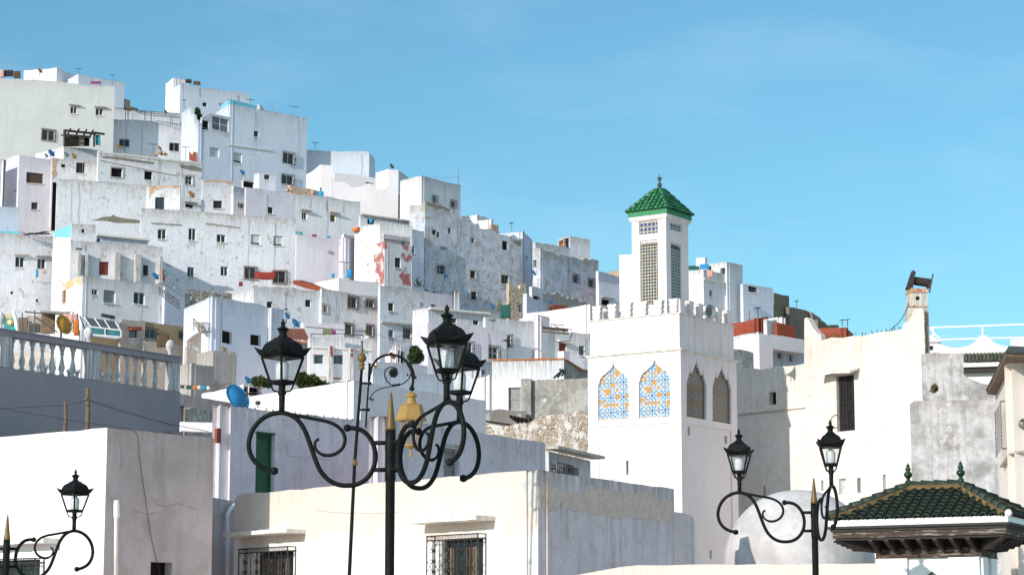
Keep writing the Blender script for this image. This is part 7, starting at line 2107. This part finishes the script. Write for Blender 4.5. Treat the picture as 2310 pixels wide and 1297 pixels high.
weeds('roof_weeds', 'grassy weeds in the broken kasbah roof corner', [(1862 + 4.5 * k, 767 - k * .5) for k in range(9)], yk, 14)
weeds('roof_weeds', 'weeds on the lavender house parapet', [(560 + 17 * k + random.uniform(-5, 5), 921.5 + 1.95 * k) for k in range(15)], lambda x: 64 + (x - 497) * .0068, 5)
weeds('roof_weeds', 'sparse weeds on the left front house parapet', [(68, 981), (72, 981), (112, 977), (127, 975), (372, 978), (378, 978.5), (386, 979)], lambda x: 56 + abs(x - 242) * .011, 9)
# twisted iron scrap by the cottage
bm = bmesh.new(); Yq = 106
for a, b in (((1249, 853), (1265, 838)), ((1258, 852), (1270, 832)), ((1262, 842), (1274, 834)), ((1266, 848), (1276, 838)), ((1262, 832), (1272, 842))): tube(bm, [at(*a, Yq), at(*b, Yq)], .05, 5)
tag(new_obj('iron_scrap', bm, 'iron', None, origin=at(1262, 853, Yq)), 'tangled iron scrap above the grey stained wall', 'scrap')
bm = bmesh.new(); Yq = 99.0
tube(bm, [at(1096, 950, Yq), at(1192, 964, Yq)], .045, 6); tube(bm, [at(1193, 940, Yq), at(1193, 1010, Yq)], .06, 6)
for k in range(5): tube(bm, [at(1150 + 8 * k, 938 + 2 * k, Yq), at(1170 + 9 * k, 952 - k, Yq + .3)], .07, 5)
tag(new_obj('timber_scrap', bm, 'dwood', None, origin=at(1193, 1010, Yq)), 'dark broken timbers and post on the rubble wall', 'timber')
# small floodlight on the lavender house parapet
bm = bmesh.new(); box_px(bm, 576, 904, 587, 912, 64.3, .12); tube(bm, [at(582, 912, 64.3), at(581, 920, 64.3)], .02, 6)
tag(new_obj('floodlight', bm, 'iron', None, origin=at(581, 920, 64.3)), 'small dark floodlight on the lavender house parapet', 'floodlight')

# ================================================================ people
def person(name, label, feet, joints, radii, edges, headc, headr, top, topmat, hairmat, root_kw=None, facing=-1):
    root = empty(name, feet, label, 'person')
    me = bpy.data.meshes.new('body'); me.from_pydata([tuple(Vector(j)) for j in joints], edges, []); me.materials.append(M[topmat]); me.materials.append(M['skin'])
    o = bpy.data.objects.new('body', me); COL.objects.link(o); o.parent = root
    sk = o.modifiers.new('skin', 'SKIN'); ss = o.modifiers.new('smooth', 'SUBSURF'); ss.levels = 1; ss.render_levels = 2
    for i, r in enumerate(radii): me.skin_vertices[0].data[i].radius = (r, r * .85)
    me.skin_vertices[0].data[0].use_root = True
    h = mk('head', lambda bm: (lathe(bm, [(.045, -.13), (.06, -.10), (.075, -.05), (.08, .02), (.07, .08), (.04, .115), (.005, .12)], Vector(headc), 12), ball(bm, Vector(headc) + Vector((0, facing * .085, -.01)), .018, 6, 4), ball(bm, Vector(headc) + Vector((.08, 0, 0)), .018, 6, 4), ball(bm, Vector(headc) + Vector((-.08, 0, 0)), .018, 6, 4)), 'skin', True)
    hd = child('head', h, root)
    hr = mk('hair', lambda bm: lathe(bm, [(.084, -.01), (.088, .03), (.078, .09), (.045, .128), (.005, .133)], Vector(headc) + Vector((0, -facing * .02, .005)), 12), hairmat, True)
    child('hair', hr, hd)
    return root
# man leaning on the terrace railing
f0 = at(824, 780, 159.0); f0.z = HP['H27'][0]['zt'] - 1.12
person('person', 'person in a white shirt leaning on the terrace railing of the balcony house', f0,
       [(0, .15, .9), (0, .10, 1.15), (0, -.02, 1.38), (0, -.08, 1.5), (.2, -.03, 1.38), (.24, -.28, 1.15), (.05, -.52, 1.10), (-.2, -.03, 1.38), (-.26, -.26, 1.14), (-.02, -.54, 1.12), (.1, .15, .5), (.1, .16, .05), (-.1, .15, .5), (-.1, .16, .05)],
       [.15, .15, .16, .06, .07, .05, .035, .07, .05, .035, .08, .055, .08, .055],
       [(0, 1), (1, 2), (2, 3), (2, 4), (4, 5), (5, 6), (2, 7), (7, 8), (8, 9), (0, 10), (10, 11), (0, 12), (12, 13)], (0, -.14, 1.63), .1, None, 'clothwhite', 'hair')
f0 = at(723, 452, 217); f0.z = at(723, 446, 217).z - .85
person('person', 'person in a bright blue top standing at the end of the rubble parapet', f0,
       [(0, 0, .9), (0, 0, 1.15), (0, 0, 1.4), (0, -.01, 1.52), (.2, 0, 1.4), (.27, .02, 1.12), (.22, -.12, .9), (-.2, 0, 1.4), (-.27, .02, 1.12), (-.22, -.12, .9), (.1, 0, .5), (.1, .02, .05), (-.1, 0, .5), (-.1, .02, .05)],
       [.16, .16, .17, .06, .075, .055, .04, .075, .055, .04, .085, .055, .085, .055],
       [(0, 1), (1, 2), (2, 3), (2, 4), (4, 5), (5, 6), (2, 7), (7, 8), (8, 9), (0, 10), (10, 11), (0, 12), (12, 13)], (0, -.02, 1.64), .1, None, 'clothblue', 'hair', facing=1)

# small roof clutter the photo shows
def heap(label, x, y, Y, wpx, hpx, mat, n, cat='rubble pile', name='rubble_pile'):
    bm = bmesh.new(); c = at(x, y, Y); s_ = Y / F
    for i in range(n):
        f_ = random.uniform(-1, 1); q = c + Vector((f_ * wpx * s_ / 2, random.uniform(-.2, .2), random.uniform(0, 1) * (1 - abs(f_)) * hpx * s_)); a = random.uniform(.07, .16)
        bx(bm, (-a, -a, -a * .6), (a, a, a * .6), Matrix.Translation(q) @ Matrix.Rotation(random.uniform(0, 3), 4, 'Z') @ Matrix.Rotation(random.uniform(-.5, .5), 4, 'X'))
    tag(new_obj(name, bm, mat, None, origin=c), label, cat)
heap('brown brick pile on the worn row house roof beside the rust dish', 361, 350, 238, 26, 8, 'brick', 40)
heap('loose brick pile on the ragged end of the rubble parapet', 652, 432, 217.5, 12, 12, 'brick', 26)
heap('terracotta pots and bricks on the white stub wall by the lean-to roof', 806, 520, 201, 16, 6, 'clothorange', 16, 'pots', 'flower_pots')
def sticks(label, x0, x1, y, Y, hpx, n, mat='iron', name='scrap_frame', cat='scrap'):
    bm = bmesh.new()
    for i in range(n):
        a = at(random.uniform(x0, x1), y, Y); b = at(random.uniform(x0, x1), y - hpx * random.uniform(.4, 1), Y + .3); tube(bm, [a, b], .03, 4)
    tag(new_obj(name, bm, mat, None, origin=at((x0 + x1) / 2, y, Y)), label, cat)
sticks('tangle of broken chairs and frames beside the red peeled house', 930, 958, 648, 186, 20, 11)
sticks('dark boards and sticks along the left edge house roof', 44, 118, 530, 198, 8, 14, 'dwood')
sticks('bent wires above the stained bluish house yard', 955, 990, 664, 184, 10, 7)
wire('long thin cable crossing between the plain skyline house and the stepped house', [(975, 398), (1000, 402), (1034, 400)], 217, .012, 'wire')
wire('cable running from the white corner house to the bluish house', [(372, 640), (420, 668), (480, 676)], 170, .015, 'wire')
wire('cable sagging between the balcony house and the weathered wall', [(839, 750), (880, 762), (931, 745)], 160, .015, 'wire')
wire('cable from the eroded house corner down to the stone ruin', [(1076, 640), (1110, 655), (1148, 648)], 186, .015, 'wire')
